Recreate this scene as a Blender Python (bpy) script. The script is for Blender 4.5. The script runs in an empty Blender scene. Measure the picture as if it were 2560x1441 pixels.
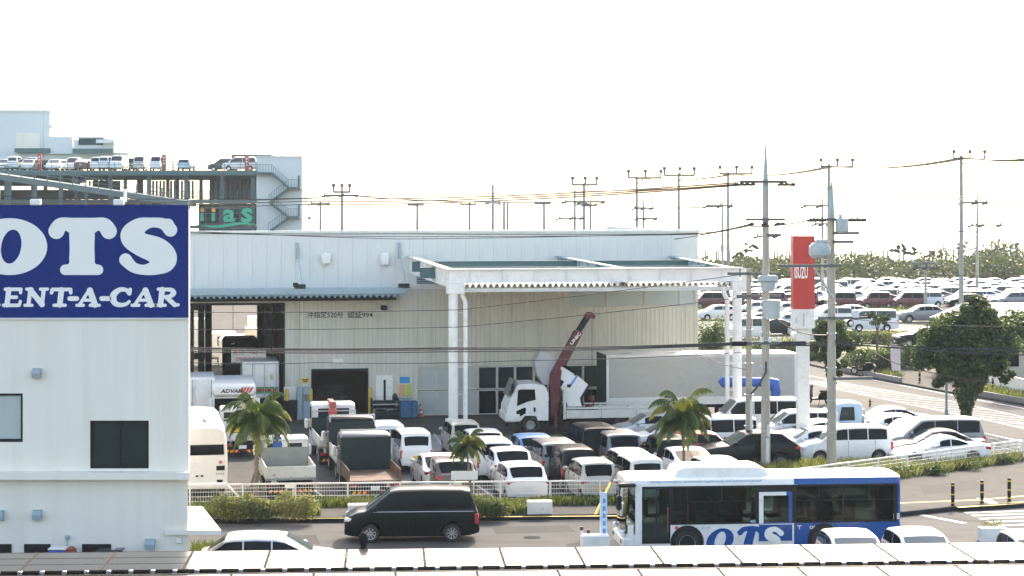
import bpy, math, random
from mathutils import Vector, Matrix
R = math.radians
SC = bpy.context.scene
COL = SC.collection
# ------------------------------------------------------------------ camera, sky, sun, exposure
F, HC, YH, CX = 5000.0, 12.0, 497.0, 1280.0      # focal length in pixels of the 2560 px photograph, eye height, horizon row, centre column
cam = bpy.data.cameras.new('camera'); camo = bpy.data.objects.new('camera', cam); COL.objects.link(camo)
camo.location = (0, 0, HC); camo.rotation_euler = (R(90), 0, 0)
cam.sensor_width = 36; cam.lens = F/2560*36; cam.shift_y = -(720.5-YH)/2560
cam.clip_start = 0.5; cam.clip_end = 20000
SC.camera = camo
SUN_AZ, SUN_EL = R(16), R(34)
world = bpy.data.worlds.new('World'); SC.world = world; world.use_nodes = True
nt = world.node_tree; bg = nt.nodes['Background']
sky = nt.nodes.new('ShaderNodeTexSky'); sky.sky_type = 'NISHITA'; sky.sun_disc = False
sky.sun_elevation = SUN_EL; sky.sun_rotation = SUN_AZ
sky.air_density = 0.9; sky.dust_density = 2.6; sky.ozone_density = 0.0; sky.altitude = 10
nt.links.new(sky.outputs[0], bg.inputs[0]); bg.inputs[1].default_value = 0.15
sl = bpy.data.lights.new('sun', 'SUN'); sl.energy = 1.4; sl.angle = R(2.5); sl.color = (1.0, 0.95, 0.88)
so = bpy.data.objects.new('sun', sl); COL.objects.link(so)
sdir = Vector((math.sin(SUN_AZ)*math.cos(SUN_EL), math.cos(SUN_AZ)*math.cos(SUN_EL), math.sin(SUN_EL)))
so.rotation_euler = (-sdir).to_track_quat('-Z', 'Y').to_euler(); so.location = sdir*100 + Vector((0, 100, 0))
vs = SC.view_settings; vs.view_transform = 'Standard'; vs.look = 'None'; vs.exposure = 2.12; vs.gamma = 1.0; vs.use_curve_mapping = False
vs.use_white_balance = True; vs.white_balance_temperature = 7100; vs.white_balance_tint = 12
SC.cycles.max_bounces = 6; SC.cycles.diffuse_bounces = 3; SC.cycles.glossy_bounces = 3; SC.cycles.transmission_bounces = 4
SC.cycles.volume_bounces = 0; SC.cycles.transparent_max_bounces = 6; SC.cycles.caustics_reflective = False; SC.cycles.caustics_refractive = False
SC.cycles.use_denoising = True
rng = random.Random(11)

# ------------------------------------------------------------------ helpers
def G(px, py, z=0.0):
    d = (HC-z)*F/(py-YH); return Vector(((px-CX)*d/F, d, z))
def PD(px, py, d):
    return Vector(((px-CX)*d/F, d, HC-(py-YH)*d/F))
class FR:
    """vertical plane frame: local x to the right along the plane, y away, z up"""
    def __init__(s, px, d, yaw):
        s.yaw = R(yaw); s.O = Vector(((px-CX)*d/F, d)); s.u = Vector((math.cos(s.yaw), math.sin(s.yaw))); s.n = Vector((-s.u.y, s.u.x))
    def xz(s, px, py, ly=0.0):
        dr = Vector(((px-CX)/F, 1.0)); t = (ly + s.n.dot(s.O))/s.n.dot(dr)
        P = dr*t; return (P-s.O).dot(s.u), HC-(py-YH)/F*t
    def rect(s, x0, y0, x1, y1, ly=0.0):
        a = s.xz(x0, y1, ly); b = s.xz(x1, y0, ly); return a[0], b[0], a[1], b[1]
    def loc(s, z=0.0): return (s.O.x, s.O.y, z)
    def w(s, lx, ly, z=0.0):
        p = s.O + s.u*lx + s.n*ly; return Vector((p.x, p.y, z))

MATS = {}
def mat(name, col, rough=0.6, metal=0.0, var=0.0, scale=3.0, bump=0.0, bscale=40.0, coat=0.0, spec=0.5, col2=None, stretch=None, trans=0.0, emit=None, stain=None):
    if name in MATS: return MATS[name]
    m = bpy.data.materials.new(name); m.use_nodes = True; t = m.node_tree; b = t.nodes['Principled BSDF']
    b.inputs['Base Color'].default_value = (*col, 1); b.inputs['Roughness'].default_value = rough; b.inputs['Metallic'].default_value = metal
    b.inputs['Specular IOR Level'].default_value = spec
    if coat: b.inputs['Coat Weight'].default_value = coat; b.inputs['Coat Roughness'].default_value = 0.06
    if trans: b.inputs['Transmission Weight'].default_value = trans
    if emit: b.inputs['Emission Color'].default_value = (*emit[:3], 1); b.inputs['Emission Strength'].default_value = emit[3]
    if var or bump:
        tc = t.nodes.new('ShaderNodeTexCoord'); src = tc.outputs['Object']
        if stretch:
            mp = t.nodes.new('ShaderNodeMapping'); mp.inputs['Scale'].default_value = stretch; t.links.new(src, mp.inputs[0]); src = mp.outputs[0]
    if var:
        n = t.nodes.new('ShaderNodeTexNoise'); n.inputs['Scale'].default_value = scale; n.inputs['Detail'].default_value = 6; n.inputs['Roughness'].default_value = 0.65
        t.links.new(src, n.inputs['Vector'])
        r = t.nodes.new('ShaderNodeValToRGB'); r.color_ramp.elements[0].position = 0.32; r.color_ramp.elements[1].position = 0.68
        c2 = col2 if col2 else tuple(c*(1-var) for c in col)
        r.color_ramp.elements[0].color = (*c2, 1); r.color_ramp.elements[1].color = (*col, 1)
        t.links.new(n.outputs[0], r.inputs[0]); src_c = r.outputs[0]
        if stain:
            n3 = t.nodes.new('ShaderNodeTexNoise'); n3.inputs['Scale'].default_value = stain[1]; n3.inputs['Detail'].default_value = 8; n3.inputs['Roughness'].default_value = 0.75
            if len(stain) > 2:
                mp2 = t.nodes.new('ShaderNodeMapping'); mp2.inputs['Scale'].default_value = stain[2]; t.links.new(tc.outputs['Object'], mp2.inputs[0]); t.links.new(mp2.outputs[0], n3.inputs['Vector'])
            else: t.links.new(src, n3.inputs['Vector'])
            r3 = t.nodes.new('ShaderNodeValToRGB'); r3.color_ramp.elements[0].position = 0.36; r3.color_ramp.elements[1].position = 0.52; k = 1-stain[0]
            r3.color_ramp.elements[0].color = (k, k*.98, k*.95, 1); r3.color_ramp.elements[1].color = (1, 1, 1, 1); t.links.new(n3.outputs[0], r3.inputs[0])
            mx = t.nodes.new('ShaderNodeMix'); mx.data_type = 'RGBA'; mx.blend_type = 'MULTIPLY'; mx.inputs[0].default_value = 1.0
            t.links.new(src_c, mx.inputs[6]); t.links.new(r3.outputs[0], mx.inputs[7]); src_c = mx.outputs[2]
        t.links.new(src_c, b.inputs['Base Color'])
    if bump:
        n2 = t.nodes.new('ShaderNodeTexNoise'); n2.inputs['Scale'].default_value = bscale; n2.inputs['Detail'].default_value = 3
        t.links.new(src, n2.inputs['Vector'])
        bp = t.nodes.new('ShaderNodeBump'); bp.inputs['Strength'].default_value = bump; bp.inputs['Distance'].default_value = 0.02
        t.links.new(n2.outputs[0], bp.inputs['Height']); t.links.new(bp.outputs[0], b.inputs['Normal'])
    MATS[name] = m; return m
def paint(name, col, rough=0.28, metal=0.0):
    return mat('paint_'+name, col, rough, metal, var=0.10, scale=1.7, coat=0.25, spec=0.35)
def leafmat(name, col, col2):
    m = mat(name, col, 0.55, var=0.3, scale=0.9, col2=col2)
    b = m.node_tree.nodes['Principled BSDF']
    if not any(n.type == 'BSDF_TRANSLUCENT' for n in m.node_tree.nodes):
        t = m.node_tree; tr = t.nodes.new('ShaderNodeBsdfTranslucent'); mx = t.nodes.new('ShaderNodeMixShader'); mx.inputs[0].default_value = 0.35
        tr.inputs[0].default_value = (col[0]*1.4, col[1]*1.5, col[2]*0.7, 1)
        out = t.nodes['Material Output']; t.links.new(b.outputs[0], mx.inputs[1]); t.links.new(tr.outputs[0], mx.inputs[2]); t.links.new(mx.outputs[0], out.inputs[0])
    return m
M_ = dict(
 asphalt=mat('asphalt', (0.088, 0.088, 0.084), 0.9, spec=0.2, var=0.22, scale=0.12, bump=0.3, bscale=60, stain=(.28, .45, (.35, 1.6, 1))),
 lot=mat('lot_asphalt', (0.085, 0.082, 0.073), 0.9, spec=0.2, var=0.3, scale=0.15, bump=0.3, bscale=50, stain=(.38, .7)),
 concrete=mat('concrete', (0.22, 0.215, 0.195), 0.85, var=0.25, scale=0.6, bump=0.2, bscale=30),
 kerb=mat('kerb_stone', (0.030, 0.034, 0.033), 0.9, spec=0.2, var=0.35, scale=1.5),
 walk=mat('sidewalk_paving', (0.066, 0.064, 0.056), 0.9, spec=0.2, var=0.2, scale=0.3, bump=0.2, stain=(.25, .8)),
 palelot=mat('pale_lot', (0.13, 0.125, 0.11), 0.9, var=0.2, scale=0.08),
 lawn=mat('lawn', (0.11, 0.12, 0.045), 0.9, var=0.5, scale=0.4, bump=0.5, bscale=8, col2=(0.09, 0.12, 0.035)),
 white=mat('white_paint', (0.80, 0.785, 0.72), 0.45, var=0.08, scale=1.2, stain=(.12, 2.0)),
 line=mat('road_paint', (0.42, 0.42, 0.39), 0.7, var=0.25, scale=3),
 yline=mat('yellow_road_paint', (0.72, 0.52, 0.10), 0.7, var=0.3, scale=3),
 wallw=mat('white_stucco', (0.80, 0.755, 0.64), 0.8, var=0.05, scale=1.0, stretch=(1.6, 1.6, 0.16), bump=0.15, bscale=90, stain=(.05, .6, (1.8, 1, .10))),
 signblue=mat('sign_blue', (0.001, 0.020, 0.155), 0.5, spec=0.15, var=0.12, scale=0.4),
 letter=mat('letter_white', (0.80, 0.78, 0.70), 0.5),
 black=mat('black_metal', (0.006, 0.008, 0.009), 0.5, spec=0.25),
 rubber=mat('rubber', (0.018, 0.018, 0.019), 0.8),
 dark=mat('dark_underbody', (0.010, 0.012, 0.013), 0.8, spec=0.2),
 glass=mat('tinted_glass', (0.002, 0.006, 0.0075), 0.08, spec=0.09),
 glass2=mat('clear_dark_glass', (0.016, 0.028, 0.030), 0.08, spec=0.4),
 wsglass=mat('windscreen_glass', (0.06, 0.085, 0.085), 0.06, spec=1.0),
 frost=mat('frosted_glass', (0.42, 0.47, 0.44), 0.35, var=0.1, scale=0.6),
 chrome=mat('chrome', (0.75, 0.76, 0.77), 0.15, 1.0),
 alloy=mat('alloy', (0.55, 0.56, 0.57), 0.3, 0.9),
 steel=mat('galvanised', (0.42, 0.46, 0.47), 0.5, 0.5, var=0.2, scale=4),
 arm=mat('arm_steel', (0.13, 0.14, 0.135), 0.7, spec=0.2, var=0.2, scale=3),
 steelp=mat('painted_steel', (0.30, 0.40, 0.42), 0.55, var=0.12, scale=2),
 tail=mat('tail_lamp', (0.45, 0.02, 0.025), 0.2, coat=0.5),
 head=mat('head_lamp', (0.72, 0.76, 0.78), 0.1, spec=0.7),
 plate=mat('plate_white', (0.7, 0.72, 0.68), 0.5), yplate=mat('plate_yellow', (0.75, 0.55, 0.05), 0.5),
 cream=mat('cream_cladding', (0.60, 0.585, 0.49), 0.6, var=0.12, scale=0.5, stretch=(1, 1, 0.15), stain=(.16, 1.4, (2.2, 1, .12))),
 panelw=mat('upper_cladding', (0.66, 0.675, 0.62), 0.45, var=0.07, scale=0.6, stretch=(1, 1, 0.12), stain=(.10, 1.2, (2.5, 1, .15))),
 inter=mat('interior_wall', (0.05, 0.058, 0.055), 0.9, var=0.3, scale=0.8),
 polec=mat('pole_concrete', (0.42, 0.385, 0.30), 0.85, var=0.25, scale=2.2, stretch=(1, 1, 0.2)),
 polefar=mat('pole_concrete_far', (0.36, 0.35, 0.29), 0.85, var=0.2, scale=2),
 tin=mat('transformer_grey', (0.40, 0.44, 0.43), 0.5, var=0.1, scale=2),
 insul=mat('insulator', (0.03, 0.035, 0.035), 0.3), insulw=mat('insulator_white', (0.6, 0.62, 0.6), 0.3),
 wire=mat('black_wire', (0.012, 0.013, 0.014), 0.6), wiret=mat('wire_copper', (0.09, 0.07, 0.04), 0.6),
 red=mat('pylon_red', (0.50, 0.030, 0.022), 0.45, var=0.08, scale=0.6),
 cranered=mat('crane_red', (0.115, 0.012, 0.015), 0.45, var=0.3, scale=2),
 salmon=mat('crane_orange_red', (0.36, 0.075, 0.05), 0.5, var=0.2, scale=2),
 blue=mat('tarp_blue', (0.02, 0.10, 0.42), 0.6, var=0.2, scale=3),
 busblue=mat('bus_blue', (0.001, 0.070, 0.27), 0.3, spec=0.3, var=0.15, scale=0.7, coat=0.15),
 yellow=mat('safety_yellow', (0.72, 0.48, 0.03), 0.5, var=0.15, scale=3),
 orange=mat('cone_orange', (0.60, 0.10, 0.05), 0.55),
 bark=mat('bark', (0.15, 0.12, 0.085), 0.9, var=0.4, scale=6, bump=0.5, bscale=20),
 palmbark=mat('palm_bark', (0.22, 0.185, 0.13), 0.9, var=0.4, scale=8),
 rust=mat('rusty_steel', (0.20, 0.10, 0.045), 0.8, var=0.6, scale=1.6, col2=(0.05, 0.045, 0.04)),
 dumpdark=mat('dump_dark', (0.010, 0.026, 0.030), 0.6, spec=0.25, var=0.3, scale=2),
 cabgrey=mat('bed_grey', (0.26, 0.28, 0.25), 0.6, var=0.2, scale=2),
 bedwhite=mat('bed_white', (0.62, 0.62, 0.55), 0.55, var=0.15, scale=2),
 mallw=mat('mall_wall', (0.62, 0.66, 0.63), 0.7, var=0.05, scale=0.3),
 malldeck=mat('mall_deck', (0.11, 0.17, 0.165), 0.7, var=0.15, scale=0.5),
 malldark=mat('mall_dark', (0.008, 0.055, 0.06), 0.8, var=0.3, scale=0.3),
 mallteal=mat('mall_teal', (0.055, 0.125, 0.122), 0.6, var=0.15, scale=0.6),
 mallbrown=mat('mall_brown', (0.13, 0.13, 0.09), 0.8, var=0.3, scale=0.5),
 green=mat('letter_green', (0.01, 0.42, 0.24), 0.5), dot=mat('letter_orange', (0.8, 0.35, 0.05), 0.5),
 panel=mat('solar_glass', (0.05, 0.048, 0.042), 0.14, spec=0.38, var=0.1, scale=0.8),
 frame=mat('panel_frame', (0.055, 0.045, 0.032), 0.8, spec=0.05),
 sand=mat('beach_sand', (0.42, 0.38, 0.30), 0.9, var=0.15, scale=0.05),
 gaz=mat('shelter_roof', (0.52, 0.44, 0.38), 0.7, var=0.15, scale=0.7),
 silver=mat('silver_shell', (0.40, 0.41, 0.40), 0.4, 0.2),
)
LG = [leafmat('leaf_a', (0.060, 0.098, 0.030), (0.030, 0.060, 0.020)), leafmat('leaf_b', (0.100, 0.130, 0.038), (0.058, 0.085, 0.026)), leafmat('leaf_c', (0.028, 0.055, 0.022), (0.016, 0.036, 0.015))]
GR = [leafmat('grass_a', (0.16, 0.175, 0.055), (0.10, 0.13, 0.04)), leafmat('grass_b', (0.29, 0.265, 0.13), (0.19, 0.185, 0.075)), leafmat('grass_c', (0.075, 0.105, 0.028), (0.045, 0.07, 0.02))]
PG = [leafmat('palm_leaf', (0.075, 0.115, 0.022), (0.035, 0.065, 0.016)), leafmat('palm_leaf_yellow', (0.20, 0.20, 0.04), (0.10, 0.125, 0.028))]
FT = [leafmat('far_leaf_a', (0.060, 0.075, 0.034), (0.035, 0.048, 0.022)), leafmat('far_leaf_b', (0.085, 0.095, 0.044), (0.05, 0.06, 0.028)), leafmat('far_leaf_c', (0.036, 0.050, 0.026), (0.022, 0.033, 0.018))]
M_['panel'].node_tree.nodes['Principled BSDF'].inputs['Specular Tint'].default_value = (1.0, .92, .83, 1)
def mm(x): return M_[x] if isinstance(x, str) else x

def mesh_from(name, v, f, mi, mats, smooth=None):
    me = bpy.data.meshes.new(name); me.from_pydata(v, [], f)
    for m in mats: me.materials.append(mm(m))
    if mi and len(mats) > 1: me.polygons.foreach_set('material_index', mi)
    if smooth is not None:
        me.polygons.foreach_set('use_smooth', [True]*len(f)); me.set_sharp_from_angle(angle=R(smooth))
    me.update(); return me
def add(name, me, parent=None, loc=None, rz=None):
    o = bpy.data.objects.new(name, me); COL.objects.link(o)
    if parent is not None: o.parent = parent
    if loc is not None: o.location = loc
    if rz is not None: o.rotation_euler = (0, 0, rz)
    return o
def tag(o, label, cat, group=None):
    o['label'] = label; o['category'] = cat
    if group: o['group'] = group
    return o
def thing(name, label, cat, loc, rz=0.0, group=None):
    o = bpy.data.objects.new(name, None); COL.objects.link(o); o.location = loc; o.rotation_euler = (0, 0, rz); o.empty_display_size = 0.3
    return tag(o, label, cat, group)
def kind(o, k): o['kind'] = k; return o

class MB:
    def __init__(s): s.v = []; s.f = []; s.m = []
    def add(s, v, f, m=0):
        b = len(s.v); s.v += [tuple(p) for p in v]; s.f += [tuple(i+b for i in q) for q in f]; s.m += [m]*len(f); return s
    def box(s, x0, x1, y0, y1, z0, z1, m=0, X=None):
        v = [(x0,y0,z0),(x1,y0,z0),(x1,y1,z0),(x0,y1,z0),(x0,y0,z1),(x1,y0,z1),(x1,y1,z1),(x0,y1,z1)]
        if X: v = [X @ Vector(p) for p in v]
        return s.add(v, [(0,3,2,1),(4,5,6,7),(0,1,5,4),(1,2,6,5),(2,3,7,6),(3,0,4,7)], m)
    def rbox(s, x0, x1, y0, y1, z0, z1, c=0.03, m=0, X=None):
        if x0 > x1: x0, x1 = x1, x0
        if y0 > y1: y0, y1 = y1, y0
        if z0 > z1: z0, z1 = z1, z0
        c = min(c, (x1-x0)*.45, (y1-y0)*.45, (z1-z0)*.45)
        v = []; idx = {}
        for i, (x, sx) in enumerate(((x0, 1), (x1, -1))):
            for j, (y, sy) in enumerate(((y0, 1), (y1, -1))):
                for k, (z, sz) in enumerate(((z0, 1), (z1, -1))):
                    for a in range(3):
                        p = [x, y, z]; q = [sx, sy, sz]
                        for b in range(3):
                            if b != a: p[b] += q[b]*c
                        idx[i, j, k, a] = len(v); v.append(p)
        f = []
        for a in range(3):
            b, d = (a+1) % 3, (a+2) % 3
            for sa in (0, 1):
                def key(sb, sd):
                    t = [0, 0, 0]; t[a] = sa; t[b] = sb; t[d] = sd; return idx[t[0], t[1], t[2], a]
                q = [key(0,0), key(1,0), key(1,1), key(0,1)]; f.append(q if sa else q[::-1])
            for sb in (0, 1):
                for sd in (0, 1):
                    def k2(sa, ax):
                        t = [0, 0, 0]; t[a] = sa; t[b] = sb; t[d] = sd; return idx[t[0], t[1], t[2], ax]
                    q = [k2(0, b), k2(1, b), k2(1, d), k2(0, d)]
                    f.append(q if (sb ^ sd) else q[::-1])
        for i in (0, 1):
            for j in (0, 1):
                for k in (0, 1):
                    q = [idx[i,j,k,0], idx[i,j,k,1], idx[i,j,k,2]]
                    f.append(q if (i+j+k) % 2 else q[::-1])
        if X: v = [X @ Vector(p) for p in v]
        return s.add(v, f, m)
    def cyl(s, p0, p1, r0, r1=None, n=10, m=0, cap=True):
        p0 = Vector(p0); p1 = Vector(p1); r1 = r0 if r1 is None else r1
        a = (p1-p0).normalized(); u = a.orthogonal().normalized(); w = a.cross(u)
        v = []
        for p, r in ((p0, r0), (p1, r1)):
            for i in range(n):
                t = 2*math.pi*i/n; v.append(p + u*(r*math.cos(t)) + w*(r*math.sin(t)))
        f = [(i, (i+1) % n, n+(i+1) % n, n+i) for i in range(n)]
        if cap: f += [tuple(range(n))[::-1], tuple(range(n, 2*n))]
        return s.add(v, f, m)
    def tube(s, pts, r, n=5, m=0):
        pts = [Vector(p) for p in pts]; v = []; up = None
        rs = r if isinstance(r, (list, tuple)) else [r]*len(pts)
        for i, p in enumerate(pts):
            a = (pts[min(i+1, len(pts)-1)] - pts[max(i-1, 0)]).normalized()
            if up is None: up = a.orthogonal().normalized()
            up = (up - a*up.dot(a)).normalized(); w = a.cross(up)
            for k in range(n):
                t = 2*math.pi*k/n; v.append(p + up*(rs[i]*math.cos(t)) + w*(rs[i]*math.sin(t)))
        f = []
        for i in range(len(pts)-1):
            for k in range(n): f.append((i*n+k, i*n+(k+1) % n, (i+1)*n+(k+1) % n, (i+1)*n+k))
        f += [tuple(range(n))[::-1], tuple(range((len(pts)-1)*n, len(pts)*n))]
        return s.add(v, f, m)
    def prism(s, poly, y0, y1, m=0, X=None, ax='y'):
        """poly: (x,z) points extruded along y ('y'), (x,y) along z ('z') or (y,z) along x ('x')"""
        n = len(poly)
        mk = {'y': lambda p, t: (p[0], t, p[1]), 'z': lambda p, t: (p[0], p[1], t), 'x': lambda p, t: (t, p[0], p[1])}[ax]
        v = [mk(p, y0) for p in poly] + [mk(p, y1) for p in poly]
        area = sum(poly[i][0]*poly[(i+1) % n][1] - poly[(i+1) % n][0]*poly[i][1] for i in range(n))
        flip = (area < 0) ^ (ax == 'y') ^ (y1 < y0)
        if X: v = [X @ Vector(p) for p in v]
        f = [tuple(range(n))[::-1], tuple(range(n, 2*n))] + [(i, (i+1) % n, n+(i+1) % n, n+i) for i in range(n)]
        if flip: f = [q[::-1] for q in f]
        return s.add(v, f, m)
    def quad(s, a, b, c, d, m=0): return s.add([a, b, c, d], [(0, 1, 2, 3)], m)
    def ell(s, c, r, m=0, n=10, k=6):
        v = [(c[0], c[1], c[2]-r[2])]
        for j in range(1, k):
            t = math.pi*j/k - math.pi/2
            for i in range(n):
                a = 2*math.pi*i/n; v.append((c[0]+r[0]*math.cos(t)*math.cos(a), c[1]+r[1]*math.cos(t)*math.sin(a), c[2]+r[2]*math.sin(t)))
        v.append((c[0], c[1], c[2]+r[2])); e = len(v)-1; f = [(0, 1+(i+1) % n, 1+i) for i in range(n)]
        for j in range(k-2):
            for i in range(n): f.append((1+j*n+i, 1+j*n+(i+1) % n, 1+(j+1)*n+(i+1) % n, 1+(j+1)*n+i))
        b = 1+(k-2)*n; f += [(b+i, b+(i+1) % n, e) for i in range(n)]
        return s.add(v, f, m)
    def lathe(s, prof, n=16, m=0, X=None):
        """prof: (r, h) pairs about local y axis"""
        v = []
        for r, h in prof:
            for i in range(n):
                a = 2*math.pi*i/n; v.append(Vector((r*math.cos(a), h, r*math.sin(a))))
        if X: v = [X @ p for p in v]
        f = [(j*n+i, j*n+(i+1) % n, (j+1)*n+(i+1) % n, (j+1)*n+i) for j in range(len(prof)-1) for i in range(n)]
        return s.add(v, f, m)
    def mesh(s, name, mats, smooth=None): return mesh_from(name, s.v, s.f, s.m, mats if isinstance(mats, (list, tuple)) else [mats], smooth)
    def build(s, name, mats, parent=None, smooth=None, loc=None, rz=None): return add(name, s.mesh(name, mats, smooth), parent, loc, rz)

def sheet(name, poly, z, m, k='structure'):
    """ground polygon from world points"""
    mb = MB(); mb.add([(p[0], p[1], z) for p in poly], [tuple(range(len(poly)))])
    o = mb.build(name, m)
    if o.data.polygons[0].normal.z < 0: o.data.flip_normals()
    if k: o['kind'] = k
    return o
def text_mesh(body, size=1.0, shear=0.0, bold=0.0, extrude=0.0):
    c = bpy.data.curves.new('t', 'FONT'); c.body = body; c.size = size; c.shear = shear; c.offset = bold; c.extrude = extrude; c.resolution_u = 2
    o = bpy.data.objects.new('t', c); COL.objects.link(o); dg = bpy.context.evaluated_depsgraph_get(); dg.update()
    me = bpy.data.meshes.new_from_object(o.evaluated_get(dg)); bpy.data.objects.remove(o); return me
def text(name, body, x0, x1, z0, z1, y, m, parent, shear=0.0, bold=0.0, extrude=0.004, facing=-1):
    """lettering filling the box x0..x1, z0..z1 on the plane local y, read from the -y side"""
    me = text_mesh(body, 1.0, shear, bold, extrude)
    xs = [v.co.x for v in me.vertices]; ys = [v.co.y for v in me.vertices]
    a, b, c, d = min(xs), max(xs), min(ys), max(ys)
    for v in me.vertices:
        p = v.co.copy(); v.co = (x0+(p.x-a)/(b-a)*(x1-x0), y - p.z*1.0, z0+(p.y-c)/(d-c)*(z1-z0))
    me.materials.clear(); me.materials.append(mm(m)); me.update()
    return add(name, me, parent)
def wall_grid(mb, x0, x1, z0, z1, holes, y0, y1, m=0):
    xs = sorted({x0, x1, *[min(max(h[i], x0), x1) for h in holes for i in (0, 1)]}); zs = sorted({z0, z1, *[min(max(h[i], z0), z1) for h in holes for i in (2, 3)]})
    def solid(i, k):
        if not (0 <= i < len(xs)-1 and 0 <= k < len(zs)-1): return False
        cx, cz = (xs[i]+xs[i+1])/2, (zs[k]+zs[k+1])/2
        return not any(h[0] < cx < h[1] and h[2] < cz < h[3] for h in holes)
    for i in range(len(xs)-1):
        for k in range(len(zs)-1):
            if not solid(i, k): continue
            a, b, c, d = xs[i], xs[i+1], zs[k], zs[k+1]
            mb.quad((a,y0,c), (b,y0,c), (b,y0,d), (a,y0,d), m); mb.quad((b,y1,c), (a,y1,c), (a,y1,d), (b,y1,d), m)
            if not solid(i-1, k): mb.quad((a,y1,c), (a,y0,c), (a,y0,d), (a,y1,d), m)
            if not solid(i+1, k): mb.quad((b,y0,c), (b,y1,c), (b,y1,d), (b,y0,d), m)
            if not solid(i, k-1): mb.quad((a,y1,c), (b,y1,c), (b,y0,c), (a,y0,c), m)
            if not solid(i, k+1): mb.quad((a,y0,d), (b,y0,d), (b,y1,d), (a,y1,d), m)
def leaves(mb, c, r, n, size, g, nm=3, flat=0.0, up=0.0):
    for _ in range(n):
        while True:
            p = Vector((g.uniform(-1, 1), g.uniform(-1, 1), g.uniform(-1, 1)))
            if 0.35 < p.length < 1: break
        p = Vector((c[0]+p.x*r[0], c[1]+p.y*r[1], c[2]+p.z*r[2]))
        a = Vector((g.gauss(0, 1), g.gauss(0, 1), g.gauss(0, 1)+up)).normalized(); b = a.orthogonal().normalized()
        b = (Matrix.Rotation(g.uniform(0, 6.28), 3, a) @ b); e = a.cross(b); s = size*g.uniform(0.6, 1.4)
        mb.add([p-b*s*.5, p+e*s*.32, p+b*s*.5, p-e*s*.32], [(0, 1, 2, 3)], g.randrange(nm))
# ------------------------------------------------------------------ ground, streets, markings
base = MB(); base.quad((-2500, -200, 0), (2500, -200, 0), (2500, 372, 0), (-2500, 372, 0))
kind(base.build('ground', 'lot'), 'structure')
bs = MB(); bs.quad((-2500, 372, 0), (2500, 372, 0), (2500, 420, -1.4), (-2500, 420, -1.4)); kind(bs.build('beach', 'sand'), 'structure')
def water_mat():
    m = mat('sea_water', (0.10, 0.16, 0.17), 0.18, spec=0.5, bump=0.25, bscale=0.6); return m
sea = MB(); sea.quad((-2500, 405, -0.9), (2500, 405, -0.9), (2500, 4000, -0.9), (-2500, 4000, -0.9)); kind(sea.build('sea', water_mat()), 'structure')
KERB = [(-300, 1318), (475, 1311), (1000, 1304), (1500, 1298), (1800, 1295), (2255, 1292), (2395, 1277), (2560, 1269), (2900, 1256)]
FEN = [(-300, 1282), (475, 1274), (1790, 1260), (2553, 1153)]
st = [G(*p) for p in KERB]
sheet('street', [(-60, 20, 0)] + [tuple(p) for p in st] + [(60, 20, 0)], 0.004, 'asphalt')
ZW = 0.16
sw = [G(px, py) for px, py in KERB]; sf = [G(px, py-3) for px, py in FEN] + [G(2900, 1235)]
mb = MB(); n = len(sw); allp = [(p.x, p.y) for p in sw] + [(p.x, p.y) for p in reversed(sf)]
mb.prism(allp, 0.0, ZW, 0, ax='z'); kind(mb.build('sidewalk', 'walk'), 'structure')
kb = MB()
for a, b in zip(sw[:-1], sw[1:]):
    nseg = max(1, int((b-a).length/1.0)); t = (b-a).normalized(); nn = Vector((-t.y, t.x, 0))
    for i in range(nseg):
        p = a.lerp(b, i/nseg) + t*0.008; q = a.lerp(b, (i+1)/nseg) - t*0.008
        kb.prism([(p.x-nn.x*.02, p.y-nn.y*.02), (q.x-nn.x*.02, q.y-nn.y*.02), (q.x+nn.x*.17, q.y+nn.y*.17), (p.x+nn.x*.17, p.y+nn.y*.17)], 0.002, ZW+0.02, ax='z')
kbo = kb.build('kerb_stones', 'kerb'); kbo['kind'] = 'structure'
def strip(name, pts, w, z, m='line', k='structure'):
    mb = MB()
    for a, b in zip(pts[:-1], pts[1:]):
        t = (b-a).normalized(); nn = Vector((-t.y, t.x, 0))*(w/2)
        mb.add([(a.x-nn.x, a.y-nn.y, z), (b.x-nn.x, b.y-nn.y, z), (b.x+nn.x, b.y+nn.y, z), (a.x+nn.x, a.y+nn.y, z)], [(0, 1, 2, 3)])
    o = mb.build(name, m); o['kind'] = k; return o
# side road running back to the left
FARE = [(1880, 880), (2000, 908), (2117, 937), (2249, 961), (2361, 982), (2560, 1016), (2900, 1078)]
NEARE = [(2900, 1248), (2560, 1158), (2370, 1112), (2200, 1066), (2000, 1004), (1880, 960)]
sheet('side_road', [G(*p) for p in FARE + NEARE], 0.008, 'asphalt')
fs = [G(*p) for p in FARE]; bk = [G(*p) for p in [(2900, 1030), (2560, 972), (2361, 938), (2249, 918), (2117, 898), (2000, 872), (1880, 850)]]
mb = MB(); mb.prism([(p.x, p.y) for p in fs + bk], 0, 0.13, 0, ax='z'); kind(mb.build('far_sidewalk', 'walk'), 'structure')
mb = MB(); gk = [G(*p) for p in [(2095, 931), (2249, 961)]]; gk2 = [G(*p) for p in [(2432, 992), (2700, 1040)]]
for a, b in (gk, gk2):
    t = (b-a).normalized(); nn = Vector((-t.y, t.x, 0))*0.2
    L = (b-a).length; ns = int(L/2)
    for i in range(ns):
        p = a+t*(L*i/ns+.02); q = a+t*(L*(i+1)/ns-.02)
        mb.prism([(p.x, p.y), (q.x, q.y), (q.x+nn.x, q.y+nn.y), (p.x+nn.x, p.y+nn.y)], 0.006, 0.42, ax='z')
kind(mb.build('raised_kerb', 'concrete'), 'structure')
strip('edge_line', [G(*p) for p in [(2060, 925), (2181, 950), (2387, 990), (2560, 1022), (2800, 1066)]], 0.16, 0.012)
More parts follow.
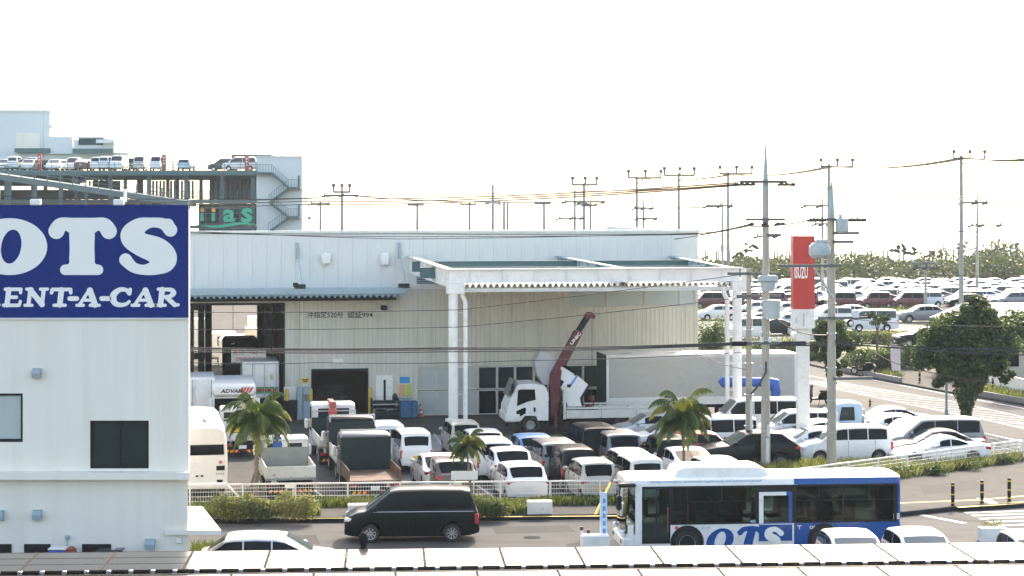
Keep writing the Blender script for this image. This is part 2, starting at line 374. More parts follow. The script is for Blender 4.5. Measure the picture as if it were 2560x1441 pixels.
up = [G(*p) for p in [(2000, 935), (2108, 958), (2249, 982), (2391, 1006), (2434, 1016), (2560, 1044), (2700, 1075)]]
lo = [G(*p) for p in [(2000, 953), (2118, 979), (2260, 1009), (2392, 1036), (2434, 1044), (2560, 1072), (2700, 1103)]]
strip('hatch_border', up, 0.13, 0.012); strip('hatch_border', lo, 0.15, 0.012)
hm = MB()
def along(poly, t):
    L = [(b-a).length for a, b in zip(poly[:-1], poly[1:])]; T = t*sum(L)
    for a, b, l in zip(poly[:-1], poly[1:], L):
        if T <= l: return a.lerp(b, T/l)
        T -= l
    return poly[-1]
N = 15
for i in range(-4, N):
    a = along(lo, max(0, min(1, i/N))); b = along(up, max(0, min(1, (i+4.8)/N)))
    if (b-a).length < 2.5: continue
    t = (b-a).normalized(); nn = Vector((-t.y, t.x, 0))*0.075
    hm.add([(a.x-nn.x, a.y-nn.y, .0125), (b.x-nn.x, b.y-nn.y, .0125), (b.x+nn.x, b.y+nn.y, .0125), (a.x+nn.x, a.y+nn.y, .0125)], [(0, 1, 2, 3)])
kind(hm.build('hatch_marking', 'line'), 'structure')
# main street markings
strip('lane_dash', [G(2302, 1288), G(2412, 1309)], 0.28, 0.010)
for i, (a, b, c, d) in enumerate([(2412, 1283, 2640, 1276), (2430, 1290, 2660, 1282), (2448, 1298, 2680, 1290), (2470, 1306, 2700, 1298), (2492, 1315, 2720, 1307), (2515, 1325, 2740, 1316)]):
    strip('crossing_bar', [G(a, b), G(c, d)], 0.30, 0.010)
strip('lane_edge_line', [G(-200, 1420), G(500, 1414), G(1500, 1400), G(2700, 1385)], 0.15, 0.010)
# parking bay lines behind the fence
for a, b in [((548, 1190), (602, 1248)), ((765, 1212), (812, 1245)), ((1195, 1216), (1245, 1250)), ((1418, 1218), (1450, 1240)), ((880, 1120), (900, 1180)), ((1085, 1085), (1110, 1120))]:
    strip('bay_line', [G(*a), G(*b)], 0.12, 0.006)
strip('tactile_line', [G(700, 1297, ZW), G(1560, 1290, ZW), G(2255, 1258, ZW), G(2450, 1250, ZW), G(2700, 1228, ZW)], 0.15, ZW+0.004, 'yline')
strip('tactile_band', [G(2392, 1268, ZW), G(2560, 1257, ZW), G(2700, 1247, ZW)], 0.40, ZW+0.006, 'yline')
strip('tactile_band', [G(2452, 1246, ZW), G(2492, 1262, ZW)], 0.40, ZW+0.005, 'yline')
for i, q in enumerate([[(560, 1345), (790, 1338), (800, 1362), (565, 1368)], [(1230, 1318), (1420, 1314), (1440, 1330), (1240, 1336)], [(2300, 1215), (2440, 1200), (2460, 1222), (2310, 1238)]]):
    sheet('asphalt_patch', [G(*r_, ZW if i == 2 else 0) for r_ in q], ZW+.003 if i == 2 else .007, mat('patch_asphalt', (.045, .045, .043), .9, spec=.2, var=.25, scale=.8))
for i, q in enumerate([[(830, 1120), (1010, 1112), (1030, 1135), (840, 1146)], [(1085, 1130), (1180, 1120), (1200, 1165), (1095, 1175)], [(1400, 1165), (1500, 1160), (1520, 1190), (1410, 1196)], [(2280, 1090), (2400, 1125), (2380, 1140), (2260, 1104)]]):
    sheet('asphalt_patch', [G(*r_) for r_ in q], .009, mat('patch_lot', (.055, .053, .048), .9, spec=.2, var=.3, scale=.7))
for px, py in ((1330, 1345), (640, 1330), (2270, 1325)):
    c_ = G(px, py); sheet('manhole_cover', [(c_.x+.32*math.cos(a*.5236), c_.y+.32*math.sin(a*.5236)) for a in range(12)], .012, mat('cast_iron', (.03, .03, .03), .9, spec=.05))
# workshop forecourt slabs and the lawns / yards behind
sheet('forecourt_slab', [G(*p) for p in [(1075, 1088), (1120, 1088), (1240, 1180), (1090, 1180)]], 0.004, 'concrete')
sheet('forecourt_lawn', [G(*p) for p in [(1225, 1090), (1720, 1080), (1720, 1092), (1225, 1103)]], 0.006, 'lawn')
sheet('yard_lawn', [G(*p) for p in [(1740, 772), (2330, 772), (2290, 806), (1740, 806)]], 0.004, 'lawn')
sheet('yard_lawn', [G(*p) for p in [(1740, 850), (2300, 842), (2330, 880), (1740, 890)]], 0.006, 'lawn')
sheet('car_yard', [G(*p) for p in [(1500, 771), (2900, 765), (2900, 700), (1500, 700)]], 0.004, 'palelot')
sheet('middle_yard', [G(*p) for p in [(1600, 850), (2600, 850), (2560, 806), (1700, 806)]], 0.003, 'palelot')

# ------------------------------------------------------------------ car library
SPEC = dict(
 hatch=dict(L=4.1, W=1.70, H=1.52, fo=.82, wb=2.6, hf=.80, cw=(1.02, 1.0), rf=1.78, rr=3.45, rg=(3.98, 1.04), deck=1.0, r=.30, tum=.20),
 compact=dict(L=3.9, W=1.69, H=1.50, fo=.80, wb=2.5, hf=.82, cw=(.95, 1.0), rf=1.65, rr=3.35, rg=(3.80, 1.02), deck=.98, r=.29, tum=.20),
 kei=dict(L=3.4, W=1.475, H=1.64, fo=.62, wb=2.46, hf=.90, cw=(.66, 1.04), rf=1.25, rr=3.10, rg=(3.34, 1.02), deck=.98, r=.27, tum=.12),
 keibox=dict(L=3.4, W=1.475, H=1.78, fo=.60, wb=2.46, hf=.96, cw=(.58, 1.10), rf=1.10, rr=3.22, rg=(3.36, 1.04), deck=1.0, r=.27, tum=.09),
 keivan=dict(L=3.4, W=1.475, H=1.88, fo=.60, wb=2.4, hf=.98, cw=(.35, 1.12), rf=.95, rr=3.25, rg=(3.37, 1.08), deck=1.04, r=.26, tum=.09),
 minivan=dict(L=4.7, W=1.73, H=1.84, fo=.90, wb=2.85, hf=.94, cw=(.72, 1.10), rf=1.62, rr=4.38, rg=(4.62, 1.12), deck=1.06, r=.32, tum=.13),
 wagon=dict(L=4.3, W=1.70, H=1.72, fo=.85, wb=2.74, hf=.90, cw=(.90, 1.08), rf=1.65, rr=3.98, rg=(4.22, 1.08), deck=1.02, r=.31, tum=.14),
 suv=dict(L=4.55, W=1.84, H=1.68, fo=.93, wb=2.7, hf=.98, cw=(1.32, 1.14), rf=2.1, rr=3.75, rg=(4.40, 1.18), deck=1.10, r=.36, tum=.22),
 sedan=dict(L=4.55, W=1.75, H=1.46, fo=.90, wb=2.7, hf=.74, cw=(1.28, .96), rf=2.05, rr=3.15, rg=(3.95, 1.02), deck=1.0, r=.31, tum=.24),
 coupe=dict(L=4.43, W=1.77, H=1.34, fo=.85, wb=2.7, hf=.64, cw=(1.45, .86), rf=2.15, rr=2.90, rg=(3.70, .97), deck=.95, r=.33, tum=.28),
 hiace=dict(L=4.7, W=1.70, H=1.98, fo=1.0, wb=2.57, hf=1.02, cw=(.50, 1.18), rf=1.15, rr=4.45, rg=(4.64, 1.18), deck=1.1, r=.32, tum=.11),
 prius=dict(L=4.5, W=1.76, H=1.49, fo=.90, wb=2.7, hf=.74, cw=(1.05, .95), rf=1.95, rr=3.3, rg=(4.30, 1.08), deck=1.06, r=.31, tum=.22),
 cross=dict(L=4.6, W=1.89, H=1.60, fo=.85, wb=3.0, hf=.88, cw=(1.05, 1.04), rf=1.95, rr=3.75, rg=(4.35, 1.10), deck=1.05, r=.36, tum=.22),
)
def lin(keys, x):
    if x <= keys[0][0]: return keys[0][1]
    for (a, b), (c, d) in zip(keys[:-1], keys[1:]):
        if x <= c: return b+(d-b)*(x-a)/max(c-a, 1e-6)
    return keys[-1][1]
class Car:
    def __init__(s, sp, arches=True):
        s.sp = sp; L, W, H = sp['L'], sp['W'], sp['H']; cw, rg = sp['cw'], sp['rg']
        s.top = [(0, sp['hf']-.22), (.05, sp['hf']-.08), (.18, sp['hf']), ((cw[0]*.6), (sp['hf']+cw[1]*1.5)/2.5+.02), cw, (sp['rf'], H-.07), (sp['rf']+.3, H-.02), ((sp['rf']+sp['rr'])/2, H), (sp['rr']-.25, H-.02), (sp['rr'], H-.06), rg, (max(L-.04, rg[0]+.02), sp['deck']), (L, sp['deck']-.14)]
        xs = {k[0] for k in s.top}; xs |= {.4, L-.12, L-.3, L-.6}
        s.wx = (sp['fo'], sp['fo']+sp['wb']); ra = sp['r']*1.18; s.ra = ra
        if arches:
            for c in s.wx: xs |= {c+ra*t for t in (-1.03, -1, -.86, -.5, 0, .5, .86, 1, 1.03)}
        s.arches = arches; s.xs = sorted(x for x in xs if 0 <= x <= L)
        s.rings = [s.ring(x) for x in s.xs]
    def ring(s, x):
        sp = s.sp; L, W, H = sp['L'], sp['W'], sp['H']; cw, rg = sp['cw'], sp['rg']
        zt = lin(s.top, x)
        zb = lin([cw, rg], x) if cw[0] <= x <= rg[0] else zt
        kf = lin([(0, .80), (.05, .86), (.18, .93), (.5, 1), (L-.5, 1), (L-.15, .965), (L-.04, .93), (L, .88)], x); w = W/2*kf
        zc = lin([(0, .26), (.3, .19), (L-.4, .19), (L, .30)], x); zs = zc+.03; wi = w-.26
        if s.arches:
            for c in s.wx:
                if abs(x-c) < s.ra*1.001: zs = max(zs, s.sp['r'] + math.sqrt(max(0, s.ra**2-(x-c)**2)))
        z4 = max(zs+.05, .40); z4 = min(z4, zb-.08); z5 = max(z4+.03, zb-.16); z5 = min(z5, zb-.05)
        t = min(1, max(0, (zt-zb)/.28))
        wr = w - sp['tum']*(zt-zb)*.9 - .03
        ng = [(w-.03, zt-.05), (w-.09, zt-.018), (w-.2, zt-.004), (w*.5, zt+.008), (0, zt+.012)]
        gg = [(w-.03, zb), (wr, zt-.075), (wr-.075, zt-.02), (wr*.5, zt+.006), (0, zt+.012)]
        up = [(a[0]+(b[0]-a[0])*t, a[1]+(b[1]-a[1])*t) for a, b in zip(ng, gg)]
        h = [(0, zc), (wi, zc), (wi, zs), (w-.045, zs), (w, z4), (w, z5)] + up
        return h
    def X(s, x): return s.sp['L']/2 - x
    def at(s, x):
        xs = s.xs
        for i in range(len(xs)-1):
            if xs[i] <= x <= xs[i+1]:
                t = (x-xs[i])/(xs[i+1]-xs[i]+1e-9)
                return [(a[0]+(b[0]-a[0])*t, a[1]+(b[1]-a[1])*t) for a, b in zip(s.rings[i], s.rings[i+1])]
        return s.rings[-1]
    def body(s, mb, m=0, md=1):
        nr = 11; v = []
        for x, h in zip(s.xs, s.rings):
            full = [(y, z) for y, z in h] + [(-y, z) for y, z in reversed(h[1:-1])]
            v += [(s.X(x), y, z) for y, z in full]
        N = 2*nr-2; f = []; mi = []
        for i in range(len(s.xs)-1):
            for k in range(N):
                f.append((i*N+k, i*N+(k+1) % N, (i+1)*N+(k+1) % N, (i+1)*N+k)); mi.append(md if (k < 3 or k >= N-3) else m)
        f.append(tuple(range(N))[::-1]); mi.append(m); e = (len(s.xs)-1)*N; f.append(tuple(range(e, e+N))); mi.append(m)
        b = len(mb.v); mb.v += v; mb.f += [tuple(j+b for j in q) for q in f]; mb.m += mi
    def side_panel(s, mb, x0, x1, sg, v0=.07, v1=.93, off=.007, m=0):
        xx = sorted({x0, x1, *[x for x in s.xs if x0 < x < x1]}); a = []
        for x in xx:
            h = s.at(x); p, q = h[6], h[7]
            dy, dz = q[0]-p[0], q[1]-p[1]; l = math.hypot(dy, dz)+1e-6; ny, nz = dz/l, -dy/l
            for t in (v0, v1): a.append((s.X(x), sg*(p[0]+dy*t+ny*off), p[1]+dz*t+nz*off))
        f = [(2*i, 2*i+2, 2*i+3, 2*i+1) for i in range(len(xx)-1)]
        if sg < 0: f = [q[::-1] for q in f]
        mb.add(a, [q[::-1] for q in f], m)
    def cross_panel(s, mb, x0, x1, k=.94, off=.008, m=0):
        xx = sorted({x0, x1, *[x for x in s.xs if x0 < x < x1]}); rows = []
        for x in xx:
            h = s.at(x); pts = [h[8], h[9], h[10]]
            row = [(y*k, z) for y, z in pts] + [(-y*k, z) for y, z in reversed(pts[:-1])]
            rows.append([(s.X(x), y, z) for y, z in row])
        a = Vector(rows[0][2]); b = Vector(rows[-1][2]); d = (b-a).normalized(); n = Vector((-d.z, 0, d.x)); n = n if n.z > 0 else -n
        v = [tuple(Vector(p)+n*off) for r in rows for p in r]; f = []
        for i in range(len(rows)-1):
            for j in range(4): f.append((i*5+j, i*5+j+1, (i+1)*5+j+1, (i+1)*5+j))
        mb.add(v, [q[::-1] for q in f], m)
CARM = {}
def wheel_mesh(r, w=.20):
    k = ('wheel', r)
    if k in CARM: return CARM[k]
    t = MB(); t.lathe([(r*.62, -w/2), (r*.93, -w/2), (r, -w*.32), (r, w*.32), (r*.93, w/2), (r*.62, w/2), (r*.60, w*.1), (r*.60, -w*.1), (r*.62, -w/2)], 18)
    rm = MB(); rm.lathe([(r*.64, w*.44), (r*.60, w*.47), (r*.56, w*.36), (r*.2, w*.28), (0.001, w*.30)], 18, 1)
    for i in range(9):
        X = Matrix.Rotation(2*math.pi*i/9, 4, 'Y'); rm.box(.02, r*.6, w*.30, w*.46, -.022, .022, 0, X)
    rm.lathe([(r*.65, w*.40), (r*.65, w*.49), (r*.57, w*.47), (r*.56, w*.36)], 18, 0); rm.lathe([(.075, w*.3), (.07, w*.49), (.001, w*.5)], 10, 0)
    CARM[k] = (t.mesh('tyre', 'rubber', 40), rm.mesh('rim', ['alloy', 'dark'], 35)); return CARM[k]
def car_parts(key):
    if key in CARM: return CARM[key]
    sp = SPEC[key]; c = Car(sp); L, W = sp['L'], sp['W']; out = []
    b = MB(); c.body(b); out.append(('body', b.mesh(key+'_body', [None or M_['white'], M_['dark']], 38), 'P'))
    cw, rg, rf, rr = sp['cw'][0], sp['rg'][0], sp['rf'], sp['rr']
    m = MB(); c.cross_panel(m, cw+.06, rf-.03, .985); out.append(('windshield', m.mesh(key+'_ws', 'wsglass', 40), None))
    m = MB(); c.cross_panel(m, rr+.03, rg-.03, .95); out.append(('rear_window', m.mesh(key+'_rw', 'glass', 40), None))
    x0 = cw+(rf-cw)*.45; x1 = rg-.22 if rg-rr < .4 else rg-(rg-rr)*.45
    n = 3 if L > 4.2 and key != 'coupe' and key != 'sedan' else 2
    cuts = [x0+(x1-x0)*i/n for i in range(n+1)]
    for sg in (1, -1):
        for i in range(n):
            m = MB(); c.side_panel(m, cuts[i]+.025, cuts[i+1]-.025, sg); out.append(('side_window', m.mesh(key+'_sw', 'glass', 40), None))
        zb = lin([sp['cw'], sp['rg']], x0)
        y = W/2
        m = MB(); m.rbox(c.X(x0)-.02, c.X(x0)+.14, sg*(y-.02), sg*(y+.17), zb+.0, zb+.15, .04); out.append(('mirror', m.mesh(key+'_mir', 'dark', 40), 'P'))
        m = MB(); h = c.at(.16); z = sp['hf']-.13
        m.rbox(c.X(.34), c.X(.03), sg*(W/2-.38), sg*(W/2-.055), z-.07, z+.07, .035); out.append(('headlight', m.mesh(key+'_hl', 'head', 40), None))
        m = MB(); tall = sp['H'] > 1.7
        if tall: m.rbox(c.X(L-.015), c.X(L-.16), sg*(W/2-.17), sg*(W/2-.012), .62, 1.0, .03)
        else: m.rbox(c.X(L-.01), c.X(L-.28), sg*(W/2-.36), sg*(W/2-.022), sp['deck']-.20, sp['deck']-.05, .03)
        out.append(('tail_light', m.mesh(key+'_tl', 'tail', 40), None))
        for i in range(2):
            xx = c.X(cuts[min(i+1, n)]+.08 if i == 0 else cuts[min(i+1, n)]-.16); m = MB(); m.rbox(xx-.09, xx+.09, sg*(W/2-.02), sg*(W/2+.02), zb-.17, zb-.13, .012); out.append(('door_handle', m.mesh(key+'_dh', 'white', 40), 'P'))
        m = MB()
        for xx in (c.wx[0]+c.ra+.14, cuts[1], c.wx[1]-c.ra*.5 if n > 2 else cuts[1]+.9):
            m.box(c.X(xx)-.006, c.X(xx)+.006, sg*(W/2-.03), sg*(W/2+.003), .36, zb-.02)
        out.append(('door_seam', m.mesh(key+'_ds', 'dark'), None))
    m = MB(); m.rbox(c.X(.02)-.03, c.X(.02)+.02, -W*.28, W*.28, sp['hf']-.34, sp['hf']-.22, .02); out.append(('grille', m.mesh(key+'_gr', 'black', 40), None))
    m = MB(); m.rbox(-L/2-.012, -L/2+.05, -.17, .17, sp['deck']-.42, sp['deck']-.25, .01); out.append(('number_plate', m.mesh(key+'_pl', 'plate'), 'N'))
    m = MB(); m.rbox(L/2-.02, L/2+.02, -.17, .17, .40, .56, .01); out.append(('number_plate', m.mesh(key+'_pf', 'plate'), 'N'))
    m = MB(); m.rbox(-L/2-.02, -L/2+.09, -W*.40, W*.40, .34, .50, .04); out.append(('bumper', m.mesh(key+'_rb', 'white', 40), 'P'))
    CARM[key] = (out, c); return CARM[key]
def set_mat(o, i, m):
    o.material_slots[i].link = 'OBJECT'; o.material_slots[i].material = mm(m)
PAINT = dict(white=paint('white', (.80, .79, .74)), pearl=paint('pearl', (.74, .74, .71)), silver=paint('silver', (.46, .48, .49), .3, .5), grey=paint('grey', (.20, .21, .21), .3, .4),
 black=mat('paint_black', (.002, .006, .0075), .24, spec=.14, coat=.03, var=.1), darkgreen=mat('paint_dark_teal', (.004, .010, .012), .25, spec=.16, coat=.04, var=.1), navy=paint('navy', (.015, .022, .05)), red=paint('red', (.33, .025, .03)), maroon=paint('maroon', (.13, .028, .034)),
 beige=paint('beige', (.52, .49, .41)), brown=paint('brown', (.09, .065, .055)), sky=paint('sky_blue', (.42, .56, .66)), blue=paint('blue', (.09, .22, .42)), olive=paint('dark_olive', (.05, .05, .042)))
def car(key, col, loc, head, label, cat='car', group=None, yellow=False, name='parked_car', skip=(), wheels=True):
    parts, c = car_parts(key)
    t = thing(name, label, cat, loc, head, group)
    for nm, me, how in parts:
        if nm in skip: continue
        o = add(nm, me, t)
        if how == 'P': set_mat(o, 0, PAINT[col])
        if how == 'N' and yellow: set_mat(o, 0, 'yplate')
    if wheels:
        ty, rm = wheel_mesh(c.sp['r'])
        for wx in c.wx:
            for sg in (1, -1):
                w = add('wheel', ty, t, (c.X(wx), sg*(c.sp['W']/2-.115), c.sp['r']), 0 if sg > 0 else math.pi)
                add('rim', rm, w)
    return t
def far_mesh(key):
    k = ('far', key)
    if k in CARM: return CARM[k]
    sp = SPEC[key]; c = Car(sp); mb = MB(); c.body(mb, 0, 1); cw, rg, rf, rr = sp['cw'][0], sp['rg'][0], sp['rf'], sp['rr']
    c.cross_panel(mb, cw+.06, rf-.03, .97, m=2); c.cross_panel(mb, rr+.03, rg-.03, .94, m=2)
    x0 = cw+(rf-cw)*.45; x1 = rg-.22 if rg-rr < .4 else rg-(rg-rr)*.45
    for sg in (1, -1):
        c.side_panel(mb, x0, (x0+x1)/2-.03, sg, m=2); c.side_panel(mb, (x0+x1)/2+.03, x1, sg, m=2)
        W = sp['W']; z = sp['hf']-.13
        mb.rbox(c.X(.34), c.X(.03), sg*(W/2-.38), sg*(W/2-.055), z-.07, z+.07, .03, 4)
        mb.rbox(c.X(sp['L']-.01), c.X(sp['L']-.2), sg*(W/2-.3), sg*(W/2-.02), sp['deck']-.25, sp['deck']-.05, .03, 5)
        for wx in c.wx:
            X = Matrix.Translation((c.X(wx), sg*(W/2-.1), sp['r'])); mb.lathe([(sp['r']*.6, -.1), (sp['r'], -.1), (sp['r'], .1), (sp['r']*.6, .1)], 12, 1, X)
            mb.lathe([(sp['r']*.62, sg*.09), (.001, sg*.07)], 12, 3, X)
    mb.rbox(-sp['L']/2-.01, -sp['L']/2+.05, -.17, .17, sp['deck']-.42, sp['deck']-.25, .01, 6); mb.rbox(sp['L']/2-.02, sp['L']/2+.02, -.17, .17, .40, .56, .01, 6)
    CARM[k] = mb.mesh('far_'+key, ['white', 'dark', 'glass2', 'alloy', 'head', 'tail', 'plate'], 38); return CARM[k]
def far_car(key, col, loc, head, label, group, name='distant_car', cat='car'):
    o = add(name, far_mesh(key), None, loc, head); set_mat(o, 0, PAINT[col]); return tag(o, label, cat, group)
# ------------------------------------------------------------------ rental office with the blue sign (left)
fo = FR(472, F/85, 0)
office = thing('rental_office', 'white stucco office building with big blue sign panel across its top', 'building', fo.loc())
def orect(x0, y0, x1, y1, ly=0.0): return fo.rect(x0, y0, x1, y1, ly)
wn = [orect(225, 1052, 372, 1172), orect(-90, 984, 57, 1106)]
ztop = fo.xz(0, 513)[1]; zl0 = fo.xz(0, 1196)[1]; zl1 = fo.xz(0, 1178)[1]
mb = MB(); XL = -15.0
wall_grid(mb, XL, 0, zl1, ztop-.12, [w for w in wn], 0, .22)
SK = -.21                                                     # the plan is a parallelogram: its depth follows the street grid
def skew(x0, x1, y0, y1): return [(x0+SK*y0, y0), (x1+SK*y0, y0), (x1+SK*y1, y1), (x0+SK*y1, y1)]
mb.prism(skew(-.22, 0.0, .222, 13), zl1, ztop-.12, ax='z'); mb.prism(skew(XL, XL+.22, .222, 13), zl1, ztop-.12, ax='z'); mb.prism(skew(XL+.222, -.222, 12.8, 13), zl1, ztop-.12, ax='z')
mb.build('upper_wall', 'wallw', office)
mb = MB(); mb.prism(skew(XL+.22, -.22, .222, 12.8), ztop-.6, ztop-.3, ax='z'); mb.build('roof_slab', 'concrete', office)
mb = MB(); mb.prism(skew(XL, -.02, .06, 13), 0, zl0, ax='z'); mb.build('lower_wall', 'wallw', office)
mb = MB(); mb.prism(skew(XL, .07-.07, -.35, 13.0), zl0, zl1, ax='z'); mb.build('ledge', 'wallw', office)
x0, x1, z0, z1 = orect(-300, 513, 472, 795, -.07)
mb = MB(); mb.box(XL, .0, -.07, -.003, z0, z1); sgn = mb.build('sign_panel', 'signblue', office)
mb = MB(); mb.box(XL, .005, -.075, .0, z0-.045, z0-.002); mb.build('sign_trim', 'white', office)
for (a, b, c, d), pale in zip(wn, (0, 1)):
    mb = MB(); wall_grid(mb, a, b, c, d, [(a+.07, b-.07, c+.09, d-.07)], .05, .16); w_ = mb.build('window', 'black', office)
    mid = (a+b)/2
    for i, (p, q) in enumerate(((a+.07, mid+.02), (mid-.02, b-.07))):
        mb = MB(); mb.box(p, q, .09+.02*i, .10+.02*i, c+.09, d-.07); mb.build('pane', 'frost' if pale else 'glass2', w_)
        mb = MB(); mb.box(q-.05 if i == 0 else p, q if i == 0 else p+.05, .07+.025*i, .115+.02*i, c+.09, d-.07); mb.build('sash', 'black', w_)
for px, py, m, w in ((93, 934, 'steel', .15), (93, 1289, 'steelp', .16), (-2, 1290, 'steelp', .16), (375, 1362, 'steelp', .17)):
    x, z = fo.xz(px, py, -.02); mb = MB(); y0 = .05 if py > 1200 else -.01
    mb.prism([(y0, z-.14), (y0-.2, z-.12), (y0-.22, z+.02), (y0-.14, z+.13), (y0, z+.16)], x-w*.8, x+w*.8, ax='x'); mb.build('vent_hood', m, office)
x, z = fo.xz(168, 1344); mb = MB(); mb.rbox(x-.06, x+.06, -.06, .06, z-.06, z+.06, .02); mb.cyl((x-.01, .02, z), (x-.01, .02, .5), .015, n=6); mb.build('conduit_box', 'steelp', office)
x, z = fo.xz(447, 1352); mb = MB(); mb.rbox(x-.08, x+.08, -.04, .06, z-.08, z+.08, .02); mb.build('junction_box', 'white', office)
for px0, px1 in ((-60, 28), (60, 126), (205, 277)):
    a, b, c, d = orect(px0, 1361, px1, 1460, .02); mb = MB(); mb.box(a, b, .02, .07, c, d); mb.build('low_window', 'black', office)
for px, post in ((90, 0), (298, 1)):
    x, z = fo.xz(px, 505, -.4); mb = MB(); mb.rbox(x-.15, x+.15, -.55, -.30, z-.10, z+.08, .03); mb.box(x-.02, x+.02, -.32, .2, z+.0, z+.03)
    if post: mb.box(x+.05, x+.13, -.02, .06, z, z+.38)
    mb.build('sign_lamp', 'white', office)
# sign letters built from variable-width strokes, each in its own layer
def stroke(mb, pts, y, res=1, closed=False):
    """pts: (x, z, halfwidth); smooth Catmull-Rom ribbon with round ends"""
    P = [Vector((p[0], p[1], p[2])) for p in pts]; Q = []
    for i in range(len(P)-1):
        a = P[max(i-1, 0)]; b = P[i]; c = P[i+1]; d = P[min(i+2, len(P)-1)]
        for k in range(8):
            t = k/8; Q.append(.5*((2*b)+(c-a)*t+(2*a-5*b+4*c-d)*t*t+(3*b-3*c+d-a)*t**3))
    Q.append(P[-1]); L_, R_ = [], []
    for i, q in enumerate(Q):
        t = Q[min(i+1, len(Q)-1)]-Q[max(i-1, 0)]; t = Vector((t.x, t.y)).normalized(); n = Vector((-t.y, t.x))
        L_.append(Vector((q.x, q.y))+n*q.z); R_.append(Vector((q.x, q.y))-n*q.z)
    def cap(q, t, n, sg): return [Vector((q.x, q.y)) + (n*math.cos(a)+t*math.sin(a)*sg)*q.z for a in (.4, .8, 1.2, 1.57, 1.94, 2.34, 2.74)]
    def tn(a, b):
        t = Vector((b.x-a.x, b.y-a.y)).normalized(); return t, Vector((-t.y, t.x))
    v = []; f = []
    for a, b in zip(L_, R_): v += [(a.x, y, a.y), (b.x, y, b.y)]
    f = [(2*i, 2*i+1, 2*i+3, 2*i+2) for i in range(len(Q)-1)]
    for q, (t, n), sg in ((Q[0], tn(Q[0], Q[1]), -1), (Q[-1], tn(Q[-2], Q[-1]), 1)):
        pts_ = [Vector((q.x, q.y))+n*q.z]+cap(q, t, n, sg)+[Vector((q.x, q.y))-n*q.z]; b0 = len(v)
        v += [(p.x, y, p.y) for p in pts_]; f.append(tuple(range(b0, b0+len(pts_))))
    mb.add(v, f)
def ring_letter(mb, cx, cz, rx, rz, ix, iz, y, tilt=0.0, ox=0.0, n=48, sh=0.0):
    v = []
    for i in range(n):
        a = 2*math.pi*i/n; v.append((cx+rx*math.cos(a)+sh*rz*math.sin(a), y, cz+rz*math.sin(a)))
        bx, bz = ix*math.cos(a), iz*math.sin(a); v.append((cx+ox+bx*math.cos(tilt)-bz*math.sin(tilt), y, cz+bx*math.sin(tilt)+bz*math.cos(tilt)))
    f = [(2*i, 2*i+1, (2*i+3) % (2*n), (2*i+2) % (2*n)) for i in range(n)]; mb.add(v, f)
def oz(px, py): return fo.xz(px, py, -.08)
pxm = 1/85
def sample(pts, k=6):
    P = [Vector(q) for q in pts]; Q = []
    for i in range(len(P)-1):
        a = P[max(i-1, 0)]; b = P[i]; c = P[i+1]; d = P[min(i+2, len(P)-1)]
        for j in range(k): t = j/k; Q.append(.5*((2*b)+(c-a)*t+(2*a-5*b+4*c-d)*t*t+(3*b-3*c+d-a)*t**3))
    return Q+[P[-1]]
def sdf_letter(mb, strokes, fn, y, cell):
    """union of round-ended strokes ((px, py, half width) points), meshed cell by cell with clipped outline cells"""
    seg = []
    for s_ in strokes:
        q = sample(s_, 6 if len(s_) > 2 else 1); seg += list(zip(q[:-1], q[1:]))
    x0 = min(min(a.x-a.z, b.x-b.z) for a, b in seg)-cell; x1 = max(max(a.x+a.z, b.x+b.z) for a, b in seg)+cell
    y0 = min(min(a.y-a.z, b.y-b.z) for a, b in seg)-cell; y1 = max(max(a.y+a.z, b.y+b.z) for a, b in seg)+cell
    nx = int((x1-x0)/cell)+2; ny = int((y1-y0)/cell)+2; D = [[9.0]*nx for _ in range(ny)]
    for a, b in seg:
        dx, dy = b.x-a.x, b.y-a.y; l2 = dx*dx+dy*dy+1e-9; R_ = max(a.z, b.z)+2*cell
        i0 = max(0, int((min(a.x, b.x)-R_-x0)/cell)); i1 = min(nx, int((max(a.x, b.x)+R_-x0)/cell)+2); j0 = max(0, int((min(a.y, b.y)-R_-y0)/cell)); j1 = min(ny, int((max(a.y, b.y)+R_-y0)/cell)+2)
        for j in range(j0, j1):
            row = D[j]; qy = y0+j*cell-a.y
            for i in range(i0, i1):
                qx = x0+i*cell-a.x; t = (qx*dx+qy*dy)/l2; t = 0 if t < 0 else 1 if t > 1 else t
                v = math.hypot(qx-dx*t, qy-dy*t)-(a.z+(b.z-a.z)*t)
                if v < row[i]: row[i] = v
    V = {}; vv = []; ff = []
    def vid(key, px, py):
        if key not in V: V[key] = len(vv); x, z = fn(px, py); vv.append((x, y, z))
        return V[key]
    for j in range(ny-1):
        for i in range(nx-1):
            c = [(i, j), (i+1, j), (i+1, j+1), (i, j+1)]; d = [D[q][p_] for p_, q in c]
            if min(d) >= 0: continue
            poly = []
            for k in range(4):
                (ia, ja), (ib, jb) = c[k], c[(k+1) % 4]; da, db = d[k], d[(k+1) % 4]
                if da < 0: poly.append(vid((ia, ja), x0+ia*cell, y0+ja*cell))
                if (da < 0) != (db < 0):
                    t = da/(da-db); key = tuple(sorted(((ia, ja), (ib, jb)))); poly.append(vid(key, x0+(ia+(ib-ia)*t)*cell, y0+(ja+(jb-ja)*t)*cell))
            if len(poly) > 2: ff.append(tuple(poly))
    mb.add(vv, ff)
def letter_obj(strokes, name='letter', m='letter', parent=None, y0=-.080, cell=2.6):
    mb = MB(); sdf_letter(mb, strokes, oz, y0, cell); return mb.build(name, m, parent or sgn)
mb = MB(); cx, cz = oz(24, 617); ring_letter(mb, cx, cz, 94*pxm, 71*pxm, 25*pxm, 43*pxm, -.081, tilt=-.18, ox=4*pxm); mb.build('letter', 'letter', sgn)
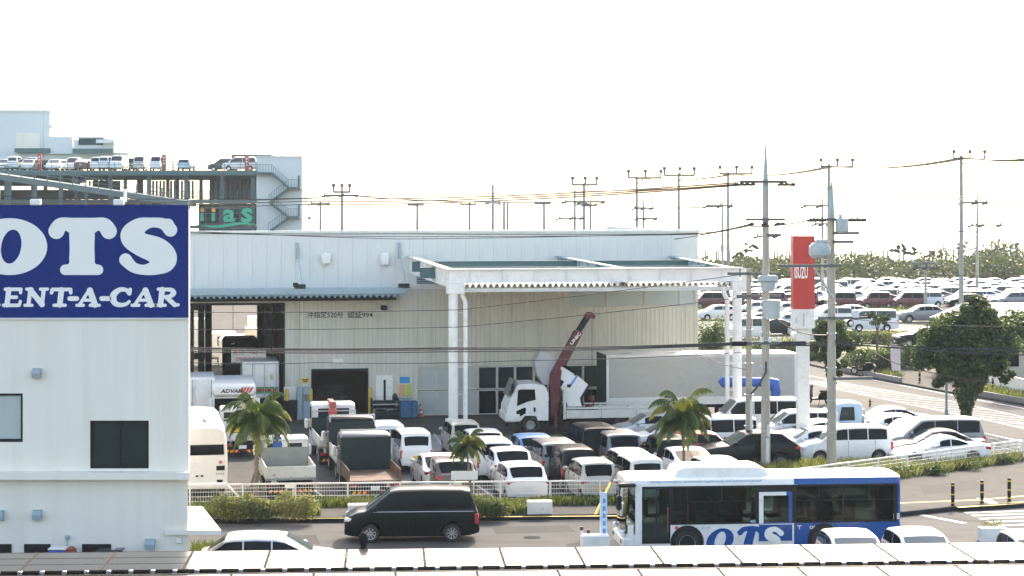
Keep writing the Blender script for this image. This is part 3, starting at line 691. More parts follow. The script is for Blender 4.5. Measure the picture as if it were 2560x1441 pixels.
letter_obj([[(141, 578, 20), (152, 563, 18), (180, 560, 15), (205, 560, 15), (232, 560, 15), (260, 563, 18), (272, 578, 20)], [(205, 588, 32), (205, 620, 31), (205, 648, 32)], [(163, 675, 13), (205, 673, 15), (245, 675, 13)], [(176, 568, 14), (234, 568, 14)], [(186, 664, 15), (224, 664, 15)]])
letter_obj([[(426, 575, 17), (408, 560, 14), (378, 557, 12.5), (348, 566, 20), (329, 590, 28), (352, 611, 29), (392, 627, 33), (410, 648, 32), (392, 667, 20), (362, 675, 13), (334, 669, 13), (314, 650, 16)], [(420, 562, 15), (427, 577, 15)]])
def small(letter, x, w):
    z0, z1 = 765, 722                                        # baseline and cap rows
    def S(t, *pts): return [(x+p[0]*w+(1-p[1])*0+p[1]*5, z0+(z1-z0)*p[1], (p[2] if len(p) > 2 else t)) for p in pts]
    A = {'E': [S(6.5, (.2, .06), (.2, .94)), S(4.5, (.02, .03), (.85, .03)), S(4.5, (.02, .96), (.86, .96)), S(4.5, (.2, .5), (.66, .5)), S(4, (.88, .08), (.9, .26)), S(4, (.86, .93), (.86, .76))],
         'N': [S(5, (.17, .08), (.17, .93)), S(7, (.17, .93), (.82, .08)), S(5, (.82, .08), (.82, .93)), S(4, (.0, .03), (.34, .03)), S(4, (.0, .97), (.25, .97)), S(4, (.66, .97), (1.0, .97))],
         'T': [S(7, (.5, .06), (.5, .92)), S(4.5, (.05, .95), (.95, .95)), S(4.5, (.04, .92), (.02, .76)), S(4.5, (.96, .92), (.98, .76)), S(4.2, (.22, .03), (.78, .03))],
         '-': [S(6, (.1, .42), (.9, .42))],
         'A': [S(4.2, (.12, .06), (.5, .95)), S(7.5, (.52, .9), (.84, .06)), S(4, (.3, .33), (.7, .33)), S(4, (.0, .03), (.3, .03)), S(4, (.62, .03), (1.04, .03))],
         'C': [S(6, (.88, .72, 5.5), (.7, .92, 5), (.42, .94, 6), (.17, .72, 7.5), (.12, .45, 8.5), (.25, .15, 7), (.52, .05, 5.5), (.78, .1, 4.5), (.92, .25, 4)), S(4.5, (.9, .95), (.9, .72))],
         'R': [S(7, (.2, .06), (.2, .94)), S(4.2, (.02, .97), (.3, .97)), S(6, (.3, .95, 4.5), (.62, .92, 5.5), (.74, .74, 7), (.6, .56, 5), (.3, .5, 4)), S(6, (.45, .5), (.72, .2), (.86, .06)), S(4, (.0, .03), (.42, .03)), S(4, (.84, .04), (1.02, .06))]}
    letter_obj(A[letter], cell=1.3)
small('R', -52, 48); small('E', 8, 46); small('N', 62, 52); small('T', 124, 50); small('-', 170, 22); small('A', 192, 54); small('-', 250, 22); small('C', 274, 52); small('A', 330, 56); small('R', 390, 54)
# porch slab at the office's right side
a = G(470, 1325, 2.3); 
mb = MB(); q = [PD(553, 1326, F/84.5), PD(505, 1266, F/79)]
zt = 2.26; p1 = G(553, 1326, zt); p2 = G(505, 1266, zt)
mb.prism([(-10.2, p1.y), (p1.x, p1.y), (p2.x, p2.y), (-11.2, p2.y)], zt-.14, zt, ax='z'); po = mb.build('porch_slab', 'wallw', office)
po.location = (-fo.O.x, -fo.O.y, 0)
mb = MB(); px_, py_ = p2.x-.5, p2.y-.4; mb.cyl((px_-fo.O.x, py_-fo.O.y, 0), (px_-fo.O.x, py_-fo.O.y, zt-.14), .06, n=10); mb.build('porch_post', 'steel', office)
# small things along the office wall, seen over the panels
for px, w, h, m, nm, lb in ((148, .5, 1.78, 'blue', 'stacked_crates', 'blue crates piled against the white office wall'), (178, .14, 1.78, 'salmon', 'storage_tub', 'orange plastic tub beside the blue crates'), (262, .26, 1.72, 'dumpdark', 'planter_pot', 'dark planter pot under a low black window'), (300, .22, 1.74, 'navy', 'plastic_drum', 'small dark blue drum against the white wall')):
    x, z = fo.xz(px, 1370, -.4); t = thing(nm, lb, 'container', tuple(fo.w(x, -.5)))
    mb = MB(); mm_ = PAINT['navy'] if m == 'navy' else m
    if nm == 'stacked_crates':
        for i in range(5): mb.rbox(-w/2+.02*(i % 2), w/2+.02*(i % 2), -.2, .2, i*h/5, (i+1)*h/5-.02, .02)
        mb.build('crate_pile', mm_, t)
    elif nm == 'plastic_drum': mb.lathe([(.001, 0), (w*.5, 0), (w*.55, h*.3), (w*.55, h*.7), (w*.48, h), (.001, h)], 14, 0, Matrix.Rotation(R(90), 4, 'X')); mb.build('drum_shell', mm_, t, 40)
    else: mb.prism([(-w*.8, 0), (w*.8, 0), (w, h), (-w, h)], -.18, .18); mb.build('shell', mm_, t)
    m2 = MB(); m2.rbox(-w*.5-.02, w*.5+.02, -.22, .22, h-.001, h+.05, .02); m2.build('lid', 'white' if nm == 'stacked_crates' else mm_, t)

# ------------------------------------------------------------------ low roof with solar panels (foreground)
ZP = 4.35
fr = FR(1280, 43.9, 3.6)
roof = thing('solar_roof', 'low flat roof covered with rows of framed solar panels', 'building', fr.loc(), fr.yaw)
mb = MB(); mb.box(-20, 20, -16, .10, 0, ZP-.22); mb.build('roof_block', 'inter', roof)
PWd, PD_ = 1.664, .72
pm = MB(); pm.box(-PWd/2+.014, PWd/2-.014, -PD_/2+.008, PD_/2-.008, -.025, 0); pm_ = pm.mesh('solar_panel', 'panel')
fm = MB(); wall_grid(fm, -PWd/2+.004, PWd/2-.004, -PD_/2+.003, PD_/2-.003, [(-PWd/2+.03, PWd/2-.03, -PD_/2+.02, PD_/2-.02)], -.032, .004)
fm.v = [(x, z, -y if False else y) for x, y, z in fm.v]; fm.v = [(x, y, z+.0) for x, y, z in fm.v]
fm_ = fm.mesh('panel_frame', 'frame')
cl = MB(); cl.rbox(-.045, .045, -.07, .05, -.08, .012, .012); cl_ = cl.mesh('clamp', 'alloy')
row_y = [-.05, -2.78, -5.5]
for r_, y0 in enumerate(row_y):
    for k in range(3):
        for i in range(-12, 12):
            x = i*PWd + .55 - r_*.62 - k*0.0
            if abs(x) > 17: continue
            o = add('panel', pm_, roof, (x, y0-PD_*(k+.5), ZP)); add('frame', fm_, o)
    for i in range(-33, 34):
        add('clamp', cl_, roof, (i*.45+.1, y0-PD_*3-.06, ZP+.0)) if r_ < 2 and -14 < i*.45 < 13 else None
mb = MB()
for y0 in row_y[:2]: mb.box(-19, 19, y0-PD_*3-.34, y0-PD_*3-.30, ZP-.2, ZP-.03)
mb.build('mounting_rail', 'black', roof)
v_ = G(906, 1372, ZP); mb = MB(); p = Vector((906-CX, 0, 0)); d_ = F*(HC-ZP-.02)/(1375-YH)
vent = thing('roof_vent', 'small dark domed vent standing on the solar panel roof', 'vent', ((906-CX)*43.9/F, 44.25, ZP-.3))
mb = MB(); mb.cyl((0, 0, 0), (0, 0, .32), .07, n=12); mb.build('pipe', 'dark', vent)
mb = MB(); mb.ell((0, 0, .42), (.11, .11, .16), n=14, k=8); mb.build('cowl', 'dark', vent, 50)
# ------------------------------------------------------------------ workshop building
fw = FR(475, 108.3, 9.2)
shop = thing('workshop', 'long vehicle workshop with pale ribbed cladding and wide open service bays', 'building', fw.loc(), fw.yaw)
xR = fw.xz(1745, 583)[0]; zT = fw.xz(1100, 581)[1]; xL = -13.0; DEP = 24.0
gx0, gx1, _, gz1 = fw.rect(475, 757, 712, 1047); gx0 = -1.2
bx0, bx1, _, bz1 = fw.rect(778, 921, 921, 1045)
sx0, sx1, _, sz1 = fw.rect(1045, 912, 1500, 1036)
ux0, ux1, uz0, uz1 = fw.rect(1421, 722, 1740, 768)
holes = [(gx0, gx1, 0, gz1), (bx0, bx1, 0, bz1), (sx0, sx1, 0, sz1), (ux0, ux1-.05, uz0, uz1), (-10, -3, 0, gz1)]
zS = fw.xz(700, 720)[1]
mb = MB(); wall_grid(mb, xL, xR, 0, zT-.02, holes, 0, .25); mb.build('front_wall', 'cream', shop)
mb = MB(); wall_grid(mb, xL, xR, 0, zT-.3, [(fw.xz(527, 800, DEP)[0], fw.xz(642, 800, DEP)[0], 0, fw.xz(600, 757, DEP)[1]), (fw.xz(485, 800, DEP)[0], fw.xz(512, 800, DEP)[0], 0, fw.xz(600, 775, DEP)[1])], DEP-.25, DEP); mb.build('rear_wall', 'cream', shop)
for a_ in (xR-.25, xL): mb = MB(); mb.box(a_, a_+.25, .252, DEP-.252, 0, zT-.02); mb.build('side_wall', 'cream', shop)
mb = MB(); mb.box(xL+.25, xR-.25, .252, DEP-.252, zT-1.2, zT-1.0); mb.build('roof', 'steelp', shop)
mb = MB(); mb.rbox(xL-.05, xR+.05, -.12, .30, zT-.06, zT+.10, .02); mb.build('parapet_cap', 'panelw', shop)
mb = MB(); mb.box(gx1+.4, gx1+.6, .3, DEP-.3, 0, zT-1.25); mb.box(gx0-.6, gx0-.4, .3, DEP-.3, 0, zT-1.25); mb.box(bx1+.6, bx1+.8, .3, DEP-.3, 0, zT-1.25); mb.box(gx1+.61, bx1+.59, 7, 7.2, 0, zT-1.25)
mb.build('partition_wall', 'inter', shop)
# upper panels (one object each), ribs on the lower wall
pw = .765; np_ = int((xR-xL)/pw)
up = MB(); up.rbox(.002, (xR-xL)/np_-.002, -.055, -.002, 0, zT-.07-zS, .008); upm = up.mesh('panel', 'panelw')
for i in range(np_): add('panel', upm, shop, (xL+i*(xR-xL)/np_, 0, zS))
rb = MB(); x = xL+.1
while x < xR-.05:
    segs = [(0.02, zS-.02)]
    for h in holes:
        if h[0]-.06 < x < h[1]+.06: segs = [s for a, b in segs for s in ((a, min(b, h[2]-.06)), (max(a, h[3]+.06), b)) if s[1]-s[0] > .05]
    if fw.xz(935, 1000)[0] < x < fw.xz(988, 1000)[0]: segs = [(max(a, 2.5), b) for a, b in segs]
    for a, b in segs: rb.prism([(x-.055, 0.0), (x-.03, -.018), (x+.03, -.018), (x+.055, 0.0)], a, b, ax='z')
    x += .25
o = rb.build('cladding_ribs', 'cream', shop); o['kind'] = 'stuff'
mb = MB(); mb.box(fw.xz(1026, 600)[0], xR+.002, -.062, -.0, zS-.12, zS-.01); mb.build('flashing', 'panelw', shop)
# opening frames, bollards, doors
mb = MB()
for a, b, c in ((gx0, gx1, gz1), (bx0, bx1, bz1)):
    mb.box(a, a+.08, -.05, .2, 0, c); mb.box(b-.08, b, -.05, .2, 0, c); mb.box(a+.08, b-.08, -.05, .2, c-.12, c)
mb.build('door_frame', 'dumpdark', shop)
# bay interior: columns, gantry pipes, workbench
for px, y in ((503, 6), (522, 14), (690, 10), (651, 16), (668, 5)):
    x = fw.xz(px, 900, y)[0]; mb = MB(); mb.box(x-.18, x+.18, y-.18, y+.18, 0, zT-1.25); mb.build('bay_column', 'dumpdark', shop)
mb = MB()
for y in (4, 9, 14, 19): mb.box(gx0-.3, gx1+.35, y-.1, y+.1, gz1+.15, gz1+.55)
mb.build('roof_beam', 'dumpdark', shop)
mb = MB()
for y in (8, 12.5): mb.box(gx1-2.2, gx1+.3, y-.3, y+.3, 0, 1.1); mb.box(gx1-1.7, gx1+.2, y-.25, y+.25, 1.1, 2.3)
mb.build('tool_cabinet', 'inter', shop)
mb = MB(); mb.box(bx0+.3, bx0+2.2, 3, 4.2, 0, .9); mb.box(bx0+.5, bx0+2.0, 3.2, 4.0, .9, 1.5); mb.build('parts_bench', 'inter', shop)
# storefront glazing: frames and panes
def glaze(x0, x1, z0, z1, m, nm='pane', fmat='bedwhite'):
    mb = MB(); wall_grid(mb, x0, x1, z0, z1, [(x0+.05, x1-.05, z0+.05, z1-.05)], .04, .14); f_ = mb.build('window_frame', fmat, shop)
    mb = MB(); mb.box(x0+.052, x1-.052, .085, .097, z0+.052, z1-.052); mb.build(nm, m, f_)
cols = [1045, 1093, 1145, 1195, 1243, 1288, 1335, 1372, 1415, 1458, 1500]
zr = fw.xz(1200, 975)[1]
for i, (a, b) in enumerate(zip(cols[:-1], cols[1:])):
    xa, xb = fw.xz(a, 1000)[0]+.01, fw.xz(b, 1000)[0]-.01
    if i == len(cols)-2: xb = sx1-.01
    m = 'frost' if i < 3 else 'glass'
    glaze(xa, xb, .03, zr-.02, m); glaze(xa, xb, zr+.02, sz1-.02, 'glass2' if i > 2 else 'frost')
ucol = [1421, 1517, 1613, 1700, 1740]
for a, b in zip(ucol[:-1], ucol[1:]): glaze(fw.xz(a, 740)[0]+.012, min(fw.xz(b, 740)[0], ux1-.06)-.012, uz0+.01, uz1-.01, 'frost')
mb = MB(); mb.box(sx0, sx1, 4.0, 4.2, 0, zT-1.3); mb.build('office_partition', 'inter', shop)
a, b, c, d = fw.rect(940, 938, 983, 1041, -.05); mb = MB(); mb.rbox(a, b, -.06, -.002, .03, d, .01); dr = mb.build('door', 'white', shop)
mb = MB(); xm = (a+b)/2+.0; mb.box(xm-.06, xm+.06, -.068, -.061, .9, d-.25); mb.build('door_light', 'glass', dr)
# louvre, vents, lettering, notices
a, b, c, d = fw.rect(1042, 681, 1120, 711, -.05); mb = MB(); mb.box(a, b, -.07, -.061, c, d); lv = mb.build('louvre', 'black', shop)
mb = MB()
for i in range(7): z = c+(d-c)*(i+.5)/7; mb.prism([(-.07, z-.03), (-.11, z-.05), (-.11, z-.035), (-.07, z+.0)], a, b, ax='x')
mb.build('louvre_blades', 'steelp', lv)
for px0, py0, px1, py1 in ((803, 632, 827, 662), (951, 633, 973, 665)):
    a, b, c, d = fw.rect(px0, py0, px1, py1, -.3); mb = MB(); mb.rbox(a, b, -.46, -.05, c, d, .09); mb.build('wall_vent', 'white', shop, 40)
a, b, c, d = fw.rect(765, 775, 935, 800, -.03); mb = MB(); mb.box(a, b, -.045, -.031, c, d); lp = mb.build('notice_plate', 'cream', shop)
a, b, c, d = fw.rect(768, 779, 858, 796, -.05); text('lettering', '沖指定520号', a, b, c, d, -.052, 'dumpdark', lp, bold=.012)
a, b, c, d = fw.rect(869, 779, 932, 796, -.05); text('lettering', '認証994', a, b, c, d, -.052, 'dumpdark', lp, bold=.012)
a, b, c, d = fw.rect(952, 764, 968, 776, -.2); mb = MB(); mb.rbox(a, b, -.3, -.02, c, d, .04); mb.build('wall_lamp', 'dumpdark', shop)
a, b, c, d = fw.rect(833, 897, 858, 909, -.05); mb = MB(); mb.box(a, b, -.05, -.031, c, d); mb.build('door_number_plate', 'white', shop)
a, b, c, d = fw.rect(753, 946, 773, 958, -.05); mb = MB(); mb.box(a, b, -.06, -.031, c, d); yp = mb.build('warning_notice', 'yellow', shop)
mb = MB(); mb.box(a+.1, b-.1, -.066, -.061, c+.06, c+.12); mb.box(a+.06, b-.06, -.066, -.061, d-.1, d-.05); mb.build('notice_mark', 'dark', yp)
a, b, c, d = fw.rect(994, 941, 1031, 995, -.05); mb = MB(); mb.box(a, b, -.08, -.031, c, d); pb = mb.build('poster_board', 'bedwhite', shop)
w = b-a; h = d-c
for (u0, u1, v0, v1, m) in ((.12, .82, .68, .98, MATS.setdefault('poster_blue', mat('poster_blue', (.02, .25, .5), .5))), (.05, .5, .05, .62, mat('poster_orange', (.65, .36, .18), .6)), (.54, .95, .05, .62, mat('poster_green', (.45, .5, .08), .6))):
    mb = MB(); mb.box(a+w*u0, a+w*u1, -.088, -.081, c+h*v0, c+h*v1); mb.build('poster', m, pb)
a, b, c, d = fw.rect(578, 873, 665, 907, 3.0); bn = thing('service_banner', 'white banner with red lettering hung inside the open service bay', 'banner', tuple(fw.w(a, 3.0)), fw.yaw)
mb = MB(); mb.box(0, b-a, -.02, .02, c, d); mb.build('banner_sheet', 'white', bn)
text('lettering', '(有)グローバルオート', .1, b-a-.1, c+(d-c)*.52, c+(d-c)*.9, -.025, 'red', bn, bold=.01); text('lettering', '098-943-9100', .25, b-a-.25, c+(d-c)*.1, c+(d-c)*.42, -.025, 'red', bn, bold=.01)
mb = MB(); mb.cyl((.1, 0, d), (.1, 0, gz1+.2), .015, n=5); mb.cyl((b-a-.1, 0, d), (b-a-.1, 0, gz1+.2), .015, n=5); mb.build('hanger', 'black', bn)
# long eave over the bays
ea = fw.xz(1016, 735, -2.6)[0]; z0 = fw.xz(700, 737, -2.6)[1]
mb = MB(); mb.rbox(xL, ea, -2.75, -2.55, z0, z0+.36, .02); ev = mb.build('eave_beam', 'steelp', shop)
mb = MB(); mb.rbox(ea-.15, ea, -2.54, -.06, z0+.0, z0+.36, .02); mb.build('eave_end_beam', 'steelp', shop)
def corrug(x0, x1, y0, y1, z, pitch=.32, amp=.16, t=.02):
    mb = MB(); n = int((x1-x0)/pitch); P = []
    for i in range(n):
        xx = x0+i*pitch; P += [(xx, z), (xx+pitch*.12, z), (xx+pitch*.42, z-amp), (xx+pitch*.62, z-amp), (xx+pitch*.92, z)]
    for (a, b), (c, d) in zip(P[:-1], P[1:]):
        mb.quad((a, y0, b), (c, y0, d), (c, y1, d), (a, y1, b)); mb.quad((a, y0, b-t), (c, y0, d-t), (c, y0, d), (a, y0, b))
    return mb
corrug(xL, ea-.15, -2.7, -.05, z0-.01).build('eave_roofing', 'steelp', shop)
mb = MB(); mb.box(xL, ea-.35, -.6, -.4, z0-.45, z0-.20); mb.build('eave_purlin', 'dumpdark', shop)
for px in (743, 997):
    xx = fw.xz(px, 650)[0]; zt_ = fw.xz(px, 607)[1]; mb = MB()
    mb.box(xx-.06, xx+.06, -.22, -.06, zt_-.9, zt_); mb.cyl((xx, -.15, zt_-.3), (xx+.15, -2.6, z0+.3), .035, n=6); mb.build('eave_hanger', 'steelp', shop)
    xg = fw.xz(px, 720)[0]; mb = MB(); mb.rbox(xx-.3, xx+.3, -2.85, -2.52, z0+.32, z0+.55, .03); mb.build('eave_bracket', 'dumpdark', shop)
mb = MB(); xx = fw.xz(732, 712)[0]; mb.rbox(xx-.14, xx+.14, -2.95, -2.76, z0+.42, z0+.64, .03); mb.build('eave_lamp', 'black', shop)
mb = MB(); xx = fw.xz(746, 900)[0]; mb.cyl((xx, -.08, 0), (xx, -.08, z0-.3), .04, n=8); mb.build('downpipe', 'cream', shop)
# ------------------------------------------------------------------ big forecourt canopy in front of the showroom
CY = -11.2
cx0, cx1 = fw.xz(1133, 1000, CY)[0], fw.xz(1843, 1000, CY)[0]
zb, zt = fw.xz(1400, 706, CY)[1], fw.xz(1400, 671, CY)[1]
can = thing('forecourt_canopy', 'white steel canopy on round columns in front of the showroom', 'canopy', tuple(fw.w(0, 0)), fw.yaw)
mb = MB(); mb.box(cx0-.2, cx1+.1, CY-.03, CY+.03, zb+.06, zt-.06)
mb.box(cx0-.35, cx1+.25, CY-.16, CY+.16, zt-.06, zt); mb.box(cx0-.35, cx1+.25, CY-.16, CY+.16, zb, zb+.06)
for i in range(9): x = cx0+(cx1-cx0)*(i+.5)/9; mb.box(x-.012, x+.012, CY-.14, CY-.031, zb+.06, zt-.06)
mb.build('front_beam', 'white', can)
mb = MB(); mb.prism([(cx1+.26, zt-.001), (cx1+.6, zt-.12), (cx1+.75, zt-.45), (cx1+.75, zb-.05), (cx1+.26, zb)], CY-.2, CY+.25); mb.build('corner_cap', 'white', can)
mb = MB(); mb.rbox(cx0-.33, cx0+.55, CY-.26, CY+.3, zb-.55, zb-.01, .03); mb.rbox(cx1-.3, cx1+.45, CY-.22, CY+.26, zb-.5, zb-.01, .03); mb.build('capital_box', 'white', can)
for x in (cx0, cx1):
    mb = MB(); mb.cyl((x, CY, .3), (x, CY, zb-.4), .235, n=20); c_ = mb.build('column', 'white', can, 40)
    mb = MB(); mb.cyl((x, CY, 0), (x, CY, .32), .42, n=20); mb.build('column_base', 'concrete', c_, 40)
    px = x+.62 if x == cx0 else x-.5
    mb = MB(); mb.tube([(px-.18, CY+.1, zb-.3), (px-.16, CY+.1, zb-.62), (px, CY+.1, zb-.95), (px, CY+.1, .15)], .12, 10); mb.build('downpipe', 'white', can, 40)
    for k in range(5): z = .9+k*1.35; mb = MB(); mb.box(min(x, px), max(x, px), CY+.08, CY+.11, z, z+.05); mb.build('pipe_bracket', 'white', can)
# side beams sloping down from the wall to the front
def slope_beam(px_wall, py_wall, x_front, m, fl=.18, h=.75, name='side_beam'):
    xa, za = fw.xz(px_wall, py_wall, -.1); A = Vector((xa, -.12, za)); B = Vector((x_front, CY+.2, zt-.02)); mb = MB()
    t = (B-A).normalized(); n = Vector((-t.y, t.x, 0)).normalized(); up = Vector((0, 0, 1))
    def bar(o0, o1, z0, z1):
        v = []
        for P in (A, B):
            for (o, z) in ((o0, z0), (o1, z0), (o1, z1), (o0, z1)): v.append(P+n*o+up*z)
        mb.add(v, [(0, 1, 2, 3), (7, 6, 5, 4), (0, 4, 5, 1), (1, 5, 6, 2), (2, 6, 7, 3), (3, 7, 4, 0)])
    bar(-.015, .015, -h+.05, -.05); bar(-fl, fl, -.05, 0); bar(-fl, fl, -h, -h+.05)
    for i in range(7):
        P = A.lerp(B, (i+.6)/7.3); mb.box(-.012, .012, -fl*.9, fl*.9, -h+.05, -.05, 0, Matrix.Translation(P) @ Matrix.Rotation(math.atan2(t.y, t.x), 4, 'Z'))
    mb.build(name, m, can)
slope_beam(1024, 640, cx0-.1, 'white', h=.9); slope_beam(1394, 640, cx0+(cx1-cx0)*.52+1.2, 'steelp'); slope_beam(1677, 640, cx1-.2, 'steelp')
mb = MB()
for y in (-3.5, -7.2):
    zz = zt+(.14 if y > -5 else -.06); mb.box(cx0-1.2, cx1-.3, y-.10, y+.10, zz-.06, zz); mb.box(cx0-1.2, cx1-.3, y-.012, y+.012, zz-.5, zz-.06); mb.box(cx0-1.2, cx1-.3, y-.10, y+.10, zz-.56, zz-.5)
mb.build('cross_beam', mat('beam_teal', (.07, .14, .145), .6, var=.15), can)
corrug(cx0+.4, cx1-.1, CY+.1, -.1, zb-.06, .30, .17).build('roofing', 'bedwhite', can)
mb = MB(); mb.rbox(cx0+.3, cx1, CY+.02, CY+.2, zb-.48, zb-.28, .02); mb.build('gutter', 'bedwhite', can)
# sign slab by the column
p = G(1122, 1116); sg_ = thing('column_sign', 'narrow white upright sign slab with red marks beside canopy column', 'sign', tuple(p), fw.yaw)
mb = MB(); mb.rbox(-.17, .17, -.06, .06, 0, 1.35, .02); mb.build('sign_slab', 'white', sg_)
mb = MB()
for i in range(5): mb.box(.03, .10, -.066, -.061, .75+i*.1, .82+i*.1)
mb.build('sign_mark', 'red', sg_)
# ------------------------------------------------------------------ things by the workshop wall
GB = 'safety bollards at the workshop doors'
for px in (717, 777, 925):
    x, z = fw.xz(px, 1000, -.5); t = thing('safety_bollard', 'yellow steel post guarding a workshop doorway', 'bollard', tuple(fw.w(x, -.5)), 0, GB)
    mb = MB(); mb.cyl((0, 0, 0), (0, 0, 1.62), .10, n=12); mb.cyl((0, 0, 1.62), (0, 0, 1.68), .10, .05, 12); mb.build('post', 'yellow', t, 40)
    mb = MB(); mb.cyl((0, 0, 0), (0, 0, .04), .17, n=12); mb.build('base_plate', 'steel', t)
for px, py, lb in ((1001, 1045, 'orange traffic cone with white bands in front of blue cabinet'), (1051, 1042, 'orange traffic cone with white bands before the frosted showroom panel')):
    t = thing('traffic_cone', lb, 'traffic cone', tuple(G(px, py))); mb = MB(); mb.box(-.19, .19, -.19, .19, 0, .04); mb.build('base', 'orange', t)
    mb = MB(); prof = [(.15, .04), (.115, .2), (.095, .32), (.075, .44), (.055, .56), (.03, .72)]
    for i, ((r0, z0), (r1, z1)) in enumerate(zip(prof[:-1], prof[1:])): mb.cyl((0, 0, z0), (0, 0, z1), r0, r1, 14, i % 2, cap=False)
    mb.cyl((0, 0, .719), (0, 0, .73), .03, .02, 14, 0); mb.build('cone', ['orange', 'white'], t, 50)
x = fw.xz(962, 1000, -1.0)[0]; t = thing('engine_rack', 'dark metal rack of engine parts by the white workshop door', 'rack', tuple(fw.w(x, -1.0)), fw.yaw)
mb = MB(); mb.rbox(-.75, .75, -.4, .4, .05, .12, .01); mb.rbox(-.75, .75, -.4, .4, .60, .66, .01)
for a in (-.72, .72):
    for b in (-.37, .37): mb.box(a-.03, a+.03, b-.03, b+.03, 0, 1.15)
mb.build('rack_frame', 'dumpdark', t)
mb = MB(); mb.rbox(-.65, .6, -.3, .3, .66, 1.0, .08); mb.rbox(-.5, .1, -.3, .25, .12, .5, .06); mb.rbox(.2, .65, -.3, .25, .12, .45, .06); mb.ell((.55, 0, 1.15), (.15, .2, .25)); mb.build('engine_block', 'dumpdark', t, 40)
mb = MB(); mb.box(-.7, .7, -.43, -.405, .80, .86); mb.build('rack_rail', 'steel', t)
x = fw.xz(1018, 1000, -.9)[0]; t = thing('parts_washer', 'blue steel cabinet standing under the poster board', 'cabinet', tuple(fw.w(x, -.9)), fw.yaw)
mb = MB(); mb.rbox(-.42, .2, -.35, .35, 0.05, 1.0, .03); mb.rbox(.22, .55, -.3, .3, .05, .95, .03); mb.build('cabinet_body', mat('cabinet_blue', (.02, .12, .25), .5, var=.2), t)
mb = MB(); mb.rbox(-.44, .22, -.37, .37, 1.0, 1.05, .01); mb.ell((-.1, 0, 1.12), (.16, .16, .1)); mb.build('cabinet_lid', 'steelp', t, 40)
x = fw.xz(757, 1000, -.5)[0]; t = thing('control_cabinet', 'blue-grey control cabinet against wall between two workshop doorways', 'cabinet', tuple(fw.w(x, -.45)), fw.yaw)
mb = MB(); mb.rbox(-.32, -.02, -.2, .2, 0, 1.75, .02); mb.build('tall_box', 'steelp', t); mb = MB(); mb.rbox(0, .48, -.22, .22, 0, 1.0, .03); mb.rbox(.03, .4, -.2, .15, 1.35, 1.75, .02); mb.build('low_box', 'steelp', t)
mb = MB(); mb.box(.05, .1, -.05, .05, 1.0, 1.35); mb.build('stem', 'steelp', t)
x = fw.xz(727, 1000, -.5)[0]; t = thing('waste_bin', 'dark bin beneath a white board at the bay edge', 'bin', tuple(fw.w(x, -.5)), fw.yaw)
mb = MB(); mb.prism([(-.28, 0), (.28, 0), (.34, .95), (-.34, .95)], -.3, .3); mb.build('bin_body', 'dark', t); mb = MB(); mb.rbox(-.36, .36, -.33, .33, .95, 1.02, .02); mb.build('bin_lid', 'dark', t); mb = MB(); mb.rbox(-.36, .32, .3, .36, 1.03, 1.75, .01); mb.build('back_board', 'white', t)
# ------------------------------------------------------------------ shopping mall car park (far left)
fi = FR(640, 263.0, 0.0)
mall = thing('mall_car_park', 'multi-storey shopping mall car park with ramps and a white stair tower', 'building', fi.loc())
def ir(x0, y0, x1, y1, ly=0.0): return fi.rect(x0, y0, x1, y1, ly)
def ibox(name, x0, y0, x1, y1, ya, yb, m, parent=None, base=None):
    a, b, c, d = ir(x0, y0, x1, y1, ya); mb = MB(); mb.box(a, b, ya, yb, c if base is None else base, d); return mb.build(name, m, parent or mall)
DK = fi.xz(300, 426)[1]                       # roof deck level
tw = ibox('stair_tower', 641, 393, 755, 580, -.5, 7, 'mallw', base=0)
mb = MB(); a, b, c, d = ir(641, 393, 755, 396, -.6); mb.box(a, b, -.62, 7.1, d, d+.15); mb.build('tower_cap', 'mallw', tw)
zz = [(645, 430), (680, 430), (722, 468), (752, 468)]
def flight(pts, nm='stair_flight'):
    mb = MB(); P = [fi.xz(*p, -1.2) for p in pts]
    for (x0, z0), (x1, z1) in zip(P[:-1], P[1:]):
        mb.prism([(x0, z0), (x1, z1), (x1, z1-.28), (x0, z0-.28)] if x1 > x0 else [(x1, z1), (x0, z0), (x0, z0-.28), (x1, z1-.28)], -1.9, -.52)
        L = math.hypot(x1-x0, z1-z0); n = max(2, int(L/.35))
        for i in range(n+1):
            t = i/n; x = x0+(x1-x0)*t; z = z0+(z1-z0)*t; mb.box(x-.02, x+.02, -1.88, -1.84, z, z+.95)
        mb.prism([(x0, z0+.95), (x1, z1+.95), (x1, z1+1.0), (x0, z0+1.0)] if x1 > x0 else [(x1, z1+.95), (x0, z0+.95), (x0, z0+1.0), (x1, z1+1.0)], -1.9, -1.82)
    mb.build(nm, 'mallteal', tw)
for f_ in ([(645, 431), (680, 431), (722, 468), (752, 468)], [(722, 469), (675, 504)], [(675, 505), (722, 541), (750, 541)], [(722, 542), (672, 578)]): flight(f_)
for y in (455, 528): ibox('tower_slot', 745, y-16, 749, y+20, -.56, -.51, 'mallteal', tw)
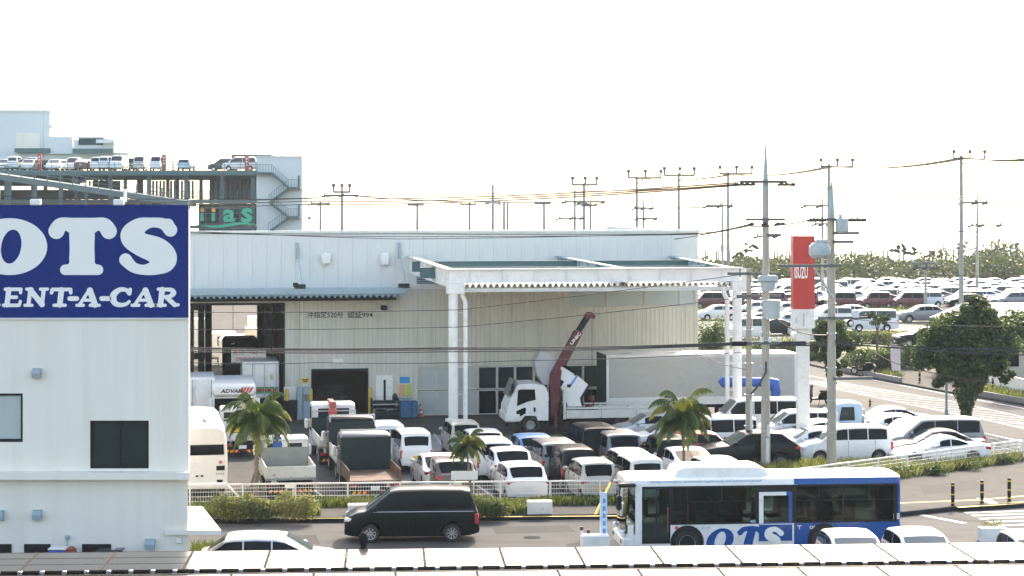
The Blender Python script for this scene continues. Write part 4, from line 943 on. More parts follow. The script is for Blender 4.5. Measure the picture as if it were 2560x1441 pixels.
# deck slabs, beams, columns
dk = ibox('roof_deck', -420, 426, 641, 436, -1, 45, 'malldeck'); mb = MB(); a, b, c, d = ir(-420, 430, 641, 439, -1.3); mb.box(a, b, -1.3, -1.02, c, d); mb.build('deck_beam', 'mallteal', dk)
ibox('middle_deck', -420, 500, 641, 509, -.8, 45, 'malldeck'); ibox('lower_deck', 470, 565, 641, 572, -.8, 45, 'malldeck')
for px in (15, 82, 151, 190, 275, 372, 465, 555, 632):
    for ly in (0.0, 22.0, 44.0):
        a, b, c, d = ir(px-5, 437, px+5, 580, 0); mb = MB(); mb.box(a, b, ly, ly+.5, 0, DK-.6); mb.build('column', 'mallteal', mall)
rear = [(-420, 215, 438, 470), (215, 232, 438, 498), (300, 312, 438, 498), (330, 372, 438, 500)]
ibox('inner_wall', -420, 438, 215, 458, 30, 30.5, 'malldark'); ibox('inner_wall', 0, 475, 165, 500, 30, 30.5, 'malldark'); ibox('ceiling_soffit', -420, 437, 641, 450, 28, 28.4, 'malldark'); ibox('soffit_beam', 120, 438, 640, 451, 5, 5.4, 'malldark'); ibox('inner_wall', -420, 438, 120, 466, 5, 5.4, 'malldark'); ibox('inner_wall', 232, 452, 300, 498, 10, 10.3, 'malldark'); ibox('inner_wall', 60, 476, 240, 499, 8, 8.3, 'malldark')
ibox('core_wall', 528, 441, 641, 499, 8, 20, 'mallbrown')
for i in range(9):
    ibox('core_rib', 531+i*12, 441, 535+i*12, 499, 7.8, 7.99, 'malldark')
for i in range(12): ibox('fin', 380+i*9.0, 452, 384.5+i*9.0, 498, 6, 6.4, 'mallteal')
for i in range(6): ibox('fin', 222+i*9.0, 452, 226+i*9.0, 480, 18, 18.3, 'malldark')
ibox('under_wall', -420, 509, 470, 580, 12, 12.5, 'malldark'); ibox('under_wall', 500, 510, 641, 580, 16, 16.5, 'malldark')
# ramp falling from left to right in front
P0 = fi.xz(-40, 430, -9); P1 = fi.xz(470, 503, -9)
rp = MB(); rp.prism([(P0[0], P0[1]), (P1[0], P1[1]), (P1[0], P1[1]-.75), (P0[0], P0[1]-.75)], -9.2, -2.2); ramp = rp.build('ramp', 'malldeck', mall)
mb = MB(); n = 16
for i in range(n+1):
    t = i/n; x = P0[0]+(P1[0]-P0[0])*t; z = P0[1]+(P1[1]-P0[1])*t
    mb.box(x-.06, x+.06, -9.32, -9.2, z, z+1.15)
    if i % 2 == 0: mb.box(x-.2, x+.2, -9.0, -8.6, 0, z-.74)
for h in (.55, 1.1): mb.prism([(P0[0], P0[1]+h), (P1[0], P1[1]+h), (P1[0], P1[1]+h+.10), (P0[0], P0[1]+h+.10)], -9.36, -9.24)
mb.build('ramp_railing', 'mallteal', ramp)
def rail(px0, px1, py, ly, parent, h=1.1, m='mallteal'):
    a, z = fi.xz(px0, py, ly); b, _ = fi.xz(px1, py, ly); mb = MB(); n = max(1, int((b-a)/2.0))
    for i in range(n+1): x = a+(b-a)*i/n; mb.box(x-.03, x+.03, ly-.03, ly+.03, z, z+h)
    for k in (.4, .75, 1.0): mb.box(a, b, ly-.025, ly+.025, z+h*k-.03, z+h*k+.03)
    mb.build('railing', m, parent)
rail(-420, 640, 428, -.9, mall); rail(455, 640, 500, -.7, mall); rail(200, 640, 500, 24, mall); rail(310, 640, 424, 40, mall, 1.6)
# roof plant
ph = ibox('plant_house', -120, 277, 123, 386, 20, 23, 'mallw', base=DK); ibox('plant_roof', -122, 275, 125, 280, 19.8, 23.2, 'mallw', ph); ibox('plant_door', 40, 332, 99, 372, 19.9, 19.99, 'wallw', ph)
mb = MB(); xx = fi.xz(124, 300, 20)[0]; mb.cyl((xx, 19.8, fi.xz(0, 386, 20)[1]), (xx, 19.8, fi.xz(0, 282, 20)[1]), .1, n=6); mb.rbox(xx-.2, xx+.5, 19.4, 20, fi.xz(0, 322, 20)[1], fi.xz(0, 312, 20)[1], .05); mb.build('plant_pipe', 'mallw', ph)
ibox('roof_parapet', -420, 382, 320, 400, 18, 19, 'mallw'); ibox('plant_box', 120, 342, 180, 385, 17, 19.5, 'mallw')
ac = ibox('cooling_unit', 185, 350, 285, 383, 16, 21, 'mallw'); ibox('cooling_grille', 196, 345, 258, 363, 15.9, 15.99, 'malldark', ac); ibox('cooling_duct', 182, 372, 283, 383, 15.2, 15.99, 'mallteal', ac); ibox('cooling_hood', 240, 349, 286, 358, 15.0, 15.95, 'mallw', ac); ibox('cooling_top', 190, 341, 260, 346, 15.5, 21, 'mallw', ac); ibox('plant_duct', 36, 371, 124, 382, 16.5, 18, 'mallteal')
mb = MB(); a, b, c, d = ir(580, 387, 680, 391, 10); mb.box(a, b, 9, 14, c, d); mb.build('lift_roof', 'mallteal', mall)
for px, y0 in ((109, 212), (259, 275), (274, 262), (299, 280)):
    x, z = fi.xz(px, y0, 18); mb = MB(); mb.cyl((x, 18, DK), (x, 18, z), .06, .015, 6); mb.build('lightning_rod', 'steel', mall)
GL = 'lamp posts on the mall roof deck'
for px, y0, ly in ((435, 337, 8), (431, 363, 30), (640, 355, 30), (706, 340, 10)):
    x, z = fi.xz(px, y0, ly); p = fi.w(x, ly); zb_ = DK if px < 641 else fi.xz(0, 393)[1]
    t = thing('roof_lamp_post', 'slim grey lamp post rising from the mall roof', 'lamp post', (p.x, p.y, zb_-.05), 0, GL)
    mb = MB(); mb.cyl((0, 0, 0), (0, 0, z-zb_), .11, .06, 8); mb.build('pole', 'steel', t, 40); mb = MB(); mb.rbox(-.45, .1, -.12, .12, z-zb_-.02, z-zb_+.1, .03); mb.build('lamp_head', 'steel', t)
# red parking signs on the deck and mall lettering
for i, (px, y0, y1, ly) in enumerate(((99, 384, 412, 3), (410, 386, 413, 3), (584, 390, 424, 6), (617, 389, 424, 2))):
    x, z = fi.xz(px, y0, ly); p = fi.w(x, ly); t = thing('deck_sign', ('tall red sign post behind the silver hatchback on roof deck', 'tall red sign post beside the pale vans on roof deck', 'red sign post beside white minivan near stair tower', 'red sign post at the roof edge by the stair tower')[i], 'sign', (p.x, p.y, DK-.05))
    mb = MB(); mb.box(-.28, .28, -.15, .15, 0, z-DK); mb.build('sign_body', mat('deck_sign_red', (.45, .06, .04), .5), t)
    mb = MB(); [mb.box(-.12, .12, -.16, -.151, z-DK-.5-k*.4, z-DK-.3-k*.4) for k in range(3)]; mb.build('sign_mark', 'white', t)
ms = MB(); L0, Lb = fi.xz(500, 515, -1.5), fi.xz(632, 575, -1.5)
lo_ = thing('mall_letter_sign', 'green letter sign with orange dots on a steel frame', 'sign', (fi.O.x, fi.O.y, 0))
a, b, c, d = ir(497, 513, 634, 578, -1.2)
for i in range(5): z = c+(d-c)*(i+.3)/5; ms.box(a, b, -1.2, -1.1, z, z+.12)
for i in range(9): x = a+(b-a)*i/8; ms.box(x-.05, x+.05, -1.1, -1.0, c-4, d)
ms.box(a, b, -1.0, -.8, c-4.2, c-4); ms.build('sign_frame', 'mallteal', lo_)
for nm_, ch, q in (('letter', 'a', (558, 524, 588, 556)), ('letter', 's', (603, 521, 632, 557))):
    e = ir(*q, -1.4); text(nm_, ch, e[0], e[1], e[2], e[3], -1.4, 'green', lo_, bold=.025, extrude=.08)
for px in (505, 533):
    e = ir(px-4, 533, px+4, 553, -1.4); mb = MB(); mb.box(e[0], e[1], -1.5, -1.25, e[2], e[3]); mb.build('letter', 'green', lo_)
    x, z = fi.xz(px+1, 526, -1.4); mb = MB(); mb.cyl((x, -1.5, z), (x, -1.25, z), .27, n=16); mb.build('letter_dot', 'dot', lo_)
mb = MB(); P = []
for i in range(17):
    t = i/16; px = 503+t*133; py = 563+4*math.sin(t*6.0); P.append((px, py, 1.2+2.6*math.sin(t*3.14)))
sdf_letter(mb, [P], lambda a, b: fi.xz(a, b, -1.4), -1.42, 1.3); mb.build('letter_swoosh', 'green', lo_)
# cars on the deck
GD = 'cars on the mall roof deck'
deck = [(10, 'hatch', 'silver', -1, 'silver hatchback at the end of the roof deck row'), (38, 'keivan', 'white', 1, 'white small van seen from behind on the roof deck'), (73, 'hatch', 'silver', -1, 'pale hatchback nose out beside red deck sign'), (82, 'minivan', 'sky', -1, 'pale blue minivan behind a hatchback on the roof deck'), (138, 'prius', 'white', -1, 'low white hatchback facing outward on the roof deck'), (120, 'compact', 'darkgreen', 1, 'dark compact car tucked behind deck barrier'), (163, 'sedan', 'silver', -1, 'silver sedan behind a white hatchback on deck'), (186, 'minivan', 'white', -1, 'white minivan standing behind the maroon hatchback on deck'), (209, 'prius', 'maroon', 1, 'maroon hatchback seen from behind on the roof deck'), (242, 'keibox', 'white', -1, 'white box-shaped small car beside the maroon hatchback'), (267, 'keivan', 'pearl', 1, 'cream small van with yellow plate seen from behind on deck'), (298, 'hiace', 'white', -1, 'white one-box van facing outward on the roof deck'), (328, 'keibox', 'olive', -1, 'dark olive box-shaped car on roof deck'), (350, 'keivan', 'beige', -1, 'beige small van facing outward on the roof deck'), (392, 'keivan', 'pearl', -1, 'ivory small van beside tall red deck sign'), (466, 'compact', 'sky', 1, 'light blue compact car alone by the deck rail')]
for i, (px, k, c_, dr_, lb) in enumerate(deck):
    ly = (2.6, 7.8)[i in (3, 5, 6, 7, 12)]
    x, _ = fi.xz(px, 420, ly); p = fi.w(x, ly); far_car(k, c_, (p.x, p.y, DK), R(90*dr_+rng.uniform(-4, 4)), lb, GD, 'deck_car')
p = fi.w(fi.xz(600, 420, 5)[0], 5); far_car('minivan', 'white', (p.x, p.y, DK), R(183), 'white minivan broadside at the stair tower end of the roof deck', GD, 'deck_car')
p = fi.w(fi.xz(560, 420, 9)[0], 9); far_car('wagon', 'olive', (p.x, p.y, DK), R(180), 'dark wagon broadside near the stair tower on roof deck', GD, 'deck_car')

# ------------------------------------------------------------------ utility poles
def tpole(px, ytop, d, kind_='T3', rb=.19, spike=0, span=(-22, 62), arms=(), name='utility_pole', label='', group=None, base=0.0, m='polefar'):
    rb = max(rb, 4.6*d/F) if d > 150 else rb
    ztop = HC-(ytop-YH)/F*d; t = thing(name, label, 'utility pole', ((px-CX)*d/F, d, base), R(9), group); H = ztop-base
    zc = H-spike; mb = MB(); mb.cyl((0, 0, 0), (0, 0, zc), rb, rb*.62, 12); mb.build('shaft', m, t, 40)
    if spike: mb = MB(); mb.cyl((0, 0, zc-.3), (0, 0, zc+spike*.25), rb*.68, rb*.5, 10); mb.cyl((0, 0, zc+spike*.25), (0, 0, H), rb*.5, rb*.16, 10); mb.build('spike', 'steelp', t, 40)
    def arm(z, x0, x1, w=max(.05, 2.3*d/F)): mb = MB(); mb.box(x0, x1, -w-.12, w-.12, z-w, z+w); return mb.build('crossarm', 'arm', t)
    if kind_ == 'T3':
        q = d/F; xa, xb = span[0]*q, span[1]*q; hi = 13*q; z = H-.3; arm(z, xa, xb, max(.06, 2.5*q)); mb = MB(); mb.cyl((.0, -.1, z-16*q), (xb*.33, -.1, z), 1.3*q, n=5); mb.build('brace', 'arm', t)
        for x in (xa+.05, xa+(xb-xa)*.52, xb-.05): mb = MB(); mb.cyl((x, -.12, z), (x, -.12, z+hi), 2.4*q, n=8, m=1); mb.cyl((x, -.12, z+hi), (x, -.12, z+hi+8*q), 5.2*q, 4.4*q, 10, 0); mb.build('insulator', ['insul', 'arm'], t, 40)
    if kind_ == 'T':
        z = H-.25; arm(z, -1.5, 1.0)
        for x in (-1.4, .9): mb = MB(); mb.cyl((x, -.12, z), (x, -.12, z+.4), .1, n=6); mb.build('insulator', 'insulw', t)
        mb = MB(); mb.cyl((0, -.1, z-.6), (-.55, -.1, z), .025, n=5); mb.build('brace', 'steel', t)
    for (ya, x0, x1) in arms:
        z = HC-(ya-YH)/F*d-base; arm(z, x0, x1)
        for x in (x0+.08, (x0+x1)/2*.6, x1-.08): mb = MB(); mb.cyl((x, -.12, z), (x, -.12, z+.35), .10, .08, 6); mb.cyl((x-.5, -.12, z-.22), (x+.2, -.12, z-.04), .14, .11, 6); mb.build('insulator', 'insul', t)
    return t
GT = 'tall three-insulator poles receding beyond the workshop'
tpole(2403, 388, 185, 'T3', .25, label='tall concrete pole with three-insulator crossarm behind the ivy tree')
for px, yt, d in ((2072, 410, 228), (1820, 430, 297), (1592, 441, 355)): tpole(px, yt, d, 'T3', .27, label='tall concrete pole with three upright insulators on one crossarm', group=GT)
tpole(1697, 434, 330, 'T3', .27, span=(-38, 40), label='tall concrete pole rising above the right end of workshop roof')
tpole(1460, 458, 340, 'T3', .25, span=(-30, 33), arms=((511, -1.3, 1.2),), label='concrete pole with two crossarms close behind a spiked pole')
tpole(855, 476, 330, 'T3', .26, span=(-22, 20), arms=((489, -3.0, 2.7),), label='concrete pole with drooping insulator arms right of stair tower')
tpole(1232, 462, 300, 'N', .2, label='pole carrying grey loudspeaker horns above the workshop roof')
sp = [o for o in COL.objects if o.get('label', '').startswith('pole carrying grey')][0]
zsp = HC-(507-YH)/F*300; mb = MB()
for s_ in (1, -1): mb.cyl((s_*.25, -.1, zsp), (s_*1.15, -.1, zsp), .1, .42, 14)
mb.cyl((0, -.2, zsp), (0, -.8, zsp), .1, .36, 14); mb.build('loudspeaker', 'tin', sp, 40)
mb = MB(); mb.cyl((0, 0, HC-(462-YH)/F*300-.05), (0, 0, HC-(440-YH)/F*300), .02, n=5); mb.build('antenna', 'steel', sp)
for px, yt, sp_, arms, lb in ((762, 515, 1.6, ((545, -.8, .8),), 'short spiked pole at the foot of the stair tower'), (801, 506, 0, ((510, -1.4, 1.3),), 'thin pole with small crossarm between stair tower and the larger pole'), (1437, 453, 3.0, ((505, -1.5, 4.4), (546, -2.4, 1.2)), 'spiked pole with two drooping crossarms above workshop roof'), (1609, 485, 2.4, ((521, -1.4, 1.4), (547, -1.0, 2.0)), 'spiked pole beside the tall pole above workshop roof'), (1806, 480, 3.0, ((515, -2.0, 1.2),), 'spiked pole with one long crossarm right of the workshop'), (1920, 512, 2.6, ((591, -1.4, 1.1),), 'slim spiked pole close behind the transformer pole'), (2056, 470, 3.0, ((515, -2.3, 1.2), (560, -1.0, 1.0)), 'spiked pole standing between the red pylon and the near pole'), (2443, 450, 3.6, ((507, -2.0, 1.2), (563, -.8, 3.0)), 'spiked pole with two crossarms right of the ivy tree')):
    tpole(px, yt, 290 if px < 1700 else 240, 'N', .2, sp_, arms=arms, label=lb)
for px, yt in ((1043, 509), (1174, 507), (1360, 505), (1476, 511)): tpole(px, yt, 310, 'T', .17, label='slim pole with short offset crossarm above workshop roof', group='slim poles above the workshop roof')
for px, yt in ((1260, 507), (1269, 507)): tpole(px, yt, 310, 'N', .18, label='plain pole standing in a close pair beside the loudspeaker pole', group='pair of plain poles')
tpole(2314, 652, 200, 'T', .16, arms=((668, -1.0, 1.2),), label='short service pole with wires in front of the far trees')
# three near poles
def near_pole(px, yb, ytop, spike, label, rb=.19, m='polec'):
    d = HC*F/(yb-YH); return tpole(px, ytop, d, 'N', rb, spike, label=label, m=m), d
def zat(y, d): return HC-(y-YH)/F*d
P1, d1 = near_pole(1872, 1168, 672, 0, 'shorter concrete pole with crossarms beside the transformer pole', .17)
P2, d2 = near_pole(1914, 1182, 362, 1.7, 'tall concrete pole with white spike and stacked equipment boxes', .21)
P3, d3 = near_pole(2079, 1186, 455, 1.4, 'near concrete pole with big grey transformer right of the red pylon', .22)
def part(t, nm, m, fn, smooth=None): mb = MB(); fn(mb); return mb.build(nm, m, t, smooth)
def arm_at(t, px, d, y, xa, xb, w=.06, m='arm'):
    z = zat(y, d); x0, x1 = (xa-px)*d/F, (xb-px)*d/F
    part(t, 'crossarm', m, lambda b: b.box(x0, x1, -w-.2, w-.2, z-w, z+w)); return z
for y, xa, xb in ((684, 1815, 1950), (740, 1838, 1952)): arm_at(P1, 1872, d1, y, xa, xb)
z = zat(858, d1); part(P1, 'cable_joint', 'black', lambda b: b.rbox(-.92, -.16, -.38, -.2, z-.11, z+.11, .05)); part(P1, 'cable_joint', 'dumpdark', lambda b: b.rbox(1.3, 2.6, -.30, -.15, z-.1, z+.07, .05))
arm_at(P1, 1872, d1, 858, 1835, 1950)
z = zat(1000, d1); part(P1, 'riser_pipe', 'insulw', lambda b: b.cyl((.05, -.24, .1), (.05, -.24, z), .07, n=8), 40)
for y, xa, xb in ((455, 1845, 1965), (549, 1860, 1960), (588, 1950, 1915)): arm_at(P2, 1914, d2, y, min(xa, xb), max(xa, xb))
for y, xs_ in ((462, (1832, 1846, 1860, 1875, 1948, 1962, 1978)), (561, (1872, 1906, 1940, 1952))):
    z = zat(y, d2)
    for px in xs_:
        x = (px-1914)*d2/F; part(P2, 'insulator', 'insul', lambda b: (b.cyl((x-.13, -.25, z-.02), (x+.13, -.25, z+.02), .05, .075, 8), b.cyl((x, -.25, z), (x, -.25, z+.12), .03, n=6)))
z0, z1 = zat(722, d2), zat(688, d2); part(P2, 'switch_box', 'tin', lambda b: (b.rbox(-.42, .42, -.55, -.15, (z0+z1)/2, z1, .06), b.cyl((0, -.35, z0-.1), (0, -.35, (z0+z1)/2), .26, .36, 12)))
z0, z1 = zat(795, d2), zat(752, d2); part(P2, 'transformer', 'tin', lambda b: (b.cyl((.16, -.42, z0), (.16, -.42, z1), .36, .38, 16), b.cyl((.16, -.42, z1), (.16, -.42, z1+.06), .42, .36, 16)), 40)
part(P2, 'terminal', 'insulw', lambda b: [b.cyl((x, -.42, z0+.05), (x, -.7, z0+.0), .05, n=6) for x in (-.1, .05, .2, .35)])
z = zat(850, d2); part(P2, 'clamp_set', 'insulw', lambda b: (b.box(-.3, .6, -.30, -.26, z-.02, z+.02), [b.cyl((x, -.28, z-.08), (x, -.28, z+.12), .09, n=8) for x in (-.25, .12, .55)]))
arm_at(P2, 1914, d2, 857, 1880, 1945); z = zat(1090, d2); part(P2, 'notice_strip', 'insulw', lambda b: (b.box(-.0, .12, -.225, -.205, z, z+.5), b.box(-.05, .09, -.225, -.205, z-1.2, z-.1)))
for y, xa, xb in ((549, 2030, 2148), (583, 2079, 2146), (605, 2079, 2132), (664, 1938, 2096), (795, 2040, 2168), (946, 2079, 2182)): arm_at(P3, 2079, d3, y, xa, xb)
for y, xs_ in ((551, (2018, 2028, 2038, 2050, 2112, 2126, 2140, 2154)),):
    z = zat(y, d3)
    for px in xs_:
        x = (px-2079)*d3/F; part(P3, 'insulator', 'insul', lambda b: (b.cyl((x-.15, -.3, z-.02), (x+.15, -.3, z+.02), .06, .085, 8), b.cyl((x, -.3, z), (x, -.3, z+.15), .03, n=6)))
z0, z1 = zat(645, d3), zat(607, d3); xa, xb = (2016-2079)*d3/F, (2068-2079)*d3/F
part(P3, 'transformer', 'tin', lambda b: (b.rbox(xa, xb, -.65, -.05, z0, z1, .16), b.rbox(xa+.25, xb-.1, -.5, -.2, z1-.02, z1+.14, .05), b.box(xb-.01, -.15, -.4, -.3, z0+.2, z0+.3)), 40)
part(P3, 'transformer_mark', 'steelp', lambda b: b.box(xa+.4, xb-.1, -.662, -.652, z0+.22, z0+.36))
z0, z1 = zat(583, d3), zat(545, d3); part(P3, 'cutout_box', 'tin', lambda b: (b.rbox(.12, .62, -.5, -.05, z0, z1, .08), b.cyl((.3, -.3, z1), (.3, -.3, z1+.15), .08, n=8)), 40)
z0, z1 = zat(795, d3), zat(775, d3); part(P3, 'junction_box', 'insulw', lambda b: b.rbox(.85, 1.12, -.4, -.1, z0, z1, .03)); zz_ = zat(808, d3)
part(P3, 'camera_dome', 'black', lambda b: b.ell((.74, -.3, zz_), (.17, .17, .17)), 40); part(P3, 'camera_lens', 'white', lambda b: b.ell((.74, -.42, zz_), (.10, .08, .10)), 40)
z0 = zat(670, d3); z1 = zat(745, d3); part(P3, 'brace', 'steel', lambda b: b.cyl((-.85, -.22, z0), (.0, -.2, z1), .05, n=6))
# pole shafts carry bands
for t, d in ((P1, d1), (P2, d2), (P3, d3)): [part(t, 'band', 'steel', lambda b: b.cyl((0, 0, z), (0, 0, z+.06), .215, n=12)) for z in (1.8, 3.2, 4.6, 6.1, 7.4)]
# ------------------------------------------------------------------ wires
def wire(pts, r=.012, m='wire', label='', group=None, sag=0.0, n=14):
    P = []; dm = sum(q.y for q in pts)/len(pts); r = max(r*1.55, (1.7 if dm > 100 else 1.15)*dm/F)
    for a, b in zip(pts[:-1], pts[1:]):
        for i in range(n): t = i/n; p = a.lerp(b, t); P.append(Vector((p.x, p.y, p.z-sag*4*t*(1-t))))
    P.append(pts[-1]); mb = MB(); mb.tube(P, r, 4); return tag(mb.build('overhead_wire', m), label, 'wire', group)
GW1 = 'upper wires over the sky'; GW2 = 'wires passing in front of the workshop'
s1 = PD(1845, 463, d2); s2 = PD(1983, 462, d2)
for k, (y0, y1) in enumerate(((497, 457), (504, 461), (512, 464))): wire([PD(-420, y0+8, 150), PD(755, y0, 125), PD(1846, y1, d2)], .014, 'wiret', 'thin wire crossing the sky from stair tower to the white-spiked pole', GW1, .25)
for k in (0, 1): wire([PD(1980, 460+k*5, d2), PD(2078, 467+k*5, d3), PD(2700, 505+k*7, 70)], .014, 'wiret', 'thin wire running from white-spiked pole across sky past the ivy tree', GW1, .1)
wire([PD(2156, 552, d3), PD(2500, 582, 82), PD(2750, 600, 76)], .016, 'wiret', 'thicker wire leaving the transformer pole toward the right', None, .12)
wire([PD(1600, 607, 130), PD(1872, 566, d2), PD(2030, 549, d3)], .016, 'wiret', 'wire linking the white-spiked pole with the transformer pole', None, .1)
for k, (a, b, c) in enumerate(((580, 604, 583), (583, 598, 586), (581, 591, 585))): wire([PD(-300, a-14+k*2, 96), PD(430, a-4+k*2, 96), PD(1000, b-6, 95), PD(1760, c, 94), PD(1880, c-25, d2)], .014, 'wire', 'dark wire sagging along the top of the workshop wall', GW2, .04)
for y0, y1, y2 in ((781, 752, 684), (824, 800, 740)): wire([PD(-300, y0-12, 94), PD(440, y0, 92), PD(1150, y0-6, 91), PD(1872, y2 if y2 < 700 else 742, d1)], .011, 'wire', 'thin wire across the workshop wall above the cable bundle', GW2, .05)
for k, (y0, y1) in enumerate(((868, 858), (873, 860), (878, 862), (870, 856))): wire([PD(-300, y0-12, 91), PD(420, y0, 90), PD(1100, y0+2, 90), PD(1850, y1, d1)], .022 if k < 3 else .012, 'wire', 'black cable of the bundle crossing the workshop front', 'black cable bundle', .07)
for k, (y0, y1) in enumerate(((857, 881), (861, 892), (856, 868))): wire([PD(1890, y0, d1), PD(2079, 852+k*5, d3), PD(2700, y1, 80)], .022 if k < 2 else .013, 'wire', 'black cable running right across the big ivy tree', 'black cables before the tree', .1)
wire([PD(-300, 895, 96), PD(430, 905, 95), PD(800, 907, 95), PD(1300, 902, 95), PD(1872, 880, d1)], .010, 'wire', 'lowest thin wire across the workshop doors', None, .08)
for y0, y1 in ((665, 690), (795, 812)): wire([PD(2095, y0, d3), PD(2700, y1, 84)], .011, 'wiret', 'pale thin wire from transformer pole past the car yard', 'pale wires at right', .2)
wire([PD(2168, 868, d3), PD(2260, 915, 100), PD(2480, 957, 100)], .013, 'wiret', 'pale drop wire slanting down in front of ivy tree', None, .1)
wire([PD(1930, 790, d2), PD(2000, 832, d2-1), PD(2079, 838, d3)], .02, 'wiret', 'pale looped cable between transformer pole and equipment pole', None, .05)
wire([PD(1690, 860, 94), PD(1790, 905, 93), PD(1872, 925, d1)], .010, 'wiret', 'pale wire drooping to the shorter pole over box trailer', None, .05)
wire([PD(1914, 880, d2), PD(1915, 930, d2-.3), PD(1895, 965, d2-.3), PD(1878, 985, d1)], .03, 'wire', 'black cable looping between shorter pole and equipment pole', None, .02)
wire([PD(1740, 575, 240), PD(1920, 592, 240), PD(2057, 560, 240)], .02, 'wiret', 'distant wire between spiked poles', 'distant wires', .3)
wire([PD(855, 488, 330), PD(1437, 505, 290), PD(1806, 516, 240)], .02, 'wiret', 'distant wire strung between poles above the workshop', 'distant wires', .5)
for k in (0, 1, 2): wire([PD(1592+k*6, 447, 355), PD(1820+k*8, 437, 297), PD(2072+k*10, 416, 228), PD(2403+k*12, 394, 185), PD(2700, 372+k*4, 165)], .012, 'wiret', 'fine wire strung between the tall three-insulator poles', 'fine transmission wires', .55)
wire([PD(-40, 488, 100), PD(475, 497, 100), PD(850, 490, 100), PD(1300, 480, 100), PD(1848, 462, d2)], .016, 'wire', 'dark wire passing just above the blue sign', None, .1)
# ------------------------------------------------------------------ red pylon sign
p = G(2007, 1142); dp = p.y; k_ = dp/F
py_ = thing('pylon_sign', 'tall red and white pylon sign on a white square column', 'sign', tuple(p))
mb = MB(); mb.rbox(-.28, .28, -.28, .28, .12, zat(818, dp), .02); mb.build('column', 'white', py_); mb = MB(); mb.rbox(-.48, .48, -.48, .48, 0, .14, .03); mb.build('base_plate', 'white', py_)
def hexprism(name, m, z0, z1, x0, xm, x1, yf, yb):
    mb = MB(); mb.prism([(x0, yf+.06), (xm, yf-.12), (x1, yf+.18), (x1, yb), (x0, yb)], z0, z1, ax='z'); return mb.build(name, m, py_)
x0, xm, x1 = (1980-2007)*k_, (2016-2007)*k_, (2035-2007)*k_
rb_ = hexprism('red_box', 'red', zat(772, dp), zat(590, dp), x0, xm, x1, -.45, .5); wb_ = hexprism('white_box', 'white', zat(820, dp), zat(772, dp)-.004, x0, xm, x1, -.45, .5)
ang = math.atan2(-.18, xm-x0)
def on_face(o): o.rotation_euler = (0, 0, ang); o.location = (x0, -.39, 0)
t_ = text('lettering', 'ISUZU', .06, math.hypot(xm-x0, .18)-.02, zat(696, dp), zat(664, dp), -.006, 'letter', rb_, bold=.03); on_face(t_)
mb = MB(); [mb.box(.45, .52, -.008, -.002, zat(814, dp)+i*.1, zat(814, dp)+i*.1+.07) for i in range(6)]; [mb.box(.12, .17, -.008, -.002, zat(806, dp)+i*.09, zat(806, dp)+i*.09+.06) for i in range(3)]; on_face(mb.build('small_print', 'steelp', wb_))
mb = MB(); [mb.cyl((x0+(x1-x0)*(i+.5)/6, 0, zat(590, dp)), (x0+(x1-x0)*(i+.5)/6, 0, zat(590, dp)+.25), .015, n=5) for i in range(6)]; mb.build('bird_spike', 'steel', py_)
# ------------------------------------------------------------------ street furniture on the right
def bollard(px, yb, h, z=ZW, lb='', grp=None):
    p = G(px, yb, z); t = thing('bollard', lb, 'bollard', tuple(p), 0, grp); mb = MB(); mb.cyl((0, 0, 0), (0, 0, h), .07, n=14); mb.ell((0, 0, h), (.07, .07, .03), n=14); mb.build('post', 'black', t, 40)
    for zz in (h*.12, h*.5, h*.9): mb = MB(); mb.cyl((0, 0, zz-.025), (0, 0, zz+.025), .073, n=14); mb.build('reflective_band', 'yellow', t, 40)
for px, yb in ((2382, 1264), (2455, 1258), (2523, 1252)): bollard(px, yb, .86, lb='black bollard with yellow bands on the corner pavement', grp='pavement bollards')
for px, yb in ((2299, 958), (2482, 977)): bollard(px, yb, .75, .13, 'black bollard on the pavement across the side road', 'far pavement bollards')
bollard(2175, 1016, .38, .01, 'short dark post at the edge of side road')
p = G(2366, 1072); t = thing('street_lamp', 'slim grey post with small arm and white camera beside ivy tree', 'street lamp', tuple(p)); H = zat(888, p.y)
part(t, 'post', 'steelp', lambda b: b.cyl((0, 0, 0), (0, 0, H), .075, .055, 10), 40); part(t, 'arm', 'steelp', lambda b: (b.cyl((0, 0, H-.03), (-.62, -.05, H), .03, n=6), b.rbox(-.66, -.42, -.14, .04, H-.05, H+.02, .02)))
z = zat(925, p.y); part(t, 'camera', 'white', lambda b: (b.rbox(-.42, -.12, -.12, .02, z-.07, z+.06, .03), b.rbox(-.17, -.05, -.12, .02, z+.1, z+.28, .02))); part(t, 'control_box', 'steelp', lambda b: b.rbox(-.09, .09, -.1, .08, .2, 1.0, .02))
p = G(2238, 940, .13); t = thing('banner_flag', 'tall pale pink banner flag on the far pavement', 'banner', tuple(p)); hb = zat(868, p.y)
part(t, 'pole', 'white', lambda b: b.cyl((.32, 0, 0), (.32, 0, hb), .025, n=6)); mb = MB(); N_ = 8
for i in range(N_):
    z0, z1 = .35+(hb-.4)*i/N_, .35+(hb-.4)*(i+1)/N_; y = lambda q: .07*math.sin(q*2.5); w0 = lambda q: -.32+.14*max(0, 1.2-q)
    mb.add([(w0(z0), y(z0), z0), (.31, 0, z0), (.31, 0, z1), (w0(z1), y(z1), z1)], [(0, 1, 2, 3)])
mb.build('cloth', mat('banner_pink', (.72, .60, .58), .8), t, 60); part(t, 'base', 'concrete', lambda b: b.rbox(.1, .55, -.2, .2, -.02, .12, .03))
p = G(1511, 1395); t = thing('street_banner', 'narrow upright pale blue banner sign by the near kerb', 'banner', tuple(p)); zt_, zb_ = zat(1232, p.y), zat(1368, p.y)
